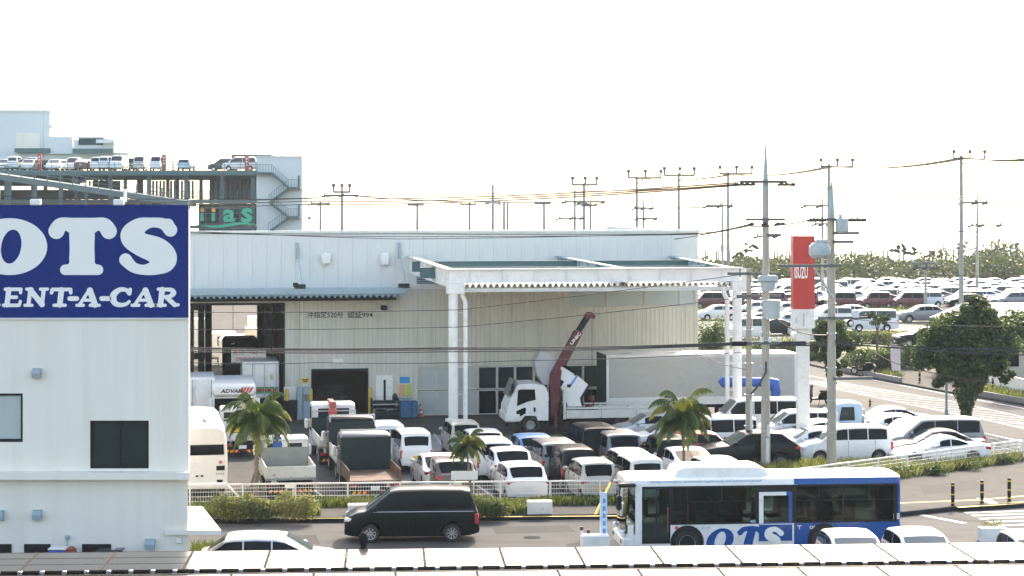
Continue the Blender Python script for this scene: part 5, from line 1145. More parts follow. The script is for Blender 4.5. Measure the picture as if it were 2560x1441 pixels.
part(t, 'pole', 'white', lambda b: b.cyl((-.13, 0, 0), (-.13, 0, zt_+.05), .02, n=6)); part(t, 'cloth', mat('banner_blue', (.52, .66, .76), .8), lambda b: b.box(-.12, .09, -.01, .01, .25, zt_))
part(t, 'banner_mark', mat('banner_ink', (.12, .3, .55), .8), lambda b: [b.box(-.06, .04, -.016, -.011, zt_-.35-i*.25, zt_-.2-i*.25) for i in range(7)])
p = G(1490, 1400); t = thing('concrete_barrier', 'white concrete block barrier by the near kerb beside pale banner', 'barrier', tuple(p), R(4)); part(t, 'block', 'white', lambda b: b.rbox(-.5, .45, -.2, .2, 0, .85, .05))
for px in (1454, 1471):
    p = G(px, 1398); t = thing('marker_post', 'white marker post with dark red cap beside concrete barrier', 'post', tuple(p), 0, 'marker posts'); h = zat(1317 if px < 1460 else 1324, p.y)
    part(t, 'post', 'white', lambda b: b.cyl((0, 0, 0), (0, 0, h-.12), .05, n=10), 40); part(t, 'cap', 'maroon' if 'maroon' in M_ else PAINT['maroon'], lambda b: b.cyl((0, 0, h-.12), (0, 0, h), .055, n=10), 40)
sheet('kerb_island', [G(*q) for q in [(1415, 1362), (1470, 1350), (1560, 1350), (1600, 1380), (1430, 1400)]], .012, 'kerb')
def planter(px0, px1, yt, yb, z, lb, plants=0):
    p = G((px0+px1)/2, yb, z); w = (px1-px0)*p.y/F/2; h = zat(yt, p.y)-z; t = thing('concrete_planter', lb, 'planter', tuple(p), R(4))
    mb = MB(); mb.prism([(-w, 0), (w, 0), (w*.96, h), (-w*.96, h)], 0, .5); mb.prism([(-w*.9, h-.002), (w*.9, h-.002), (w*.9, h+.003), (-w*.9, h+.003)], .06, .44); mb.build('trough', 'white', t)
    mb = MB(); mb.cyl((.1, -.012, h*.45), (.1, .0, h*.45), .05, n=10); mb.build('drain_plug', 'bedwhite', t)
    if plants: mb = MB(); leaves(mb, (0, .25, h+.12), (w*.85, .2, .16), 160, .07, rng); mb.build('foliage', GR, t)
planter(1318, 1382, 1255, 1287, ZW, 'white concrete trough on the pavement behind the black minivan'); planter(868, 955, 1263, 1288, ZW, 'white concrete trough at the nose of the black minivan'); planter(2453, 2521, 1322, 1356, 0, 'white concrete trough with sprouting weeds near the crossing', 1)
# guy wire guard
a, b = G(1488, 1288, ZW), PD(1543, 1172, 77.5); t = thing('guy_wire_guard', 'leaning yellow guy wire guard with black top behind pale banner', 'guard', tuple(a)); e = b-a
part(t, 'yellow_sleeve', 'yellow', lambda q: q.cyl((0, 0, 0), e*.68, .055, n=8), 40); part(t, 'black_sleeve', 'black', lambda q: q.cyl(e*.68, e, .05, n=8), 40)
# ------------------------------------------------------------------ wire mesh fences
def fence(pts, label, zb=0.0, h=.95, step=2.05):
    o = pts[0]; t = thing('mesh_fence', label, 'fence', tuple(o)); acc = 0
    post = MB(); post.cyl((0, 0, 0), (0, 0, h+.03), .038, n=8); pmesh = post.mesh('post', 'white')
    wm = MB(); rl = MB()
    for a, b in zip(pts[:-1], pts[1:]):
        A, B = a-o, b-o; L = (B-A).length; tt = (B-A).normalized(); n = int(L/step)+1; az = math.atan2(tt.y, tt.x)
        for i in range(n): add('post', pmesh, t, tuple(A.lerp(B, i/n)))
        X = Matrix.Translation(A) @ Matrix.Rotation(az, 4, 'Z')
        rl.box(0, L, -.03, .03, h-.03, h+.03, 0, X)
        for z in (.12, .30, .48, .66, .80): wm.box(0, L, -.008, .008, z-.008, z+.008, 0, X)
        k = int(L/.10)
        for i in range(k): x = L*i/k; wm.box(x-.0035, x+.0035, -.0035, .0035, .08, h-.03, 0, X)
    add('post', pmesh, t, tuple(pts[-1]-o))
    rl.build('top_rail', 'white', t); w = wm.build('wire_mesh', 'white', t); w['kind'] = 'stuff'
fence([G(-200, 1280), G(475, 1274), G(1000, 1268), G(1500, 1263), G(1790, 1260)], 'white wire mesh fence along pavement behind the black minivan')
fence([G(1800, 1259), G(2268, 1193), G(2553, 1153)], 'white wire mesh fence slanting along weedy bank beside the bus')
def fplate(px0, px1, y0, y1, lb):
    d = HC*F/(1268-YH)-.06; p = Vector(((px0+px1)/2*1.0-CX, 0, 0))*(d/F); zz0, zz1 = HC-(y1-YH)/F*d, HC-(y0-YH)/F*d; w = (px1-px0)/2*d/F
    t = thing('fence_plate', lb, 'sign', (p.x, d, 0), R(3)); mb = MB(); mb.rbox(-w, w, -.015, .015, zz0, zz1, .008); mb.build('plate', 'white', t); mb = MB(); mb.cyl((-w*.7, .03, 0), (-w*.7, .03, zz1), .02, n=6); mb.cyl((w*.7, .03, 0), (w*.7, .03, zz1), .02, n=6); mb.build('stake', 'white', t)
fplate(1128, 1194, 1178, 1200, 'blank white board standing above the fence behind the black minivan'); fplate(712, 736, 1209, 1220, 'small white plate on the fence by the white flatbed truck')
fence([G(2370, 1114), G(2470, 1138), G(2556, 1158)], 'white mesh fence along the side road behind the sports coupe')
p = G(2268, 1193); mb = MB(); a, b = G(1850, 1254), G(2556, 1157); t_ = (b-a).normalized(); nn = Vector((t_.y, -t_.x, 0))
for i in range(16):
    p = a.lerp(b, i/16)+t_*.02; q = a.lerp(b, (i+1)/16)-t_*.02; mb.prism([(p.x+nn.x*.1, p.y+nn.y*.1), (q.x+nn.x*.1, q.y+nn.y*.1), (q.x+nn.x*.35, q.y+nn.y*.35), (p.x+nn.x*.35, p.y+nn.y*.35)], .1, .34, ax='z')
kind(mb.build('bank_kerb', 'concrete'), 'structure')
# ------------------------------------------------------------------ grass, shrubs, hedges
def blades(name, polys, n, h, label, mats=GR, cat='grass', w=.03, lean=.25, bias=None, z=0.0):
    mb = MB(); g = random.Random(hash(name) % 1000 + n)
    for poly, k in polys:
        P = [G(*q, z) for q in poly]; 
        tri = [(P[0], P[i], P[i+1]) for i in range(1, len(P)-1)]; ar = [((b-a).cross(c-a)).length for a, b, c in tri]
        for _ in range(k):
            a, b, c = g.choices(tri, ar)[0]; u, v = g.random(), g.random()
            if u+v > 1: u, v = 1-u, 1-v
            p = a+(b-a)*u+(c-a)*v; hh = h*g.uniform(.35, 1.25); an = g.uniform(0, 6.28); dx, dy = math.cos(an)*w, math.sin(an)*w
            lx, ly = g.gauss(.12, lean)*hh, g.gauss(0, lean)*hh
            mb.add([(p.x-dx, p.y-dy, p.z), (p.x+dx, p.y+dy, p.z), (p.x+dx*.8+lx*.4, p.y+dy*.8+ly*.4, p.z+hh*.6), (p.x+lx, p.y+ly, p.z+hh), (p.x-dx*.8+lx*.4, p.y-dy*.8+ly*.4, p.z+hh*.6)], [(0, 1, 2, 3, 4)], g.choices(range(len(mats)), bias)[0])
    o = mb.build(name, mats); o['kind'] = 'stuff'; o['label'] = label; o['category'] = cat; return o
blades('bank_grass', [([(1660, 1200), (1800, 1256), (2268, 1190), (2540, 1152), (2480, 1152), (2230, 1172), (2010, 1168), (1830, 1166), (1700, 1185)], 12000), ([(1830, 1268), (2268, 1204), (2560, 1162), (2560, 1150), (2268, 1188), (1810, 1256)], 6000)], 1, .5, 'pale feathery grass growing on the bank behind the bus', bias=(3, 3, 1))
blades('verge_grass', [([(480, 1294), (800, 1290), (800, 1268), (480, 1270)], 2600), ([(1190, 1290), (1330, 1286), (1330, 1262), (1190, 1264)], 2600), ([(1330, 1266), (1600, 1262), (1600, 1256), (1330, 1258)], 1200), ([(800, 1270), (1190, 1266), (1190, 1256), (800, 1258)], 1600)], 2, .30, 'rough green grass along the foot of pavement fence', bias=(2, 1, 3), z=ZW)
blades('far_verge_grass', [([(1740, 800), (2310, 800), (2310, 770), (1740, 770)], 2500), ([(2130, 925), (2260, 952), (2230, 915), (2130, 900)], 1500), ([(2440, 985), (2700, 1030), (2700, 1015), (2440, 968)], 1800), ([(2260, 905), (2350, 920), (2350, 880), (2260, 885)], 1200), ([(1750, 905), (1990, 905), (1990, 850), (1750, 850)], 1500)], 3, .45, 'dry grass on the verges across the side road', bias=(3, 2, 2))
blades('porch_weeds', [([(470, 1420), (570, 1420), (545, 1385), (480, 1385)], 900)], 4, .5, 'green weeds beside the office porch', bias=(2, 0, 3))
def shrub(name, px, yb, rx, ry, h, n, size, label, mats=LG, cat='shrub', group=None, z=0.0, up=0, clumps=5, gr=None):
    p = G(px, yb, z); t = thing(name, label, cat, tuple(p), 0, group); g = random.Random(int(px*7+yb)); mb = MB()
    for i in range(clumps):
        cx, cy = g.uniform(-.65, .65)*rx, g.uniform(-.5, .5)*ry; ch = h*g.uniform(.7, 1.0)
        leaves(mb, (cx, cy, ch*.5), (rx*g.uniform(.35, .55), ry*.6, ch*.52), n//clumps, size, g, len(mats), up=up)
    mb.build('foliage', mats, t); mb = MB()
    for i in range(4): a = g.uniform(0, 6.28); mb.cyl((0, 0, 0), (math.cos(a)*rx*.4, math.sin(a)*ry*.4, h*.6), .03, .012, 5)
    mb.build('stem', 'bark', t); return t
YG = [GR[0], GR[1], LG[1]]
shrub('grass_shrub', 575, 1300, .95, .5, 1.05, 2400, .10, 'yellowing bushy shrub at the kerb left of the palm', YG, z=ZW)
shrub('grass_shrub', 668, 1300, .95, .5, .85, 2000, .10, 'green and straw coloured shrub under the palm trunk', YG, z=ZW)
shrub('grass_shrub', 735, 1298, .95, .45, 1.1, 2400, .09, 'straw coloured feathery shrub at kerb right of the palm', [GR[1], GR[1], GR[0]], z=ZW)
shrub('grass_shrub', 1235, 1294, 1.0, .5, .85, 2200, .10, 'bright green clump at the tail of the black minivan', [GR[0], LG[1], GR[2]], z=ZW)
GH = 'low hedges along the pavement fence'
for px, w in ((560, 1.5), (800, 1.9), (915, 1.6), (1050, 1.4), (1440, 1.3), (1530, 1.2)): shrub('low_hedge', px, 1266, w*.8, .35, .5, 900, .09, 'dark green low hedge behind the mesh fence', LG, 'hedge', GH, clumps=7)
for px, yb in ((2240, 1196), (2330, 1190), (2420, 1178), (2520, 1163), (2190, 1208)): shrub('bank_shrub', px, yb, .7, .45, .55, 700, .09, 'dark green shrub at the foot of the slanting fence', LG, 'shrub', 'shrubs along the slanting fence', .1)
for px, yb, rx, h, lb in ((2165, 925, 2.2, 1.9, 'clipped green hedge behind the parked scooter'), (2205, 932, 1.4, 1.7, 'clipped green hedge left of the pink banner flag'), (2275, 925, 1.3, 2.1, 'dark hedge block right of the pink banner flag'), (1775, 885, 1.7, 3.0, 'rounded dark bush at the corner of the workshop'), (1765, 880, 1.2, 1.6, 'low leafy bush behind the workshop corner'), (2120, 862, 2.6, 1.4, 'ragged hedge in front of the middle yard'), (2225, 858, 2.2, 1.1, 'straw and green undergrowth before the dark parked suv'), (2550, 940, 1.6, 3.4, 'dark bushy tree at the end of the white wall'), (1940, 885, 3.0, 1.0, 'overgrown hedge behind the box trailer'), (2040, 905, 1.5, .9, 'low weedy bush at the far kerb behind the pylon column')):
    shrub('hedge_bush', px, yb, rx, .9, h, 2400, .17, lb, [LG[0], LG[1], LG[0]] if 'undergrowth' not in lb else YG, 'bush', clumps=8)
# ------------------------------------------------------------------ trees
def tree(name, base, h_trunk, clumps, n, size, label, r=.2, mats=LG, lean=0.0, ivy=0, cat='tree'):
    t = thing(name, label, cat, tuple(base)); g = random.Random(int(abs(base.x)*100)+7); mb = MB()
    mb.tube([(0, 0, 0), (lean*.3, .05, h_trunk*.35), (lean*.6, -.05, h_trunk*.7), (lean, 0, h_trunk)], [r*1.25, r, r*.9, r*.7], 10)
    for c, rr in clumps:
        e = Vector(c); mb.tube([(lean, 0, h_trunk*.85), (lean+(e.x-lean)*.45, e.y*.4, h_trunk+(e.z-h_trunk)*.5+.1), tuple(e)], [r*.5, r*.3, r*.1], 6)
    mb.build('trunk', 'bark', t, 50); mb = MB(); tot = sum(a[0]*a[1]*a[2] for _, a in clumps)
    for c, a in clumps:
        k = int(n*(a[0]*a[1]*a[2])/tot); sub = max(4, k//160)
        for _ in range(sub):
            v = Vector((g.gauss(0, 1), g.gauss(0, 1), g.gauss(0, 1))).normalized()*g.uniform(.55, 1.0)
            cc = (c[0]+v.x*a[0]*.8, c[1]+v.y*a[1]*.8, c[2]+v.z*a[2]*.8); q = g.uniform(.22, .38)
            leaves(mb, cc, (a[0]*q, a[1]*q, a[2]*q), k//sub, size, g, len(mats), up=.4)
    mb.build('crown', mats, t)
    if ivy:
        mb = MB()
        for i in range(14): z = h_trunk*i/14; leaves(mb, (lean*z/h_trunk+.05, 0, z+.15), (r*(2.2-1.0*math.sin(z*2.2)), r*1.9, .32), 210, size*.75, g, 3)
        mb.build('ivy', LG, t)
    return t
b = G(2413, 1078)
tree('ivy_tree', b, 2.4, [((.1, 0, 4.5), (2.5, 1.7, 1.9)), ((-1.5, .2, 4.0), (1.5, 1.3, 1.2)), ((1.4, 0, 4.2), (1.4, 1.3, 1.4)), ((.4, 0, 6.0), (1.5, 1.2, 1.0)), ((-.6, 0, 2.7), (1.2, 1.1, .8)), ((.5, .2, 2.6), (1.3, 1.2, .8)), ((.9, 0, 6.5), (.8, .7, .6)), ((-1.9, 0, 5.0), (.9, .8, .7)), ((2.0, 0, 5.2), (.9, .8, .7)), ((2.1, 0, 3.2), (.8, .8, .7))], 30000, .19, 'large dense tree with ivy-covered trunk beside the side road', .24, ivy=1)
b = G(2075, 1005)
tree('roadside_tree', b, 2.2, [((.1, 0, 3.9), (1.25, 1.0, 1.3)), ((-.5, 0, 3.2), (.8, .8, .9)), ((.7, 0, 3.5), (.9, .8, 1.0)), ((.3, 0, 2.2), (.7, .6, .8)), ((.2, 0, 1.2), (.45, .4, .5))], 13000, .16, 'narrow leafy tree half hidden behind the near concrete pole', .13, ivy=1)
b = G(2193, 882); tree('umbrella_tree', b, 1.9, [((0, 0, 2.6), (1.25, .9, .6)), ((-.5, 0, 2.9), (.6, .5, .4)), ((.6, 0, 2.9), (.6, .5, .35))], 2200, .15, 'small umbrella-shaped tree in front of the white van', .09)
b = G(2575, 990); tree('roadside_tree', b, 2.4, [((0, 0, 4.0), (2.4, 1.6, 1.7)), ((-1.4, 0, 3.3), (1.4, 1.2, 1.2))], 5000, .2, 'dark roadside tree past the white boundary wall', .2)
def frond(mb, base, az, el, L, g, droop=1.3, nl=26, ll=.5, m=0):
    P = []; d = Vector((math.cos(az)*math.cos(el), math.sin(az)*math.cos(el), math.sin(el))); p = Vector(base); s = L/12
    for i in range(13): P.append(p.copy()); p = p+d*s; d = (d+Vector((0, 0, -1))*droop*s/L*(.35+i*.11)).normalized()
    mb.tube(P, [.025*(1-i/14) for i in range(13)], 4, m)
    side = Vector((-math.sin(az), math.cos(az), 0))
    for i in range(nl):
        t = .12+.88*i/nl; k = t*12; j = min(int(k), 11); q = P[j].lerp(P[j+1], k-j); ax = (P[j+1]-P[j]).normalized()
        l = ll*math.sin(math.pi*min(1, t*.85+.12))*g.uniform(.8, 1.1)
        for sg in (1, -1):
            dr = (side*sg*.75+ax*.55+Vector((0, 0, -.5-.45*g.random()))).normalized(); w = ax*.016; e = q+dr*l+Vector((0, 0, -.12*l))
            mb.add([q-w, q+w, q+dr*l*.6+w*.8, e, q+dr*l*.6-w*.8], [(0, 1, 2, 3, 4)], m)
def palm(px, yb, h, n, L, label, z=0.0, lean=0.0, rt=.09, seed=1):
    t = thing('palm_tree', label, 'palm', tuple(G(px, yb, z))); g = random.Random(seed)
    mb = MB(); mb.tube([(0, 0, 0), (lean*.2, 0, h*.3), (lean*.55, 0, h*.65), (lean, 0, h)], [rt*1.5, rt, rt*.85, rt*.8], 10)
    for i in range(int(h/.16)): zz = i*.16; x = lean*(zz/h)**1.3; mb.cyl((x, 0, zz), (x, 0, zz+.05), rt*1.12*(1.3-.3*zz/h), rt*1.0*(1.3-.3*zz/h), 10)
    mb.build('trunk', 'palmbark', t, 50)
    mb = MB(); mb.cyl((lean, 0, h-.05), (lean, 0, h+.45), rt*.8, rt*.5, 8, 0); mb.build('crownshaft', PG[0], t, 50)
    for i in range(n):
        az = i*2.4+g.uniform(-.2, .2); el = R(75)-i/n*R(95); mb = MB(); frond(mb, (lean, 0, h+.3), az, el, L*g.uniform(.85, 1.1), g, 3.2, 70, L*.30, 0); mb.build('frond', [PG[0] if g.random() < .7 else PG[1]], t)
palm(640, 1262, 3.05, 26, 1.85, 'palm with drooping fronds in front of the small white flatbed truck', seed=3, lean=.05)
palm(1180, 1268, 2.1, 18, 1.05, 'small yellow-green palm among the white cars near black minivan', seed=5, rt=.045, lean=-.2)
palm(1712, 1262, 3.15, 26, 1.75, 'palm with thin trunk standing behind the bus roof', seed=8, rt=.06, lean=-.08)
for px, yb in ((612, 1262), (668, 1262)):
    a, b = G(px, yb), G(642, 1262)+Vector((0, 0, 1.5)); t = thing('palm_stake', 'slanting dark stake propping the palm trunk', 'stake', tuple(a), 0, 'palm stakes'); part(t, 'stake_pole', 'bark', lambda q: q.cyl((0, 0, 0), b-a, .05, .04, 8)); part(t, 'stake_foot', 'bark', lambda q: q.cyl((0, 0, 0), (0, 0, .12), .07, n=8))
# ------------------------------------------------------------------ far belt of trees, shelters on the beach
mb = MB(); g = random.Random(5)
for i in range(330):
    d = g.uniform(276, 345); px = g.uniform(1560, 2760); x = (px-CX)*d/F; top = 2.7+.8*math.sin(px*.013)+.6*math.sin(px*.041)+(1.2 if px > 2330 else 0)
    h = max(1.8, top*g.uniform(.6, 1.05)); leaves(mb, (x, d, h*.52), (g.uniform(1.5, 3.0), 2.0, h*.55), 110, .55, g, 3, up=.3)
o = mb.build('far_woodland', FT); o['kind'] = 'stuff'; o['label'] = 'hazy belt of low seaside trees behind the car yard'; o['category'] = 'woodland'
for px, yt, d, lb in ((1878, 600, 352, 'spindly seaside tree between the poles left of red pylon'), (1850, 628, 350, 'low windblown tree left of red pylon'), (2248, 606, 352, 'small palm-like tree at the end of a beach shelter'), (2278, 615, 352, 'leafy seaside tree between two beach shelters'), (2408, 600, 350, 'tall bushy seaside tree behind the tall pole'), (2452, 612, 350, 'palm behind the white tent roofs'), (2505, 612, 350, 'far palm above the white tent roofs'), (2530, 600, 352, 'seaside tree at the right behind the tents'), (2335, 622, 345, 'rounded seaside tree before the beach shelter')):
    x = (px-CX)*d/F; h = zat(yt, d); tree('seaside_tree', Vector((x, d, 0)), h*.6, [((g.uniform(-.3, .3), 0, h*.82), (1.1, .9, h*.16)), ((.5, 0, h*.65), (1.3, 1, h*.13)), ((-.6, 0, h*.6), (1.2, 1, h*.14))], 420, .42, lb, .12, FT)
for px0, px1, yt, ye, d, lb in ((1757, 1858, 613, 627, 362, 'hip-roofed beach shelter seen between workshop and poles'), (1928, 2040, 612, 627, 362, 'hip-roofed beach shelter half hidden by the red pylon'), (2118, 2268, 612, 626, 362, 'long hip-roofed beach shelter right of the near pole'), (2318, 2432, 612, 625, 364, 'hip-roofed beach shelter behind the tall pole')):
    x0, x1 = (px0-CX)*d/F, (px1-CX)*d/F; w = (x1-x0)/2; t = thing('beach_shelter', lb, 'shelter', ((x0+x1)/2, d, 0)); ze, zt_ = zat(ye, d), zat(yt, d)
    mb = MB(); v = [(-w, -2.6, ze), (w, -2.6, ze), (w, 2.6, ze), (-w, 2.6, ze), (-w*.45, 0, zt_), (w*.45, 0, zt_)]; mb.add(v, [(0, 1, 5, 4), (1, 2, 5), (2, 3, 4, 5), (3, 0, 4), (3, 2, 1, 0)]); mb.build('roof', 'gaz', t)
    for i in range(4):
        for y in (-2.0, 2.0): mb = MB(); x = -w*.8+1.6*w*i/3; mb.box(x-.15, x+.15, y-.15, y+.15, 0, ze); mb.build('post', 'gaz', t)
for i, (px0, px1) in enumerate(((2415, 2446), (2446, 2478), (2478, 2510), (2510, 2545))):
    d = 335; x0, x1 = (px0-CX)*d/F, (px1-CX)*d/F; w = (x1-x0)/2; t = thing('marquee_tent', 'white pitched marquee tent in a row beyond the car yard', 'tent', ((x0+x1)/2, d, 0), 0, 'row of marquee tents'); ze, zt_ = zat(640, d), zat(622, d)
    mb = MB(); mb.prism([(-w, ze), (w, ze), (0, zt_)], -3, 3); mb.build('roof', 'white', t); mb = MB(); [mb.box(s*w*.95-.08, s*w*.95+.08, y-.08, y+.08, 0, ze) for s in (1, -1) for y in (-2.8, 2.8)]; mb.build('frame', 'steel', t)
    mb = MB(); mb.box(-w*.9, w*.9, 2.7, 2.75, .2, ze); mb.build('back_sheet', 'white', t)
# small shop building behind the ivy tree, boundary wall
fb = FR(2400, 132, 6); t = thing('roadside_shop', 'low shop building with pale roof and orange eave behind the ivy tree', 'building', fb.loc(), fb.yaw)
zr_, ze_ = zat(752, 138), zat(808, 132); 
mb = MB(); mb.prism([(-.8, ze_), (-.8, ze_+.12), (4.0, zr_+.1), (4.0, zr_)], 6, .5, ax='x'); 
mb = MB(); mb.add([(0, -.6, ze_), (13, -.6, ze_), (13, 3, zr_), (1.2, 3, zr_), (0, -.6, ze_-.1), (13, -.6, ze_-.1), (13, 6.6, ze_), (0, 6.6, ze_)], [(0, 1, 2, 3), (3, 2, 6, 7), (0, 3, 7)]); mb.build('roof', mat('pale_roof', (.62, .52, .46), .7, var=.1), t)
mb = MB(); mb.box(.4, 12.6, 0, 6, 0, ze_-.02); mb.build('wall', mat('shop_wall', (.55, .48, .36), .8, var=.15), t)
mb = MB(); mb.box(-.02, 13.02, -.66, -.602, ze_-.26, ze_+.02); mb.build('fascia', mat('fascia_orange', (.55, .2, .1), .6), t)
for i in range(4): mb = MB(); mb.box(2+i*2.8, 4+i*2.8, -.05, -.002, .9, 2.6); mb.build('window', 'glass', t)
mb = MB(); mb.box(5.0, 6.2, -.1, -.051, 2.7, 3.4); mb.build('shop_sign', 'yellow', t)
a, b = G(2462, 972), G(2760, 1040); tt = (b-a).normalized(); t = thing('boundary_wall', 'white low boundary wall of concrete panels across the side road', 'wall', (a.x, a.y+1.5, .1), math.atan2(tt.y, tt.x)); L = (b-a).length
pl = MB(); pl.rbox(.01, L/8-.01, 0, .15, 0, .95, .01); plm = pl.mesh('wall_panel', 'white')
for i in range(8): add('wall_panel', plm, t, (i*L/8, 0, 0))
p = G(2490, 945); far_car('hiace', 'white', (p.x, p.y, 0), R(200), 'white van parked behind the white boundary wall', None)
# ------------------------------------------------------------------ bus
fbz = FR(1566, F/74.6, 5.5)
bus = thing('bus', 'white and blue shuttle bus with dark window band and lettering on its side', 'bus', fbz.loc(), fbz.yaw)
BL = fbz.xz(2253, 1300)[0]; BW = 2.3; BH = fbz.xz(1800, 1196)[1]; xs_ = fbz.xz(1985, 1200)[0]
def loft(mb, stations, m=0):
    n = len(stations[0][1]); v = [(x, y, z) for x, pr in stations for y, z in pr]; f = []
    for i in range(len(stations)-1):
        for k in range(n): f.append((i*n+k, i*n+(k+1) % n, (i+1)*n+(k+1) % n, (i+1)*n+k))
    f += [tuple(range(n))[::-1], tuple(range((len(stations)-1)*n, len(stations)*n))]; mb.add(v, f, m)
def sc(pr, k, zc=1.4, s=1.0): return [(BW/2+(y-BW/2)*k, zc+(z-zc)*s) for y, z in pr]
zb0, zb1 = fbz.xz(1900, 1309)[1], fbz.xz(1900, 1214)[1]
plow = [(0, .32), (0, zb0), (.06, zb0+.01), (BW-.06, zb0+.01), (BW, zb0), (BW, .32)]
prf_ = [(0, zb1), (.008, zb1+.10), (.05, BH-.05), (.16, BH), (.5, BH+.03), (BW/2, BH+.05), (BW-.5, BH+.03), (BW-.16, BH), (BW-.05, BH-.05), (BW-.008, zb1+.10), (BW, zb1)]
for nm_, q_, zc_ in (('lower', plow, zb0), ('roof', prf_, zb1)):
    mb = MB(); loft(mb, [(.0, sc(q_, .86, zc_, .8)), (.10, sc(q_, .95, zc_, .94)), (.32, q_), (xs_, q_)]); mb.build('front_'+nm_+'_shell', 'white', bus, 35)
    mb = MB(); loft(mb, [(xs_+.003, q_), (BL-.25, q_), (BL-.06, sc(q_, .96, zc_, .97)), (BL, sc(q_, .9, zc_, .93))]); mb.build('rear_'+nm_+'_shell', 'busblue', bus, 35)
mb = MB(); xq = fbz.xz(2242, 1250)[0]; mb.rbox(xq, BL-.02, .0, BW, zb0-.02, zb1+.03, .05); mb.build('tail_panel', 'busblue', bus)
mb = MB(); pr = [(y, z+.012) for y, z in prf_ if z > BH+.02]
v = [(x, y, z) for x in (xs_, BL-.1) for y, z in pr]; k = len(pr); mb.add(v, [(i, i+1, k+i+1, k+i) for i in range(k-1)]); mb.build('roof_skin', 'white', bus, 35)
def glass_mat():
    m = bpy.data.materials.new('bus_window_glass'); m.use_nodes = True; t = m.node_tree; t.nodes.clear(); o = t.nodes.new('ShaderNodeOutputMaterial'); tr = t.nodes.new('ShaderNodeBsdfTransparent'); gl = t.nodes.new('ShaderNodeBsdfGlossy'); fr_ = t.nodes.new('ShaderNodeFresnel'); mx = t.nodes.new('ShaderNodeMixShader')
    tr.inputs[0].default_value = (.30, .40, .39, 1); gl.inputs['Roughness'].default_value = .03; fr_.inputs[0].default_value = 1.22
    t.links.new(fr_.outputs[0], mx.inputs[0]); t.links.new(tr.outputs[0], mx.inputs[1]); t.links.new(gl.outputs[0], mx.inputs[2]); t.links.new(mx.outputs[0], o.inputs[0]); return m
M_['busglass'] = glass_mat()
a, b, c, d = fbz.rect(1985, 1196, 2000, 1212, -.01); zq = fbz.xz(1990, 1213)[1]
mb = MB(); x2 = fbz.xz(2003, 1190)[0]; mb.add([(xs_-.01, -.006, zq), (xs_+.02, -.006, zq), (x2+.2, .02, BH-.2), (xs_-.01, .02, BH-.2)], [(0, 1, 2, 3)]); mb.build('slant_flash', 'white', bus)
# window band: pillars, sashes, see-through tinted panes, cabin inside
xa = fbz.xz(1676, 1250)[0]; xe = fbz.xz(2242, 1250)[0]; xd0, xd1 = fbz.xz(1605, 1250)[0], fbz.xz(1676, 1250)[0]
m0, m1 = fbz.xz(1897, 1300)[0], fbz.xz(1980, 1300)[0]; zt_ = fbz.xz(1930, 1230)[1]
spans = [(fbz.xz(q0, 1250)[0], fbz.xz(q1, 1250)[0]) for q0, q1 in ((1684, 1718), (1722, 1888), (1990, 2105), (2110, 2234))]
hol = [(e0, e1, zb0+.06, zb1-.05) for e0, e1 in spans] + [(m0+.16, m1-.12, zb0+.03, zt_-.12)]
mb = MB(); wall_grid(mb, xa, xe-.002, zb0-.004, zb1+.01, hol, -.012, .05); band = mb.build('window_band', 'black', bus)
mb = MB(); wall_grid(mb, .32, xe-.002, zb0-.004, zb1+.01, [(e0, e1, zb0+.06, zb1-.05) for e0, e1 in spans] + [(.45, spans[0][0]-.1, zb0+.06, zb1-.05), (m0+.05, m1-.05, zb0+.06, zb1-.05)], BW-.05, BW+.012); bandf = mb.build('window_band', 'black', bus)
for e0, e1 in spans:
    mb = MB(); mb.box(e0-.01, e1+.01, .004, .010, zb0+.05, zb1-.04); pn = mb.build('pane', 'busglass', band)
    mb = MB(); mb.box(e0-.01, e1+.01, BW-.010, BW-.004, zb0+.05, zb1-.04); mb.build('pane', 'busglass', bandf)
    if e1-e0 > 1.2: mb = MB(); mb.box(e0, e1, -.006, .003, zb0+.74, zb0+.775); mb.box((e0+e1)/2-.02, (e0+e1)/2+.02, -.006, .003, zb0+.776, zb1-.05); mb.build('sash_bar', 'black', pn)
mb = MB(); mb.box(.35, BL-.4, .12, BW-.12, zb0+.012, zb0+.02); mb.build('cabin_floor', 'dumpdark', bus)
sm = MB(); sm.rbox(-.05, .06, -.21, .21, 0, .62, .03); sm.rbox(-.45, -.05, -.21, .21, 0, .12, .03); seat_ = sm.mesh('seat', mat('seat_cloth', (.02, .06, .10), .8, var=.2)); k = 0
for x in [xd1+.9+.78*i for i in range(8)]:
    for y in (.42, BW-.42, BW-.90):
        if y < .6 and m0-.3 < x < m1+.4: continue
        add('seat', seat_, bus, (x, y, zb0+.02))
add('seat', seat_, bus, (.95, BW-.55, zb0+.02), math.pi)
for x in (xd1+.1, m0-.1, m1+.1, m1+1.6): mb = MB(); mb.cyl((x, .75, zb0), (x, .75, zb1+.1), .02, n=6); mb.build('grab_pole', 'yellow', bus)
mb = MB(); mb.rbox(.5, .62, BW-.75, BW-.35, zb0+.25, zb0+.62, .03); mb.box(.35, .55, .4, BW-.4, zb0, zb0+.22); mb.build('dashboard', 'dark', bus)
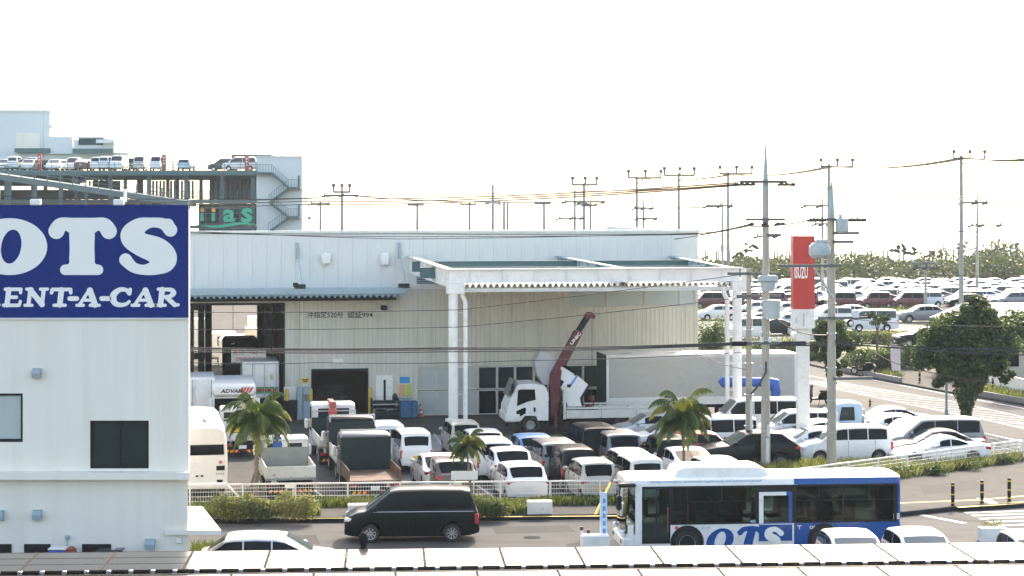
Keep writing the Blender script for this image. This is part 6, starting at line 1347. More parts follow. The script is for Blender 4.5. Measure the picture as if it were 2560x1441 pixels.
# front door and middle door
w = xd1-xd0; mb = MB(); wall_grid(mb, xd0, xd1-.003, .42, zb1+.01, [(xd0+w*.05, xd0+w*.48, zb0+.02, zb1-.08), (xd0+w*.53, xd0+w*.95, zb0+.02, zb1-.08), (xd0+w*.05, xd0+w*.48, .55, zb0-.03), (xd0+w*.53, xd0+w*.95, .55, zb0-.03)], -.016, -.002); dr = mb.build('front_door', 'black', bus)
for u0, u1 in ((.05, .48), (.53, .95)):
    mb = MB(); mb.box(xd0+w*u0-.01, xd0+w*u1+.01, -.009, -.005, zb0+.0, zb1-.07); mb.build('pane', 'busglass', dr); mb = MB(); mb.box(xd0+w*u0-.01, xd0+w*u1+.01, -.009, -.005, .54, zb0-.02); mb.build('pane', 'glass2', dr)
mb = MB(); mb.cyl((xd0+w*.9, -.03, .8), (xd0+w*.9, -.03, zb0+.6), .018, n=6); mb.build('grab_rail', mat('rail_red', (.3, .08, .05), .5), dr)
mb = MB(); wall_grid(mb, m0, m1, .45, zt_, [(m0+.16, m1-.12, zb0+.03, zt_-.12)], -.03, -.0205); md = mb.build('middle_door', 'busblue', bus)
mb = MB(); mb.box(m0, m0+.15, -.036, -.0305, zb0, zt_); mb.box(m0+.151, m1-.2, -.036, -.0305, zt_-.12, zt_); mb.build('door_trim', 'white', md)
mb = MB(); mb.box(m0+.15, m1-.11, -.0195, -.013, zb0+.02, zt_-.11); mb.build('pane', 'busglass', md); mb = MB(); mb.box(m0+.01, m1, -.036, -.031, zb0-.04, zb0-.015); mb.build('door_line', 'white', md)
# front end: windscreen, bumper, mirror, lamps
mb = MB(); v = []; 
for z, x in ((zb0-.28, -.012), (zb1+.02, .062)):
    for y, o in ((.10, .05), (.35, .0), (BW/2, -.02), (BW-.35, .0), (BW-.10, .05)): v.append((x+o-.035, y, z))
mb.add(v, [(i, i+1, 6+i, 5+i) for i in range(4)]); mb.build('windscreen', 'busglass', bus, 40)
mb = MB(); mb.add([(-.035, .14, zb0-.3), (.30, -.004, zb0-.3), (.30, -.004, zb1), (.06, .16, zb1)], [(0, 1, 2, 3)]); mb.build('corner_glass', 'busglass', bus)
mb = MB(); mb.box(.30, xd0-.005, -.012, -.001, .45, zb1); mb.build('front_pillar', 'white', bus)
mb = MB(); mb.rbox(-.14, .35, .03, BW-.03, .25, .62, .06); mb.build('bumper', 'white', bus)
for y in (.12, BW-.42): mb = MB(); mb.rbox(-.16, -.04, y, y+.3, .66, .84, .03); mb.build('headlight', 'head', bus); mb = MB(); mb.rbox(-.155, -.12, y+.05, y+.25, .4, .55, .02); mb.build('fog_lamp', 'dark', bus)
mb = MB(); mb.rbox(-.28, .32, -.12, .12, zb1+.0, zb1+.13, .05); mb.cyl((-.22, -.08, zb1+.02), (-.26, -.12, zb1-.25), .02, n=6); mb.rbox(-.36, -.18, -.22, -.02, zb1-.75, zb1-.25, .05); mb.build('mirror_arm', 'black', bus)
# roof units
a, b, _, d = fbz.rect(1682, 1165, 1918, 1192, .6); mb = MB(); mb.prism([(a, BH-.02), (a+.12, d-.08), (a+.35, d), (b-.35, d), (b-.12, d-.08), (b+.05, BH-.02)], .35, BW-.35); mb.build('air_conditioner', 'white', bus, 30)
for px in (1648, 2183):
    x, z = fbz.xz(px, 1178, .9); mb = MB(); mb.ell((x, .9, BH+.02), (.36, .36, .10), n=18, k=8); mb.build('roof_vent', 'white', bus, 40)
# lettering on the side
def blet(s_, q, m, sh=.0, bold=.02, y=-.006, nm='lettering'): e = fbz.rect(*q, 0); return text(nm, s_, e[0], e[1], e[2], e[3], y, m, bus, sh, bold, .003)
wv = [(z, .0) for z in ()]
e = fbz.rect(1628, 1199, 1905, 1211, 0); mb = None
t_ = text('lettering', 'https://www.otsinternational.nz/otsrentacar', e[0], e[1], e[2]+.01, e[3], -.004, mat('bus_print', (.10, .24, .40), .5), bus)
for v in t_.data.vertices: v.co.y += lin([(zb1, 0), (zb1+.10, .008), (BH-.05, .05), (BH, .16)], v.co.z)-.006
mb = MB(); X0, Z0 = fbz.xz(1802, 1352); 
def bl(strokes, m, y=-.008):
    mb = MB(); sdf_letter(mb, strokes, fbz.xz, y, 1.6)
    return mb.build('lettering', m, bus)
mb = MB(); cx, cz = fbz.xz(1800, 1352); ring_letter(mb, cx, cz, 34/74.6, 31/74.6, 13/74.6, 24/74.6, -.008, tilt=-.35, sh=.25); mb.build('lettering', 'busblue', bus)
bl([[(1850, 1332, 7), (1862, 1323, 6), (1890, 1322, 6), (1905, 1332, 7)], [(1880, 1325, 10), (1872, 1352, 11), (1866, 1378, 11)]], 'busblue')
bl([[(1952, 1333, 7), (1938, 1323, 6), (1922, 1328, 8), (1922, 1340, 10), (1940, 1350, 10), (1942, 1366, 10), (1925, 1377, 7), (1908, 1368, 6)]], 'letter', -.040)
blet('OKINAWA', (2024, 1314, 2085, 1323), 'letter'); blet('⊤', (1993, 1314, 2004, 1324), 'letter'); blet('沖縄ツーリスト㈱', (1720, 1317, 1775, 1323), 'steelp'); blet('45', (1874, 1300, 1889, 1307), mat('bus_number', (.3, .6, .75), .5), y=-.03)
e = fbz.rect(1687, 1315, 1697, 1326); mb = MB(); mb.cyl(((e[0]+e[1])/2, -.008, (e[2]+e[3])/2), ((e[0]+e[1])/2, -.002, (e[2]+e[3])/2), .07, n=14); mb.build('emblem', mat('emblem_red', (.6, .08, .1), .5), bus)
e = fbz.rect(2233, 1282, 2249, 1298); mb = MB(); [mb.box(e[0], e[1], -.008, -.001, e[2]+(e[3]-e[2])*i/4, e[2]+(e[3]-e[2])*(i+.55)/4) for i in range(4)]; mb.build('side_grille', 'letter', bus)
for px in (1718, 2060):
    x = fbz.xz(px, 1370)[0]
    mb = MB(); X = Matrix.Translation((x, -.001, .45)); mb.lathe([(.57, -.002), (.56, -.010), (.001, -.011)], 26, 0, X); mb.build('wheel_arch', 'black', bus)
    for y, sg in ((.10, -1), (BW-.17, 1)):
        mb = MB(); X = Matrix.Translation((x, y, .42)); mb.lathe([(.28, -.13), (.39, -.14), (.42, -.10), (.42, .10), (.39, .14), (.28, .13)], 22, 0, X); wh = mb.build('wheel', 'rubber', bus, 40)
        mb = MB(); mb.lathe([(.29, sg*.12), (.25, sg*.11), (.22, sg*.02), (.1, sg*.05), (.001, sg*.08)], 18, 0, X); mb.build('rim', 'alloy', wh, 40)
# ------------------------------------------------------------------ vehicles on the street
hd = R(184)
p = G(1026, 1358); 
t = car('minivan', 'black', (p.x, p.y+.86, 0.004), R(183.5), 'glossy black minivan with chrome waistline driving along the street', 'minivan', name='black_minivan')
c = car_parts('minivan')[1]
for sg in (1, -1):
    mb = MB(); zz = lin([c.sp['cw'], c.sp['rg']], 2.0)-.045; mb.rbox(c.X(4.5), c.X(1.0), sg*(c.sp['W']/2-.03), sg*(c.sp['W']/2-.008), zz, zz+.03, .008); mb.build('chrome_strip', 'chrome', t)
mb = MB(); mb.rbox(c.X(.06), c.X(-.015), -.62, .62, .62, .80, .03); mb.build('chrome_grille', 'chrome', t)
p = G(700, 1452); car('cross', 'silver', (p.x-.1, p.y-.65, .004), R(3.5), 'silver-white crossover with sharp black rear quarter by the office porch', name='crossover_car')
p = G(2140, 1433); car('hatch', 'pearl', ((2142-CX)*61.9/F, 62.6, .004), R(-88), 'cream hatchback nose-on in front of the bus rear', name='waiting_car')
car('compact', 'white', ((2312-CX)*62.4/F, 63.0, .004), R(-86), 'white compact car nose-on beside the cream hatchback', name='waiting_car')
car('compact', 'beige', ((2590-CX)*62.4/F, 62.4, .004), R(-88), 'beige car at the right beside the weedy planter', name='waiting_car')
# ------------------------------------------------------------------ parked cars seen from behind (middle of the lot)
HB = R(101)
def back(px, yroof, key, col, label, **kw):
    sp = SPEC[key]; s_ = (yroof-YH)/(HC-sp['H']); d = F/s_                      # nearest roof edge at the rear
    d += sp['L']*.5-.35; kw.setdefault('name', 'parked_car'); return car(key, col, ((px-CX)*(d-sp['L']*.5)/F-.17*sp['L']*.5, d, 0), kw.pop('h', HB), label, **kw)
back(1040, 1079, 'keibox', 'white', 'white tall small car with yellow plate right of the rusty dump truck', yellow=True)
back(975, 1060, 'keivan', 'white', 'white small van half hidden behind the rusty dump truck')
back(1165, 1056, 'kei', 'beige', 'beige boxy small car behind the small palm', yellow=True)
back(1218, 1080, 'compact', 'pearl', 'ivory compact with red lamps just beyond the small palm')
back(1240, 1103, 'wagon', 'white', 'white wagon with tall red tail lamps beside the small palm')
back(1284, 1126, 'hatch', 'white', 'white hatchback between the white wagon and the silver-white hatchback')
back(1318, 1164, 'compact', 'white', 'white hatchback with dark rear screen backed up to fence, nearest white trough')
back(1112, 1145, 'sedan', 'white', 'white low car hidden behind the brown hatchback')
back(1140, 1153, 'hatch', 'brown', 'dark brown hatchback with wide red tail lamps by the fence')
back(1344, 1092, 'compact', 'blue', 'blue compact car with pale roof behind the dark wagon')
back(1402, 1106, 'wagon', 'grey', 'dark grey wagon with roof rails between blue compact and black box car')
back(1446, 1120, 'keibox', 'darkgreen', 'black box-shaped car with pale roof behind the beige car')
back(1497, 1154, 'kei', 'beige', 'beige rounded small car with yellow plate backed to the fence', yellow=True)
back(1505, 1069, 'minivan', 'black', 'black minivan with roof glare in front of the crane truck bed')
back(1562, 1084, 'wagon', 'grey', 'grey van with wide rear screen beside the black minivan')
back(1590, 1129, 'kei', 'white', 'white small car behind the square white car', yellow=True)
back(1618, 1145, 'keibox', 'white', 'square white small car next to the beige car by fence')
back(1690, 1095, 'keibox', 'black', 'black box-shaped car below the palm by the bus')
back(1742, 1129, 'prius', 'white', 'white hatchback with raked tail beside the palm behind bus')
back(1812, 1150, 'compact', 'pearl', 'ivory compact car just beyond the bus roof unit')
# broadside cars heading left (right of the lot)
def side(px0, yroof, key, col, label, h=188.0, **kw):
    sp = SPEC[key]; d = F*(HC-sp['H'])/(yroof-YH); L = sp['L']; x = (px0-CX)*d/F + L/2*.99; return car(key, col, (x, d-.0+x*.0, 0), R(h), label, **kw)
side(1520, 1031, 'hatch', 'silver', 'silver hatchback broadside at the tail of the crane truck')
side(1560, 1053, 'hatch', 'white', 'white hatchback broadside behind the grey van')
side(1600, 1078, 'compact', 'red', 'red compact car broadside with its nose beside the palm')
side(1776, 994, 'hiace', 'white', 'white one-box van with long side windows before the box trailer', cat='van', name='parked_van')
side(1650, 1040, 'minivan', 'white', 'white minivan broadside behind the dark suv', cat='minivan')
side(1738, 1077, 'suv', 'darkgreen', 'dark green-black suv broadside behind the near poles', cat='suv')
side(1878, 1024, 'wagon', 'silver', 'pale silver wagon behind the two near poles')
side(1918, 1048, 'sedan', 'white', 'white sedan behind the red pylon column')
side(1990, 1062, 'wagon', 'white', 'white boxy wagon broadside right of the red pylon column')
side(1925, 1068, 'compact', 'pearl', 'ivory compact car nose left under the red pylon')
side(2100, 1016, 'sedan', 'silver', 'silver sedan beside the pale blue truck cab')
side(2105, 1034, 'prius', 'white', 'white hatchback in the fan of parked cars by side road')
side(2150, 1046, 'sedan', 'pearl', 'ivory sedan between white hatchback and dark minivan')
side(2205, 1042, 'minivan', 'grey', 'dark grey minivan with sloping nose by the side road', cat='minivan')
side(2205, 1060, 'prius', 'navy', 'dark blue hatchback with bright windscreen by the side road')
side(2208, 1071, 'sedan', 'olive', 'dark brown sedan right behind the white sports coupe')
side(2222, 1088, 'coupe', 'white', 'white sports coupe broadside at the grassy fence corner', cat='sports car')
# ------------------------------------------------------------------ far yards
FW = R(190); u9 = Vector((math.cos(R(10)), math.sin(R(10)), 0)); n9 = Vector((-u9.y, u9.x, 0))
GF = 'rows of cars in the distant yard'
g = random.Random(21); labs = {}
row0 = G(1700, 772)
for px in (1771, 1860, 1925, 2005, 2100, 2187, 2270):
    p = G(px, 770); car('keibox', 'maroon', (p.x, p.y, 0), R(188), 'maroon box-shaped small car in front row of distant yard', 'car', 'maroon cars in the front row of the distant yard', name='yard_car')
cnt = 0
for r_ in range(19):
    d = 222+r_*2.45
    py = YH+HC*F/d
    x = (1690-CX)*d/F + g.uniform(0, 3)
    while x < (2620-CX)*d/F and cnt < 262:
        px = CX+x*F/d; key = g.choices(['prius', 'hatch', 'compact', 'sedan', 'wagon', 'keibox'], [5, 4, 3, 3, 1.2, 1])[0]
        L = SPEC[key]['L']
        if r_ < 2 and px < 2300 and False: pass
        col = g.choices(['white', 'pearl', 'silver', 'grey', 'black', 'maroon', 'navy'], [5.5, 2.5, 2.6, 1.4, 1.0, .8, .5])[0]
        cn = {'white': 'white', 'pearl': 'ivory', 'silver': 'silver', 'grey': 'grey', 'black': 'black', 'maroon': 'maroon', 'navy': 'dark blue'}[col]
        kn = {'prius': 'sloping hatchback', 'hatch': 'hatchback', 'compact': 'compact hatchback', 'sedan': 'sedan', 'wagon': 'tall wagon', 'keibox': 'box-shaped car'}[key]
        if g.random() > .06: far_car(key, col, (x+L/2, d+g.uniform(-.3, .3), 0), R(188+g.uniform(-2, 2)), f'{cn} {kn} among the packed rows of distant yard', f'{cn} {kn}s in the distant yard', 'yard_car'); cnt += 1
        x += L+g.uniform(.25, .9)
for px, py, k, c_, lb in ((1790, 800, 'compact', 'white', 'white compact at the left of the middle yard beside workshop'), (1885, 790, 'hatch', 'white', 'white hatchback behind the poles in the middle yard'), (1960, 792, 'prius', 'white', 'white sloping hatchback behind the pylon in the middle yard'), (1900, 806, 'sedan', 'pearl', 'ivory sedan in the middle yard behind the poles'), (1985, 806, 'hatch', 'silver', 'silver hatchback behind the pylon in middle yard'), (1895, 822, 'compact', 'white', 'white compact behind shorter pole in the middle yard'), (1965, 824, 'hatch', 'silver', 'silver hatchback with dark screen in the middle yard'), (1930, 838, 'sedan', 'darkgreen', 'dark sedan behind the equipment pole in the middle yard'), (1870, 848, 'keivan', 'white', 'white small van behind canopy column in the middle yard'), (2060, 800, 'sedan', 'white', 'white sedan left of near pole in the middle yard'), (2120, 800, 'prius', 'white', 'white low car right of near pole in the middle yard'), (2075, 812, 'wagon', 'white', 'white wagon behind near pole in the middle yard'), (2020, 838, 'compact', 'pearl', 'ivory compact behind the pylon in the middle yard'), (2040, 855, 'hatch', 'white', 'white hatchback near the narrow leafy tree')):
    p = G(px, py); far_car(k, c_, (p.x, p.y, 0), R(188+g.uniform(-4, 4)), lb, None, 'yard_car')
p = G(2178, 828); far_car('hiace', 'pearl', (p.x, p.y, 0), R(186), 'cream one-box van behind the umbrella-shaped tree', None, 'yard_van', 'van')
for px, py, lb in ((2300, 806, 'dark suv beyond the ivy tree in the middle yard'), (2305, 868, 'dark suv with bright bonnet left of the ivy tree')):
    p = G(px, py); car('suv', 'grey' if py < 820 else 'darkgreen', (p.x, p.y, 0), R(186), lb, 'suv', name='parked_suv')
for px, py in ((2385, 752), (2520, 750)):
    p = G(px, py); car('prius', 'silver', (p.x, p.y, 0), R(188), 'silver hatchback at the near edge of the distant yard by tall pole', 'car', 'silver hatchbacks at the yard edge', name='yard_car')
# ------------------------------------------------------------------ trucks
def wheel_truck(t, x, y, r=.40, w=.26, dual=False):
    mb = MB(); mb.lathe([(r*.6, -w/2), (r*.93, -w/2), (r, -w*.34), (r, w*.34), (r*.93, w/2), (r*.6, w/2), (r*.6, -w/2)], 20); wh = mb.build('wheel', 'rubber', t, 40, (x, y, r))
    sg = 1 if y > 0 else -1; mb = MB(); mb.lathe([(r*.62, sg*w*.48), (r*.55, sg*w*.48), (r*.48, sg*w*.1), (r*.26, sg*w*.18), (r*.22, sg*w*.4), (.001, sg*w*.42)], 18, 0)
    for i in range(8): a = i*math.pi/4; mb.cyl((math.cos(a)*r*.36, sg*w*.12, math.sin(a)*r*.36), (math.cos(a)*r*.36, sg*w*.22, math.sin(a)*r*.36), .03, n=6)
    mb.build('rim', mat('wheel_steel', (.40, .40, .37), .6, .2), wh, 40)
def flat_truck(loc, h, label, L=4.7, W=1.7, cabH=2.0, bz=.75, sideH=.38, fw_h=.75, cabm='white', wallm='cabgrey', sidem='bedwhite', floorm='cabgrey', tail=True, crane=False, name='flatbed_truck', head_h=0):
    t = thing(name, label, 'truck', tuple(loc), h); xf = L/2; cabL = 1.55; xb = xf-cabL-.08; cabm = PAINT.get(cabm, cabm)
    mb = MB(); y = W/2-.03; pr = [(xf-cabL, .55), (xf-.02, .50), (xf, .85), (xf-.06, 1.15), (xf-.32, cabH-.12), (xf-.5, cabH-.02), (xf-.8, cabH), (xf-cabL+.12, cabH-.02), (xf-cabL, cabH-.12)]
    n = len(pr); yy = [(-y, .94), (-y, 1)]
    st_ = [(-y*1.0, .0), (-y*.90, .06), (y*.90, .06), (y, .0)]
    V = []
    for yv, up in st_: V += [(x, yv, z+(up if z > cabH-.2 else 0)) for x, z in pr]
    f = [tuple(range(n))[::-1], tuple(range(3*n, 4*n))]
    for j in range(3):
        for i in range(n): f.append((j*n+i, j*n+(i+1) % n, (j+1)*n+(i+1) % n, (j+1)*n+i))
    mb.add(V, f); mb.build('cab', cabm, t, 35)
    for sg in (1, -1):
        mb = MB(); mb.prism([(xf-.40, 1.18), (xf-.52, cabH-.16), (xf-1.15, cabH-.16), (xf-1.2, 1.18)], sg*(y+.004), sg*(y+.010)); mb.build('side_window', 'glass2', t)
        mb = MB(); mb.rbox(xf-.30, xf-.12, sg*(y+.05), sg*(y+.24), 1.2, 1.65, .05); mb.cyl((xf-.25, sg*y, 1.6), (xf-.2, sg*(y+.15), 1.6), .02, n=6); mb.build('mirror', 'white', t)
        mb = MB(); mb.rbox(-xf+.0, -xf+.07, sg*(W/2-.32), sg*(W/2-.08), .52, .64, .02); mb.build('tail_light', 'tail', t)
        mb = MB(); mb.rbox(xf-.03, xf+.02, sg*(W/2-.38), sg*(W/2-.1), .62, .8, .03); mb.build('headlight', 'head', t)
    mb = MB(); mb.add([(xf-.075, -y*.86, 1.2), (xf-.075, y*.86, 1.2), (xf-.33, y*.84, cabH-.1), (xf-.33, -y*.84, cabH-.1)], [(0, 1, 2, 3)]); o = mb.build('windshield', 'glass2', t); o.location.x = .012
    for yv in (-.42, .42): mb = MB(); mb.box(xf-cabL-.008, xf-cabL-.001, yv-.30, yv+.30, cabH-.62, cabH-.2); mb.build('rear_window', 'glass2', t)
    mb = MB(); mb.box(-xf+.05, xf-.3, -.42, -.30, .45, .62); mb.box(-xf+.05, xf-.3, .30, .42, .45, .62)
    for i in range(5): x = -xf+.2+i*(L-1)/4; mb.box(x-.05, x+.05, -.3, .3, .46, .6)
    mb.build('chassis', 'dark', t)
    mb = MB(); mb.box(-xf, xb, -W/2, W/2, bz-.10, bz); bed = mb.build('bed_floor', floorm, t)
    mb = MB(); mb.rbox(xb-.06, xb, -W/2, W/2, bz+.002, bz+fw_h, .015); mb.build('front_wall', wallm, bed)
    mb = MB(); 
    for yv in (-W/2, W/2-.06): mb.box(xb-.07, xb+.0, yv, yv+.06, bz+fw_h+.001, bz+fw_h+.32)
    mb.box(xb-.06, xb-.01, -W/2+.06, W/2-.06, bz+fw_h+.27, bz+fw_h+.32); mb.build('headboard_rail', 'steel', bed)
    for sg in (1, -1):
        mb = MB(); mb.rbox(-xf+.05, xb-.08, sg*(W/2-.045), sg*W/2, bz-.04, bz+sideH, .012); sd = mb.build('side_gate', sidem, bed)
        for i in range(3): x = -xf+.5+i*(xb+xf-1)/2; mb = MB(); mb.box(x-.03, x+.03, sg*(W/2+.002), sg*(W/2+.015), bz-.04, bz+sideH-.01); mb.build('gate_rib', sidem, sd)
    if tail:
        mb = MB(); mb.rbox(-xf, -xf+.045, -W/2, W/2, bz-.04, bz+sideH, .012); tg = mb.build('tail_gate', sidem, bed)
        for i in range(3): yv = -W*.3+i*W*.3; mb = MB(); mb.box(-xf-.015, -xf-.002, yv-.03, yv+.03, bz-.08, bz+.05); mb.build('gate_hinge', 'steel', tg)
        mb = MB(); mb.box(-xf-.008, -xf-.002, W*.30, W*.36, bz+.1, bz+.14); mb.build('gate_mark', 'tail', tg)
    mb = MB(); mb.rbox(-xf+.0, -xf+.08, -W/2+.1, W/2-.1, .40, .50, .01); mb.build('rear_bumper', 'dark', t)
    for sg in (1, -1):
        mb = MB(); n_ = 6
        for i in range(n_): a0 = sg*(W/2-.12)-sg*.62*i/n_; a1 = sg*(W/2-.12)-sg*.62*(i+1)/n_; mb.add([(-xf-.012, a0, .26), (-xf-.012, a1, .26), (-xf-.012, a1-sg*.06, .38), (-xf-.012, a0-sg*.06, .38)], [(0, 1, 2, 3)], i % 2)
        mb.box(-xf-.010, -xf+.0, min(sg*(W/2-.12), sg*(W/2-.80)), max(sg*(W/2-.12), sg*(W/2-.80)), .25, .39, 2); mb.build('hazard_plate', ['yellow', 'tail', 'dark'], t)
    mb = MB(); mb.rbox(-xf-.012, -xf+.02, -.18, .18, .42, .58, .005); mb.build('number_plate', 'plate', t)
    mb = MB(); mb.rbox(-xf+.09, -xf+.15, -W/2+.05, -W/2+.5, .12, .45, .01); mb.rbox(-xf+.09, -xf+.15, W/2-.5, W/2-.05, .12, .45, .01); mb.build('mud_flap', 'rubber', t)
    for x in (xf-.75, -xf+1.05):
        for sg in (1, -1): wheel_truck(t, x, sg*(W/2-.17), .36, .22)
    if crane:
        mb = MB(); mb.cyl((xb-.4, .1, bz), (xb-.4, .1, bz+1.4), .14, n=10); mb.rbox(xb-.55, xb-.25, -.05, .25, bz, bz+.5, .03); mb.build('crane_column', 'salmon', t)
        mb = MB(); mb.rbox(xb-.55, xb+1.0, -.06, .22, bz+1.38, bz+1.66, .03, 0, Matrix.Translation((0, 0, 0)) ); mb.rbox(xb+.95, xb+1.25, -.02, .18, bz+1.42, bz+1.60, .03); mb.build('crane_boom', 'salmon', t); mb = MB(); mb.ell((xb-.45, .1, bz+1.2), (.2, .22, .22)); mb.build('crane_winch', mat('winch_red', (.4, .06, .05), .5), t, 40)
    return t
def rear_at(px, yb, L, dx=.17): p = G(px, yb); return Vector((p.x-dx*L/2, p.y+L/2*.985, 0))
flat_truck(rear_at(724, 1248, 4.7), HB, 'small white flatbed truck with grey headboard parked by the palm', 4.7, 2.0, 2.05, .85, .45, .85)
for_rusty = flat_truck(rear_at(935, 1252, 4.9), HB, 'dark dump truck with rusty open bed and striped rear plates', 4.9, 2.1, 2.25, .80, .42, 1.35, 'grey', 'dumpdark', 'rust', 'rust', tail=False, name='dump_truck')
flat_truck(rear_at(898, 1205, 4.8), HB, 'dark dump truck standing just in front of the rusty one', 4.8, 2.0, 2.35, .85, .5, 1.35, 'darkgreen', 'dumpdark', 'bedwhite', 'cabgrey', name='dump_truck')
flat_truck(rear_at(852, 1168, 5.2), HB, 'cream flatbed truck with folded red crane behind its cab', 5.2, 2.05, 2.45, .95, .42, .9, 'pearl', 'dumpdark', 'bedwhite', 'cabgrey', crane=True, name='crane_flatbed')
yt = flat_truck(rear_at(604, 1145, 4.6), HB, 'small truck carrying yellow equipment behind the palm', 4.6, 1.8, 2.0, .8, .35, .4, 'white', 'bedwhite', 'bedwhite', 'dark', name='flatbed_truck')
t = thing('yellow_compactor', 'yellow machine lying on the truck bed behind the palm', 'machine', (yt.location.x+.1, yt.location.y-1.2, .8), HB); part(t, 'machine_body', 'yellow', lambda b: (b.rbox(-.6, .5, -.45, .45, .12, .62, .08), b.rbox(-.3, .2, -.3, .3, .6, .85, .06))); part(t, 'drum', 'dark', lambda b: (b.cyl((-.45, -.4, .2), (-.45, .4, .2), .2, n=14), b.cyl((.4, -.4, .2), (.4, .4, .2), .2, n=14)), 40); part(t, 'handle', 'dark', lambda b: b.tube([(.4, -.3, .6), (.9, -.3, .95), (.9, .3, .95), (.4, .3, .6)], .025, 6))
p = G(735, 1168); t = thing('blue_jacket', 'blue work clothes slung over the flatbed truck rail', 'clothing', (p.x+.0, G(724, 1248).y+3.15, 1.66), HB)
mb = MB(); g = random.Random(3)
rows = [[(-.10+.04*g.random(), -.18+.09*i, .42-.02*g.random()) for i in range(5)], [(-.16+.05*g.random(), -.2+.1*i, .15) for i in range(5)], [(-.18+.06*g.random(), -.16+.08*i, -.3-.1*g.random()) for i in range(5)]]
rows = [[(.05, -.16+.08*i, .3) for i in range(5)], [(-.02, -.17+.085*i, .46) for i in range(5)]] + rows
v = [q for r_ in rows for q in r_]; mb.add(v, [(r_*5+i, r_*5+i+1, r_*5+5+i+1, r_*5+5+i) for r_ in range(4) for i in range(4)]); mb.build('cloth', 'blue', t, 60)
mb = MB(); mb.rbox(-.2, .0, -.12, .1, .46, .62, .04); mb.build('bundle', PAINT['navy'], t, 40)
p = G(1226, 1268)
# microbus at the left edge (rear toward the street)
p = rear_at(497, 1246, 7.2); t = thing('microbus', 'white microbus seen from behind beside the office corner', 'bus', (p.x, p.y, 0), HB); w = 1.08; Hm = 3.0
mb = MB(); pr = [(-w, .45), (-w, 1.6), (-w*.97, 2.3), (-w*.9, Hm-.22), (-w*.72, Hm-.06), (0, Hm), (w*.72, Hm-.06), (w*.9, Hm-.22), (w*.97, 2.3), (w, 1.6), (w, .45)]
def scp(k, s, z0=.45): return [(y*k, z0+(z-z0)*s) for y, z in pr]
n = len(pr); S_ = [(-3.6, scp(.95, .92)), (-3.48, scp(.985, .97)), (-3.2, pr), (3.2, pr), (3.5, scp(.96, .95)), (3.65, scp(.88, .85))]; V = [(x, y, z) for x, q in S_ for y, z in q]; f = [tuple(range(n))[::-1], tuple(range((len(S_)-1)*n, len(S_)*n))]
for j in range(len(S_)-1):
    for i in range(n): f.append((j*n+i, j*n+(i+1) % n, (j+1)*n+(i+1) % n, (j+1)*n+i))
mb.add(V, f); mb.build('body', PAINT['white'], t, 35)
part(t, 'rear_window', 'glass', lambda b: b.add([(-3.612, -w*.86, 1.72), (-3.612, w*.86, 1.72), (-3.59, w*.83, 2.48), (-3.59, -w*.83, 2.48)], [(0, 1, 2, 3)]))
for sg in (1, -1):
    for i in range(4): part(t, 'side_window', 'glass', lambda b: b.box(-3.0+i*1.5, -1.6+i*1.5, sg*(w*.995)-.004, sg*(w*.995)+.004, 1.6, 2.25))
    part(t, 'tail_light', 'dark', lambda b: b.rbox(-3.63, -3.55, sg*w*.7-.12, sg*w*.7+.12, .62, .72, .02)); [wheel_truck(t, x, sg*(w-.17), .40, .24) for x in (-1.9, 2.2)]
part(t, 'bumper', PAINT['white'], lambda b: b.rbox(-3.72, -3.4, -w*.97, w*.97, .38, .62, .05)); part(t, 'number_plate', 'black', lambda b: b.box(-3.625, -3.60, -.95, -.62, 1.1, 1.28)); part(t, 'roof_vent', 'black', lambda b: b.rbox(-3.0, -2.0, -.25, -.1, Hm-.02, Hm+.03, .01)); part(t, 'emblem', mat('emblem_pink', (.6, .2, .2), .5), lambda b: b.cyl((-3.625, -.78, 1.42), (-3.60, -.78, 1.42), .07, n=12)); part(t, 'handle', 'dark', lambda b: (b.box(-3.64, -3.60, .1, .2, .86, .92), b.box(-3.64, -3.60, -.1, .0, .86, .92))); part(t, 'lettering_mark', 'steelp', lambda b: [b.box(-3.62, -3.605, -.92+i*.09, -.87+i*.09, .92, 1.0) for i in range(4)])
# ------------------------------------------------------------------ crane truck in front of the showroom (built nose to the left)
fc = FR(1265, 101.6, 8.0); HK = fc.yaw
t = thing('crane_truck', 'white flatbed truck with raised dark red crane boom before the showroom', 'truck', fc.loc(), HK); TW = 2.3
def cx_(px, py=1000): return fc.xz(px, py)
P = lambda pts: [fc.xz(*q) for q in pts]
cabp = P([(1266, 1052), (1268, 1020), (1275, 1003), (1292, 966), (1300, 961), (1340, 960), (1362, 965), (1371, 985), (1371, 1052), (1345, 1052), (1340, 1040), (1312, 1040), (1303, 1052)])
mb = MB(); mb.prism(cabp, .0, TW); mb.build('cab', 'white', t)
part(t, 'bumper', 'white', lambda b: b.rbox(fc.xz(1264, 1062)[0]-.02, fc.xz(1302, 1062)[0], -.02, TW+.02, fc.xz(0, 1076)[1], fc.xz(0, 1053)[1], .06)); part(t, 'fog_lamp', 'dark', lambda b: b.box(fc.xz(1270, 0)[0]-.1, fc.xz(1275, 0)[0]-.1, -.03, .3, .45, .58))
part(t, 'side_window', 'glass', lambda b: b.prism(P([(1292, 1016), (1295, 976), (1301, 974), (1337, 974), (1339, 1000), (1318, 1005)]), -.012, -.002)); part(t, 'lower_window', 'glass', lambda b: b.prism(P([(1291, 1040), (1291, 1028), (1312, 1019), (1315, 1022), (1314, 1034), (1300, 1042)]), -.012, -.002))
part(t, 'windshield', 'glass2', lambda b: b.add([(fc.xz(1272, 1010)[0]-.02, .15, fc.xz(0, 1010)[1]), (fc.xz(1272, 1010)[0]-.02, TW-.15, fc.xz(0, 1010)[1]), (fc.xz(1290, 968)[0]-.03, TW-.2, fc.xz(0, 968)[1]), (fc.xz(1290, 968)[0]-.03, .2, fc.xz(0, 968)[1])], [(0, 1, 2, 3)]))
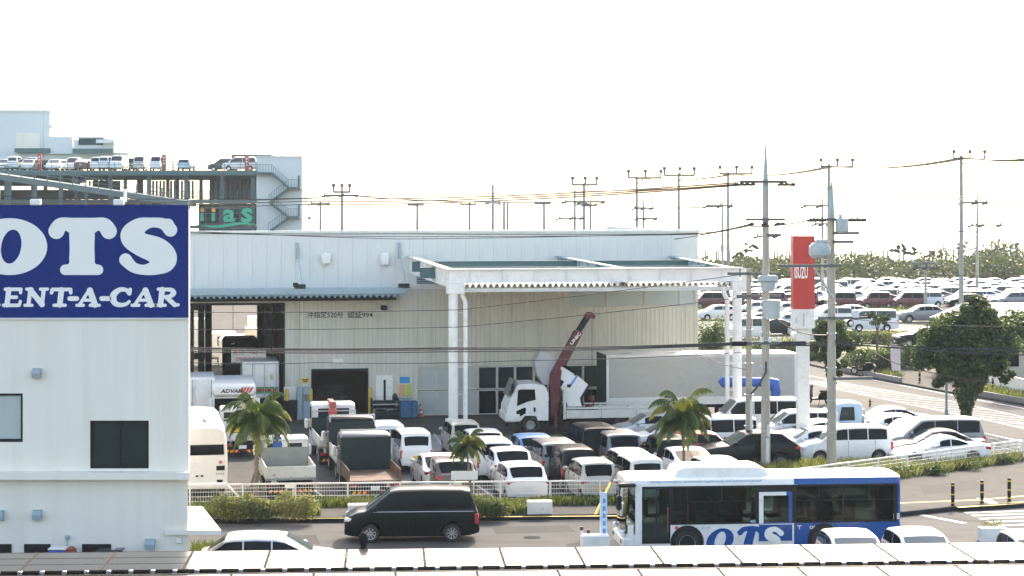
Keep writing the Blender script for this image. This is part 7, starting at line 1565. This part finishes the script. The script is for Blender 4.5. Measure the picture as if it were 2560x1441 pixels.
part(t, 'door_handle', 'dark', lambda b: b.box(*fc.rect(1334, 1019, 1339, 1030)[:2], -.02, -.002, *fc.rect(1334, 1019, 1339, 1030)[2:])); part(t, 'step_mark', 'dark', lambda b: b.box(*fc.rect(1291, 1056, 1300, 1061)[:2], -.012, -.002, *fc.rect(1291, 1056, 1300, 1061)[2:])); part(t, 'mirror', 'dark', lambda b: (b.rbox(fc.xz(1282, 0)[0]-.1, fc.xz(1288, 0)[0]-.1, -.3, -.1, fc.xz(0, 1000)[1], fc.xz(0, 975)[1], .04), b.cyl((fc.xz(1288, 0)[0], -.02, fc.xz(0, 968)[1]), (fc.xz(1284, 0)[0]-.05, -.2, fc.xz(0, 974)[1]), .02, n=6)))
for x in (1, 2): pass
zb_, zt_ = fc.xz(1450, 1044)[1], fc.xz(1450, 1019)[1]; xb0, xb1 = fc.xz(1411, 0)[0], fc.xz(1411, 0)[0]+5.6
part(t, 'chassis', 'dark', lambda b: (b.box(fc.xz(1300, 0)[0], xb1-.1, .55, .75, .55, .82), b.box(fc.xz(1300, 0)[0], xb1-.1, TW-.75, TW-.55, .55, .82), b.box(xb0+.3, xb1-.3, .1, .5, .35, .7), b.box(fc.xz(1372, 0)[0], xb0, .3, TW-.3, .4, 1.5)))
part(t, 'bed_floor', 'bedwhite', lambda b: b.box(xb0, xb1, 0.03, TW-.03, zb_, zb_+.10))
for y0, y1 in ((-.02, .03), (TW-.03, TW+.02)):
    for i in range(3): xx0 = xb0+.1+i*(xb1-xb0-.1)/3; part(t, 'side_gate', 'bedwhite', lambda b: (b.rbox(xx0, xx0+(xb1-xb0-.1)/3-.05, y0, y1, zb_-.05, zt_-.14, .01), b.rbox(xx0, xx0+(xb1-xb0-.1)/3-.05, y0-.01, y1+.01, zt_-.09, zt_, .01)))
part(t, 'tail_gate', 'bedwhite', lambda b: b.rbox(xb1-.05, xb1, .03, TW-.03, zb_+.1, zt_, .01)); zh = fc.xz(1415, 966)[1]
part(t, 'headboard', 'bedwhite', lambda b: (b.rbox(xb0-.05, xb0+.08, -.02, .08, zb_-.1, zh, .02), b.rbox(xb0-.05, xb0+.08, TW-.08, TW+.02, zb_-.1, zh, .02), b.rbox(xb0-.04, xb0+.06, .081, TW-.081, zb_+.1, zh-.25, .02)))
for px in (1328, 1560): x = fc.xz(px, 0)[0]; [wheel_truck(t, x, y, .47, .28) for y in ((.16, TW-.16) if False else (.16, TW-.16))]
# crane (centre line of the truck, projected onto it)
cy = .55
Q = lambda pts: [fc.xz(*q, cy) for q in pts]
mb = MB(); mb.prism(Q([(1377, 1046), (1375, 985), (1373, 960), (1376, 935), (1388, 915), (1402, 925), (1398, 960), (1396, 985), (1394, 1046)]), cy-.3, cy+.35); mb.build('crane_column', 'cranered', t)
mb = MB(); mb.prism(Q([(1376, 935), (1436, 826), (1456, 832), (1400, 940)]), cy-.18, cy+.2); bm = mb.build('crane_boom', 'cranered', t)
mb = MB(); mb.prism(Q([(1440, 826), (1462, 790), (1474, 797), (1452, 831)]), cy-.13, cy+.15); mb.build('boom_extension', 'black', bm)
mb = MB(); mb.prism(Q([(1460, 792), (1468, 781), (1480, 781), (1488, 790), (1485, 798), (1474, 796), (1468, 800)]), cy-.17, cy+.19); mb.build('boom_head', 'cranered', bm)
e = Q([(1424, 862), (1444, 838)]); tx = text('lettering', 'UNIC', .05, .8, -.085, .085, -.0, 'letter', bm, bold=.03); A0, A1 = Vector(e[0]), Vector(e[1]); ang = math.atan2(A1.y-A0.y, A1.x-A0.x)
tx.rotation_euler = (0, -ang, 0); tx.location = (A0.x, cy-.186, A0.y)
part(t, 'outrigger', 'cranered', lambda b: (b.box(fc.xz(1386, 0)[0], fc.xz(1393, 0)[0], -.02, .12, .3, .95), b.cyl((fc.xz(1389, 0)[0], .05, 0), (fc.xz(1389, 0)[0], .05, .35), .05, n=8))); part(t, 'control_levers', 'black', lambda b: b.rbox(fc.xz(1398, 0)[0], fc.xz(1409, 0)[0], .0, .3, .9, 1.5, .03))
h0 = fc.xz(1480, 798, cy); h1 = fc.xz(1480, 1003, cy); part(t, 'hoist_cable', 'black', lambda b: b.cyl((h0[0], cy, h0[1]), (h0[0], cy, h1[1]), .014, n=5)); part(t, 'hook_block', mat('hook_red', (.12, .03, .03), .5), lambda b: (b.rbox(h0[0]-.10, h0[0]+.10, cy-.1, cy+.1, h1[1], h1[1]+.28, .05), b.tube([(h0[0], cy, h1[1]), (h0[0]+.1, cy, h1[1]-.15), (h0[0], cy, h1[1]-.25), (h0[0]-.1, cy, h1[1]-.2)], .03, 6)))
# salvaged cab shell lying tilted on the bed
t2 = thing('salvaged_cab', 'silver truck cab shell tilted on its back on the crane truck bed', 'truck cab', fc.loc(), HK)
Q2 = lambda pts, y=.9: [fc.xz(*q, y) for q in pts]
mb = MB(); prf = Q2([(1352, 876), (1368, 882), (1398, 902), (1388, 935), (1372, 962), (1358, 962), (1342, 935), (1336, 905)]); mb.prism(prf, .75, 1.95); mb.build('wind_deflector', 'silver', t2, 60)
mb = MB(); mb.prism(Q2([(1398, 916), (1410, 912), (1466, 960), (1447, 993), (1452, 1014), (1415, 1014), (1396, 960)]), .35, 1.9); mb.build('cab_shell', PAINT['white'], t2, 30)
mb = MB(); mb.prism(Q2([(1466, 959), (1470, 963), (1452, 994), (1455, 1012), (1449, 1012), (1445, 993)]), .33, 1.92); mb.build('edge_seal', 'black', t2); mb = MB(); mb.prism(Q2([(1400, 914), (1411, 911), (1440, 932), (1436, 936)]), .32, 1.93); mb.build('roof_glass', 'glass', t2)
mb = MB(); mb.prism(Q2([(1436, 936), (1440, 939), (1420, 968), (1416, 965)]), .33, .349); mb.build('strap', mat('strap_blue', (.05, .3, .6), .6), t2); mb = MB(); [mb.rbox(*[fc.xz(px, py, .35)[0]+o for o in (-.1, .1)], .29, .345, fc.xz(px, py, .35)[1]-.08, fc.xz(px, py, .35)[1]+.08, .03) for px, py in ((1440, 935), (1422, 965))]; mb.build('strap_buckle', 'black', t2); mb = MB(); mb.prism(Q2([(1396, 945), (1406, 952), (1398, 965), (1392, 958)]), .33, .349); mb.build('shell_opening', 'black', t2)
mb = MB(); zf = zb_+.1; mb.box(fc.xz(1415, 0)[0], fc.xz(1460, 0)[0], .4, 1.85, zf, zf+.12); mb.box(fc.xz(1340, 0)[0]+.5, fc.xz(1415, 0)[0], 1.0, 1.2, fc.xz(0, 965, .9)[1]-.05, fc.xz(0, 960, .9)[1]+.1); mb.build('support_timber', 'bark', t2)
t3 = thing('spare_parts_pile', 'dark axle parts lying on the crane truck bed before the trailer', 'parts', tuple(fc.w(fc.xz(1475, 0)[0], .8, zb_+.1)), HK); part(t3, 'hub', 'dark', lambda b: (b.cyl((-.35, -.2, .22), (-.35, .3, .22), .22, n=14), b.cyl((.2, -.2, .16), (.2, .2, .16), .16, n=12)), 40); part(t3, 'axle_shaft', 'cranered', lambda b: (b.cyl((-.6, 0, .2), (.6, .1, .22), .06, n=8), b.ell((.05, -.1, .35), (.2, .15, .16))), 40)
# ------------------------------------------------------------------ box trailer
ft = FR(1513, 106.0, 8.5); t = thing('box_trailer', 'long white ribbed box trailer behind the crane truck', 'trailer', ft.loc(), ft.yaw)
xt1 = ft.xz(1992, 900)[0]; zt_ = ft.xz(1700, 886)[1]; zm = ft.xz(1700, 992)[1]; zl = ft.xz(1700, 1012)[1]
mb = MB(); mb.box(.06, xt1, .02, 2.4, zl, zt_-.06); mb.build('box', 'bedwhite', t); mb = MB(); mb.box(0.0, .058, .0, 2.42, zl, zt_); mb.build('nose_panel', 'dumpdark', t)
mb = MB(); nR = 34
for i in range(nR): z = zm+(zt_-.2-zm)*i/nR; mb.prism([(.019, z), (-.012, z+.015), (-.012, z+.05), (.019, z+.065)], .2, xt1-.15, ax='x')
o = mb.build('corrugation', mat('trailer_side', (.56, .55, .48), .5, var=.1), t); o['kind'] = 'stuff'
mb = MB(); mb.rbox(.05, xt1+.02, -.04, 2.44, zt_-.12, zt_, .02); mb.rbox(.06, .2, -.03, .019, zl, zt_-.121, .01); mb.rbox(xt1-.14, xt1+.0, -.03, .019, zl, zt_-.121, .01); mb.build('edge_trim', 'white', t)
mb = MB(); mb.box(.21, xt1-.15, -.02, .019, zl, zm-.02); mb.build('skirt_panel', 'white', t); mb = MB(); mb.box(.3, xt1-.2, .5, .8, .8, zl-.002); mb.box(.3, xt1-.2, 1.6, 1.9, .8, zl-.002); mb.build('chassis', 'dark', t)
for x in (7.0, 8.3): [wheel_truck(t, x, y, .48, .3) for y in (.2, 2.2)]
mb = MB(); mb.cyl((1.2, .5, 0), (1.2, .5, .82), .07, n=8); mb.cyl((1.2, 1.9, 0), (1.2, 1.9, .82), .07, n=8); mb.build('landing_leg', 'dark', t); mb = MB(); [mb.cyl((1+i*2.4, .8, zt_), (1.6+i*2.4, .8, zt_+.04), .02, n=5) for i in range(4)]; mb.build('roof_rail', 'steel', t)
# blue tarp bundle on a rack between trailer and van
p = fw.w(fw.xz(1868, 1000, -8.2)[0], -8.2); k = p.y/F; t = thing('tarp_bundle', 'long blue tarpaulin bundle drooping over a rack before the trailer', 'tarpaulin', tuple(p), R(8)); zc = zat(955, p.y)
mb = MB(); mb.tube([(-1.45, 0, zc-.1), (-1.3, 0, zc), (-.5, 0, zc+.02), (.4, 0, zc-.02), (1.1, 0, zc-.02), (1.45, 0, zc-.1), (1.55, 0, zc-.55), (1.5, 0, zc-.9)], [.2, .3, .26, .24, .26, .34, .26, .22], 12); mb.build('tarpaulin', 'blue', t, 50)
mb = MB(); [mb.box(x-.04, x+.04, -.04, .04, 0, zc-.2) for x in (-1.1, 1.0)]; mb.box(-1.3, 1.3, -.05, .05, zc-.3, zc-.22); [mb.box(x-.3, x+.3, -.04, .04, 0, .05) for x in (-1.1, 1.0)]; mb.build('rack', 'steel', t)
# pale blue small truck cab
p = G(2080, 1090); p = Vector(((2085-CX)*98.5/F, 98.5, 0)); flat_truck(p+Vector((1.75, 0, 0)), R(188), 'pale blue light truck with open bed behind the pylon', 4.4, 1.7, 2.0, .8, .35, .6, 'sky', 'bedwhite', 'bedwhite', 'cabgrey', name='light_truck')
# ------------------------------------------------------------------ trucks in and before the service bay
def box_truck(loc, h, label, W=2.2, L=6.0, H=3.1, bz=.95, doors=3, stripe=False, name='box_truck', plain=False):
    t = thing(name, label, 'truck', tuple(loc), h); xr = -L/2
    mb = MB(); mb.rbox(xr, L/2-1.8, -W/2, W/2, bz, H, .04); bx = mb.build('cargo_box', 'white', t)
    for i in range(doors): a = -W/2+.04+i*(W-.08)/doors; mb = MB(); mb.rbox(xr-.03, xr-.001, a+.02, a+(W-.08)/doors-.02, bz+.05, H-.08, .012); d_ = mb.build('rear_door', 'white', bx); mb = MB(); mb.cyl((xr-.05, a+.12, bz+.08), (xr-.05, a+.12, H-.1), .02, n=6); mb.build('lock_bar', 'steel', d_)
    if stripe:
        mb = MB(); mb.box(xr-.036, xr-.031, -W/2+.05, W/2-.05, bz+.25, bz+.62); st = mb.build('stripe', mat('stripe_green', (.12, .3, .1), .5), bx); mb = MB(); [mb.box(xr-.042, xr-.037, -W/2+.15+i*.28, -W/2+.33+i*.28, bz+.36, bz+.52) for i in range(5)]; mb.build('lettering_mark', 'tail', st); mb = MB(); mb.box(xr-.036, xr-.031, -W/2+.3, -W/2+.5, H-1.0, H-.7); mb.build('notice', mat('notice_green', (.45, .55, .25), .6), bx)
    mb = MB(); mb.rbox(L/2-1.75, L/2, -W/2+.05, W/2-.05, .6, 2.45, .12); mb.build('cab', 'white', t); mb = MB(); mb.box(L/2-.02, L/2+.012, -W/2+.2, W/2-.2, 1.45, 2.2); mb.build('windshield', 'glass2', t)
    for sg in (1, -1): mb = MB(); mb.box(L/2-1.3, L/2-.4, sg*(W/2-.05)-.006, sg*(W/2-.05)+.006, 1.5, 2.15); mb.build('side_window', 'glass2', t)
    mb = MB(); mb.box(xr+.1, L/2-.3, -.45, .45, .5, bz-.002); mb.box(xr, xr+.1, -W/2+.1, W/2-.1, .45, .6); mb.build('chassis', 'dark', t)
    for x in (L/2-.9, xr+1.3): [wheel_truck(t, x, sg*(W/2-.18), .42, .26) for sg in (1, -1)]
    return t
q = fw.w(fw.xz(652, 1000, .3)[0], 3.3); box_truck(q, R(99), 'white box truck with green stripe backing out of the service bay', 2.0, 6.0, 3.1, 1.1, 3, True)
q = fw.w(fw.xz(488, 1000, -5)[0], -2.4); box_truck(q, R(99), 'white box truck at the left side of the service bay', 2.0, 5.4, 2.75, .95, 2)
q = fw.w(fw.xz(586, 1000, -7)[0], -4.6); t = thing('white_bus', 'white bus with printed roof board standing before the service bay', 'bus', tuple(q), R(9)); w = 1.12; zt_ = zat(962, q.y-3)
mb = MB(); mb.rbox(-w, w, -2.9, 2.9, .5, zt_-.62, .12); mb.build('body', 'white', t, 40); mb = MB(); mb.rbox(-w, w-.04, -3.05, 2.6, zt_-.6, zt_, .12); rbd = mb.build('roof_board', 'white', t, 40)
text('lettering', 'ADVAN', -w+.42, .45, zt_-.42, zt_-.22, -3.058, 'black', rbd, .2, .03); mb = MB(); [mb.add([(.2+i*.16, -3.056-.001*i, zt_-.42), (.32+i*.16, -3.056-.001*i, zt_-.42), (.48+i*.16, -3.056-.001*i, zt_-.14), (.36+i*.16, -3.056-.001*i, zt_-.14)], [(0, 1, 2, 3)]) for i in range(4)]; mb.build('red_flash', 'tail', rbd)
mb = MB(); mb.box(-w+.12, w-.12, -2.912, -2.895, 1.25, zt_-.70); mb.build('windscreen', 'glass', t)
for sg in (1, -1): mb = MB(); mb.rbox(sg*(w+.08)-.08, sg*(w+.08)+.08, -2.95, -2.8, 1.4, 1.9, .04); mb.cyl((sg*w*.9, -2.85, 1.95), (sg*(w+.08), -2.88, 1.85), .02, n=5); mb.build('mirror', 'white', t); mb = MB(); mb.rbox(sg*.8-.15, sg*.8+.15, -2.94, -2.88, .75, .92, .03); mb.build('headlight', 'head', t)
mb = MB(); mb.rbox(-w*.98, w*.98, -2.98, -2.7, .4, .62, .05); mb.build('bumper', 'white', t)
for x in (-w+.15, w-.15):
    for y in (-1.9, 1.9): mb = MB(); mb.cyl((x-.12, y, .42), (x+.12, y, .42), .42, n=18); mb.build('wheel', 'rubber', t, 40)
q = fw.w(fw.xz(600, 870, 11)[0], 11); t = thing('raised_truck', 'dark truck cab raised high inside the service bay', 'truck', tuple(q), R(9)); zz = zat(842, q.y); mb = MB(); mb.rbox(-1.05, 1.05, -.9, 1.2, zz-2.1, zz, .18); mb.build('cab', 'black', t, 40); mb = MB(); mb.box(-.9, .9, -.912, -.895, zz-1.1, zz-.25); mb.build('windscreen', 'glass', t); mb = MB(); mb.ell((-.45, -.9, zz-.35), (.14, .04, .06)); mb.build('marker_lamp', 'head', t)
mb = MB(); [mb.box(x-.12, x+.12, y-.12, y+.12, 0, zz-2.1) for x in (-.9, .9) for y in (-.6, .9)]; mb.box(-1.0, 1.0, -.8, 1.1, zz-2.25, zz-2.1); mb.build('lift_stand', 'dumpdark', t)
for px, yt_, lb in ((612, 795, 'white truck cab seen outside through the rear of the bay'), (606, 822, 'lower white truck cab outside the rear of the bay')):
    d = 139 if yt_ < 800 else 136; x = (px-CX)*d/F; box_truck((x+1.2, d+1.5, 0), R(188), lb, 2.2, 6.0, zat(yt_, d), 1.0, 1); 
q = PD(545, 830, 140.5); box_truck((q.x-2.4, 143.5, 0), R(8), 'white box body parked outside behind the service bay', 2.2, 6.4, 3.4, 1.0, 2)
# ------------------------------------------------------------------ scooters
def scooter(px, yb, z, h, label):
    p = G(px, yb, z); t = thing('motor_scooter', label, 'scooter', tuple(p), h)
    for x in (.62, -.62):
        mb = MB(); X = Matrix.Translation((x, 0, .26)); mb.lathe([(.16, -.05), (.24, -.06), (.26, 0), (.24, .06), (.16, .05), (.16, -.05)], 16, 0, X); w = mb.build('wheel', 'rubber', t, 40); mb = MB(); mb.lathe([(.16, .03), (.05, .04), (.001, .04)], 12, 0, X); mb.lathe([(.16, -.03), (.05, -.04), (.001, -.04)], 12, 0, X); mb.build('rim', 'alloy', w)
    part(t, 'fork', 'dark', lambda b: (b.cyl((.62, .07, .26), (.42, .05, .85), .03, n=6), b.cyl((.62, -.07, .26), (.42, -.05, .85), .03, n=6), b.cyl((.44, 0, .7), (.36, 0, 1.05), .035, n=8)))
    part(t, 'front_shield', PAINT['navy'], lambda b: b.prism([(.42, .35), (.52, .45), (.46, .95), (.36, 1.0), (.36, .45)], -.2, .2)); part(t, 'body', PAINT['black'], lambda b: (b.prism([(.4, .28), (.4, .36), (.0, .4), (-.1, .7), (-.75, .78), (-.85, .62), (-.5, .3)], -.16, .16), b.rbox(.3, .8, -.09, .09, .48, .56, .03)))
    part(t, 'seat', 'rubber', lambda b: b.rbox(-.72, -.08, -.15, .15, .72, .84, .05)); part(t, 'handlebar', 'dark', lambda b: (b.cyl((.34, -.34, 1.06), (.34, .34, 1.06), .025, n=6), b.rbox(.32, .48, -.12, .12, .98, 1.12, .04))); part(t, 'rear_box', 'dark', lambda b: b.rbox(-.98, -.6, -.18, .18, .86, 1.12, .05))
    for sg in (1, -1): part(t, 'mirror', 'chrome', lambda b: (b.cyl((.34, sg*.22, 1.06), (.32, sg*.3, 1.28), .012, n=5), b.ell((.32, sg*.3, 1.32), (.02, .07, .05))))
    part(t, 'stand', 'dark', lambda b: b.cyl((-.1, .05, .3), (-.05, .22, .0), .02, n=5))
scooter(2158, 938, .13, R(150), 'dark scooter parked on the far pavement by the hedge'); scooter(2046, 1012, .0, R(160), 'dark red and black scooter beside the narrow leafy tree')
# ------------------------------------------------------------------ haze over the whole place
mb = MB(); mb.box(-2600, 2600, -250, 4100, -3.0, 40); hz = mb.build('haze', mat('haze_surface_unused', (1, 1, 1)))
hm_ = bpy.data.materials.new('haze'); hm_.use_nodes = True; t_ = hm_.node_tree; t_.nodes.clear(); out = t_.nodes.new('ShaderNodeOutputMaterial'); pv = t_.nodes.new('ShaderNodeVolumePrincipled')
pv.inputs['Color'].default_value = (.88, .97, 1.0, 1); pv.inputs['Density'].default_value = 0.00017; pv.inputs['Anisotropy'].default_value = 0.0; t_.links.new(pv.outputs[0], out.inputs['Volume'])
hz.data.materials.clear(); hz.data.materials.append(hm_); hz['kind'] = 'stuff'; hz['label'] = 'thin bright sea haze over the whole place'; hz['category'] = 'haze'
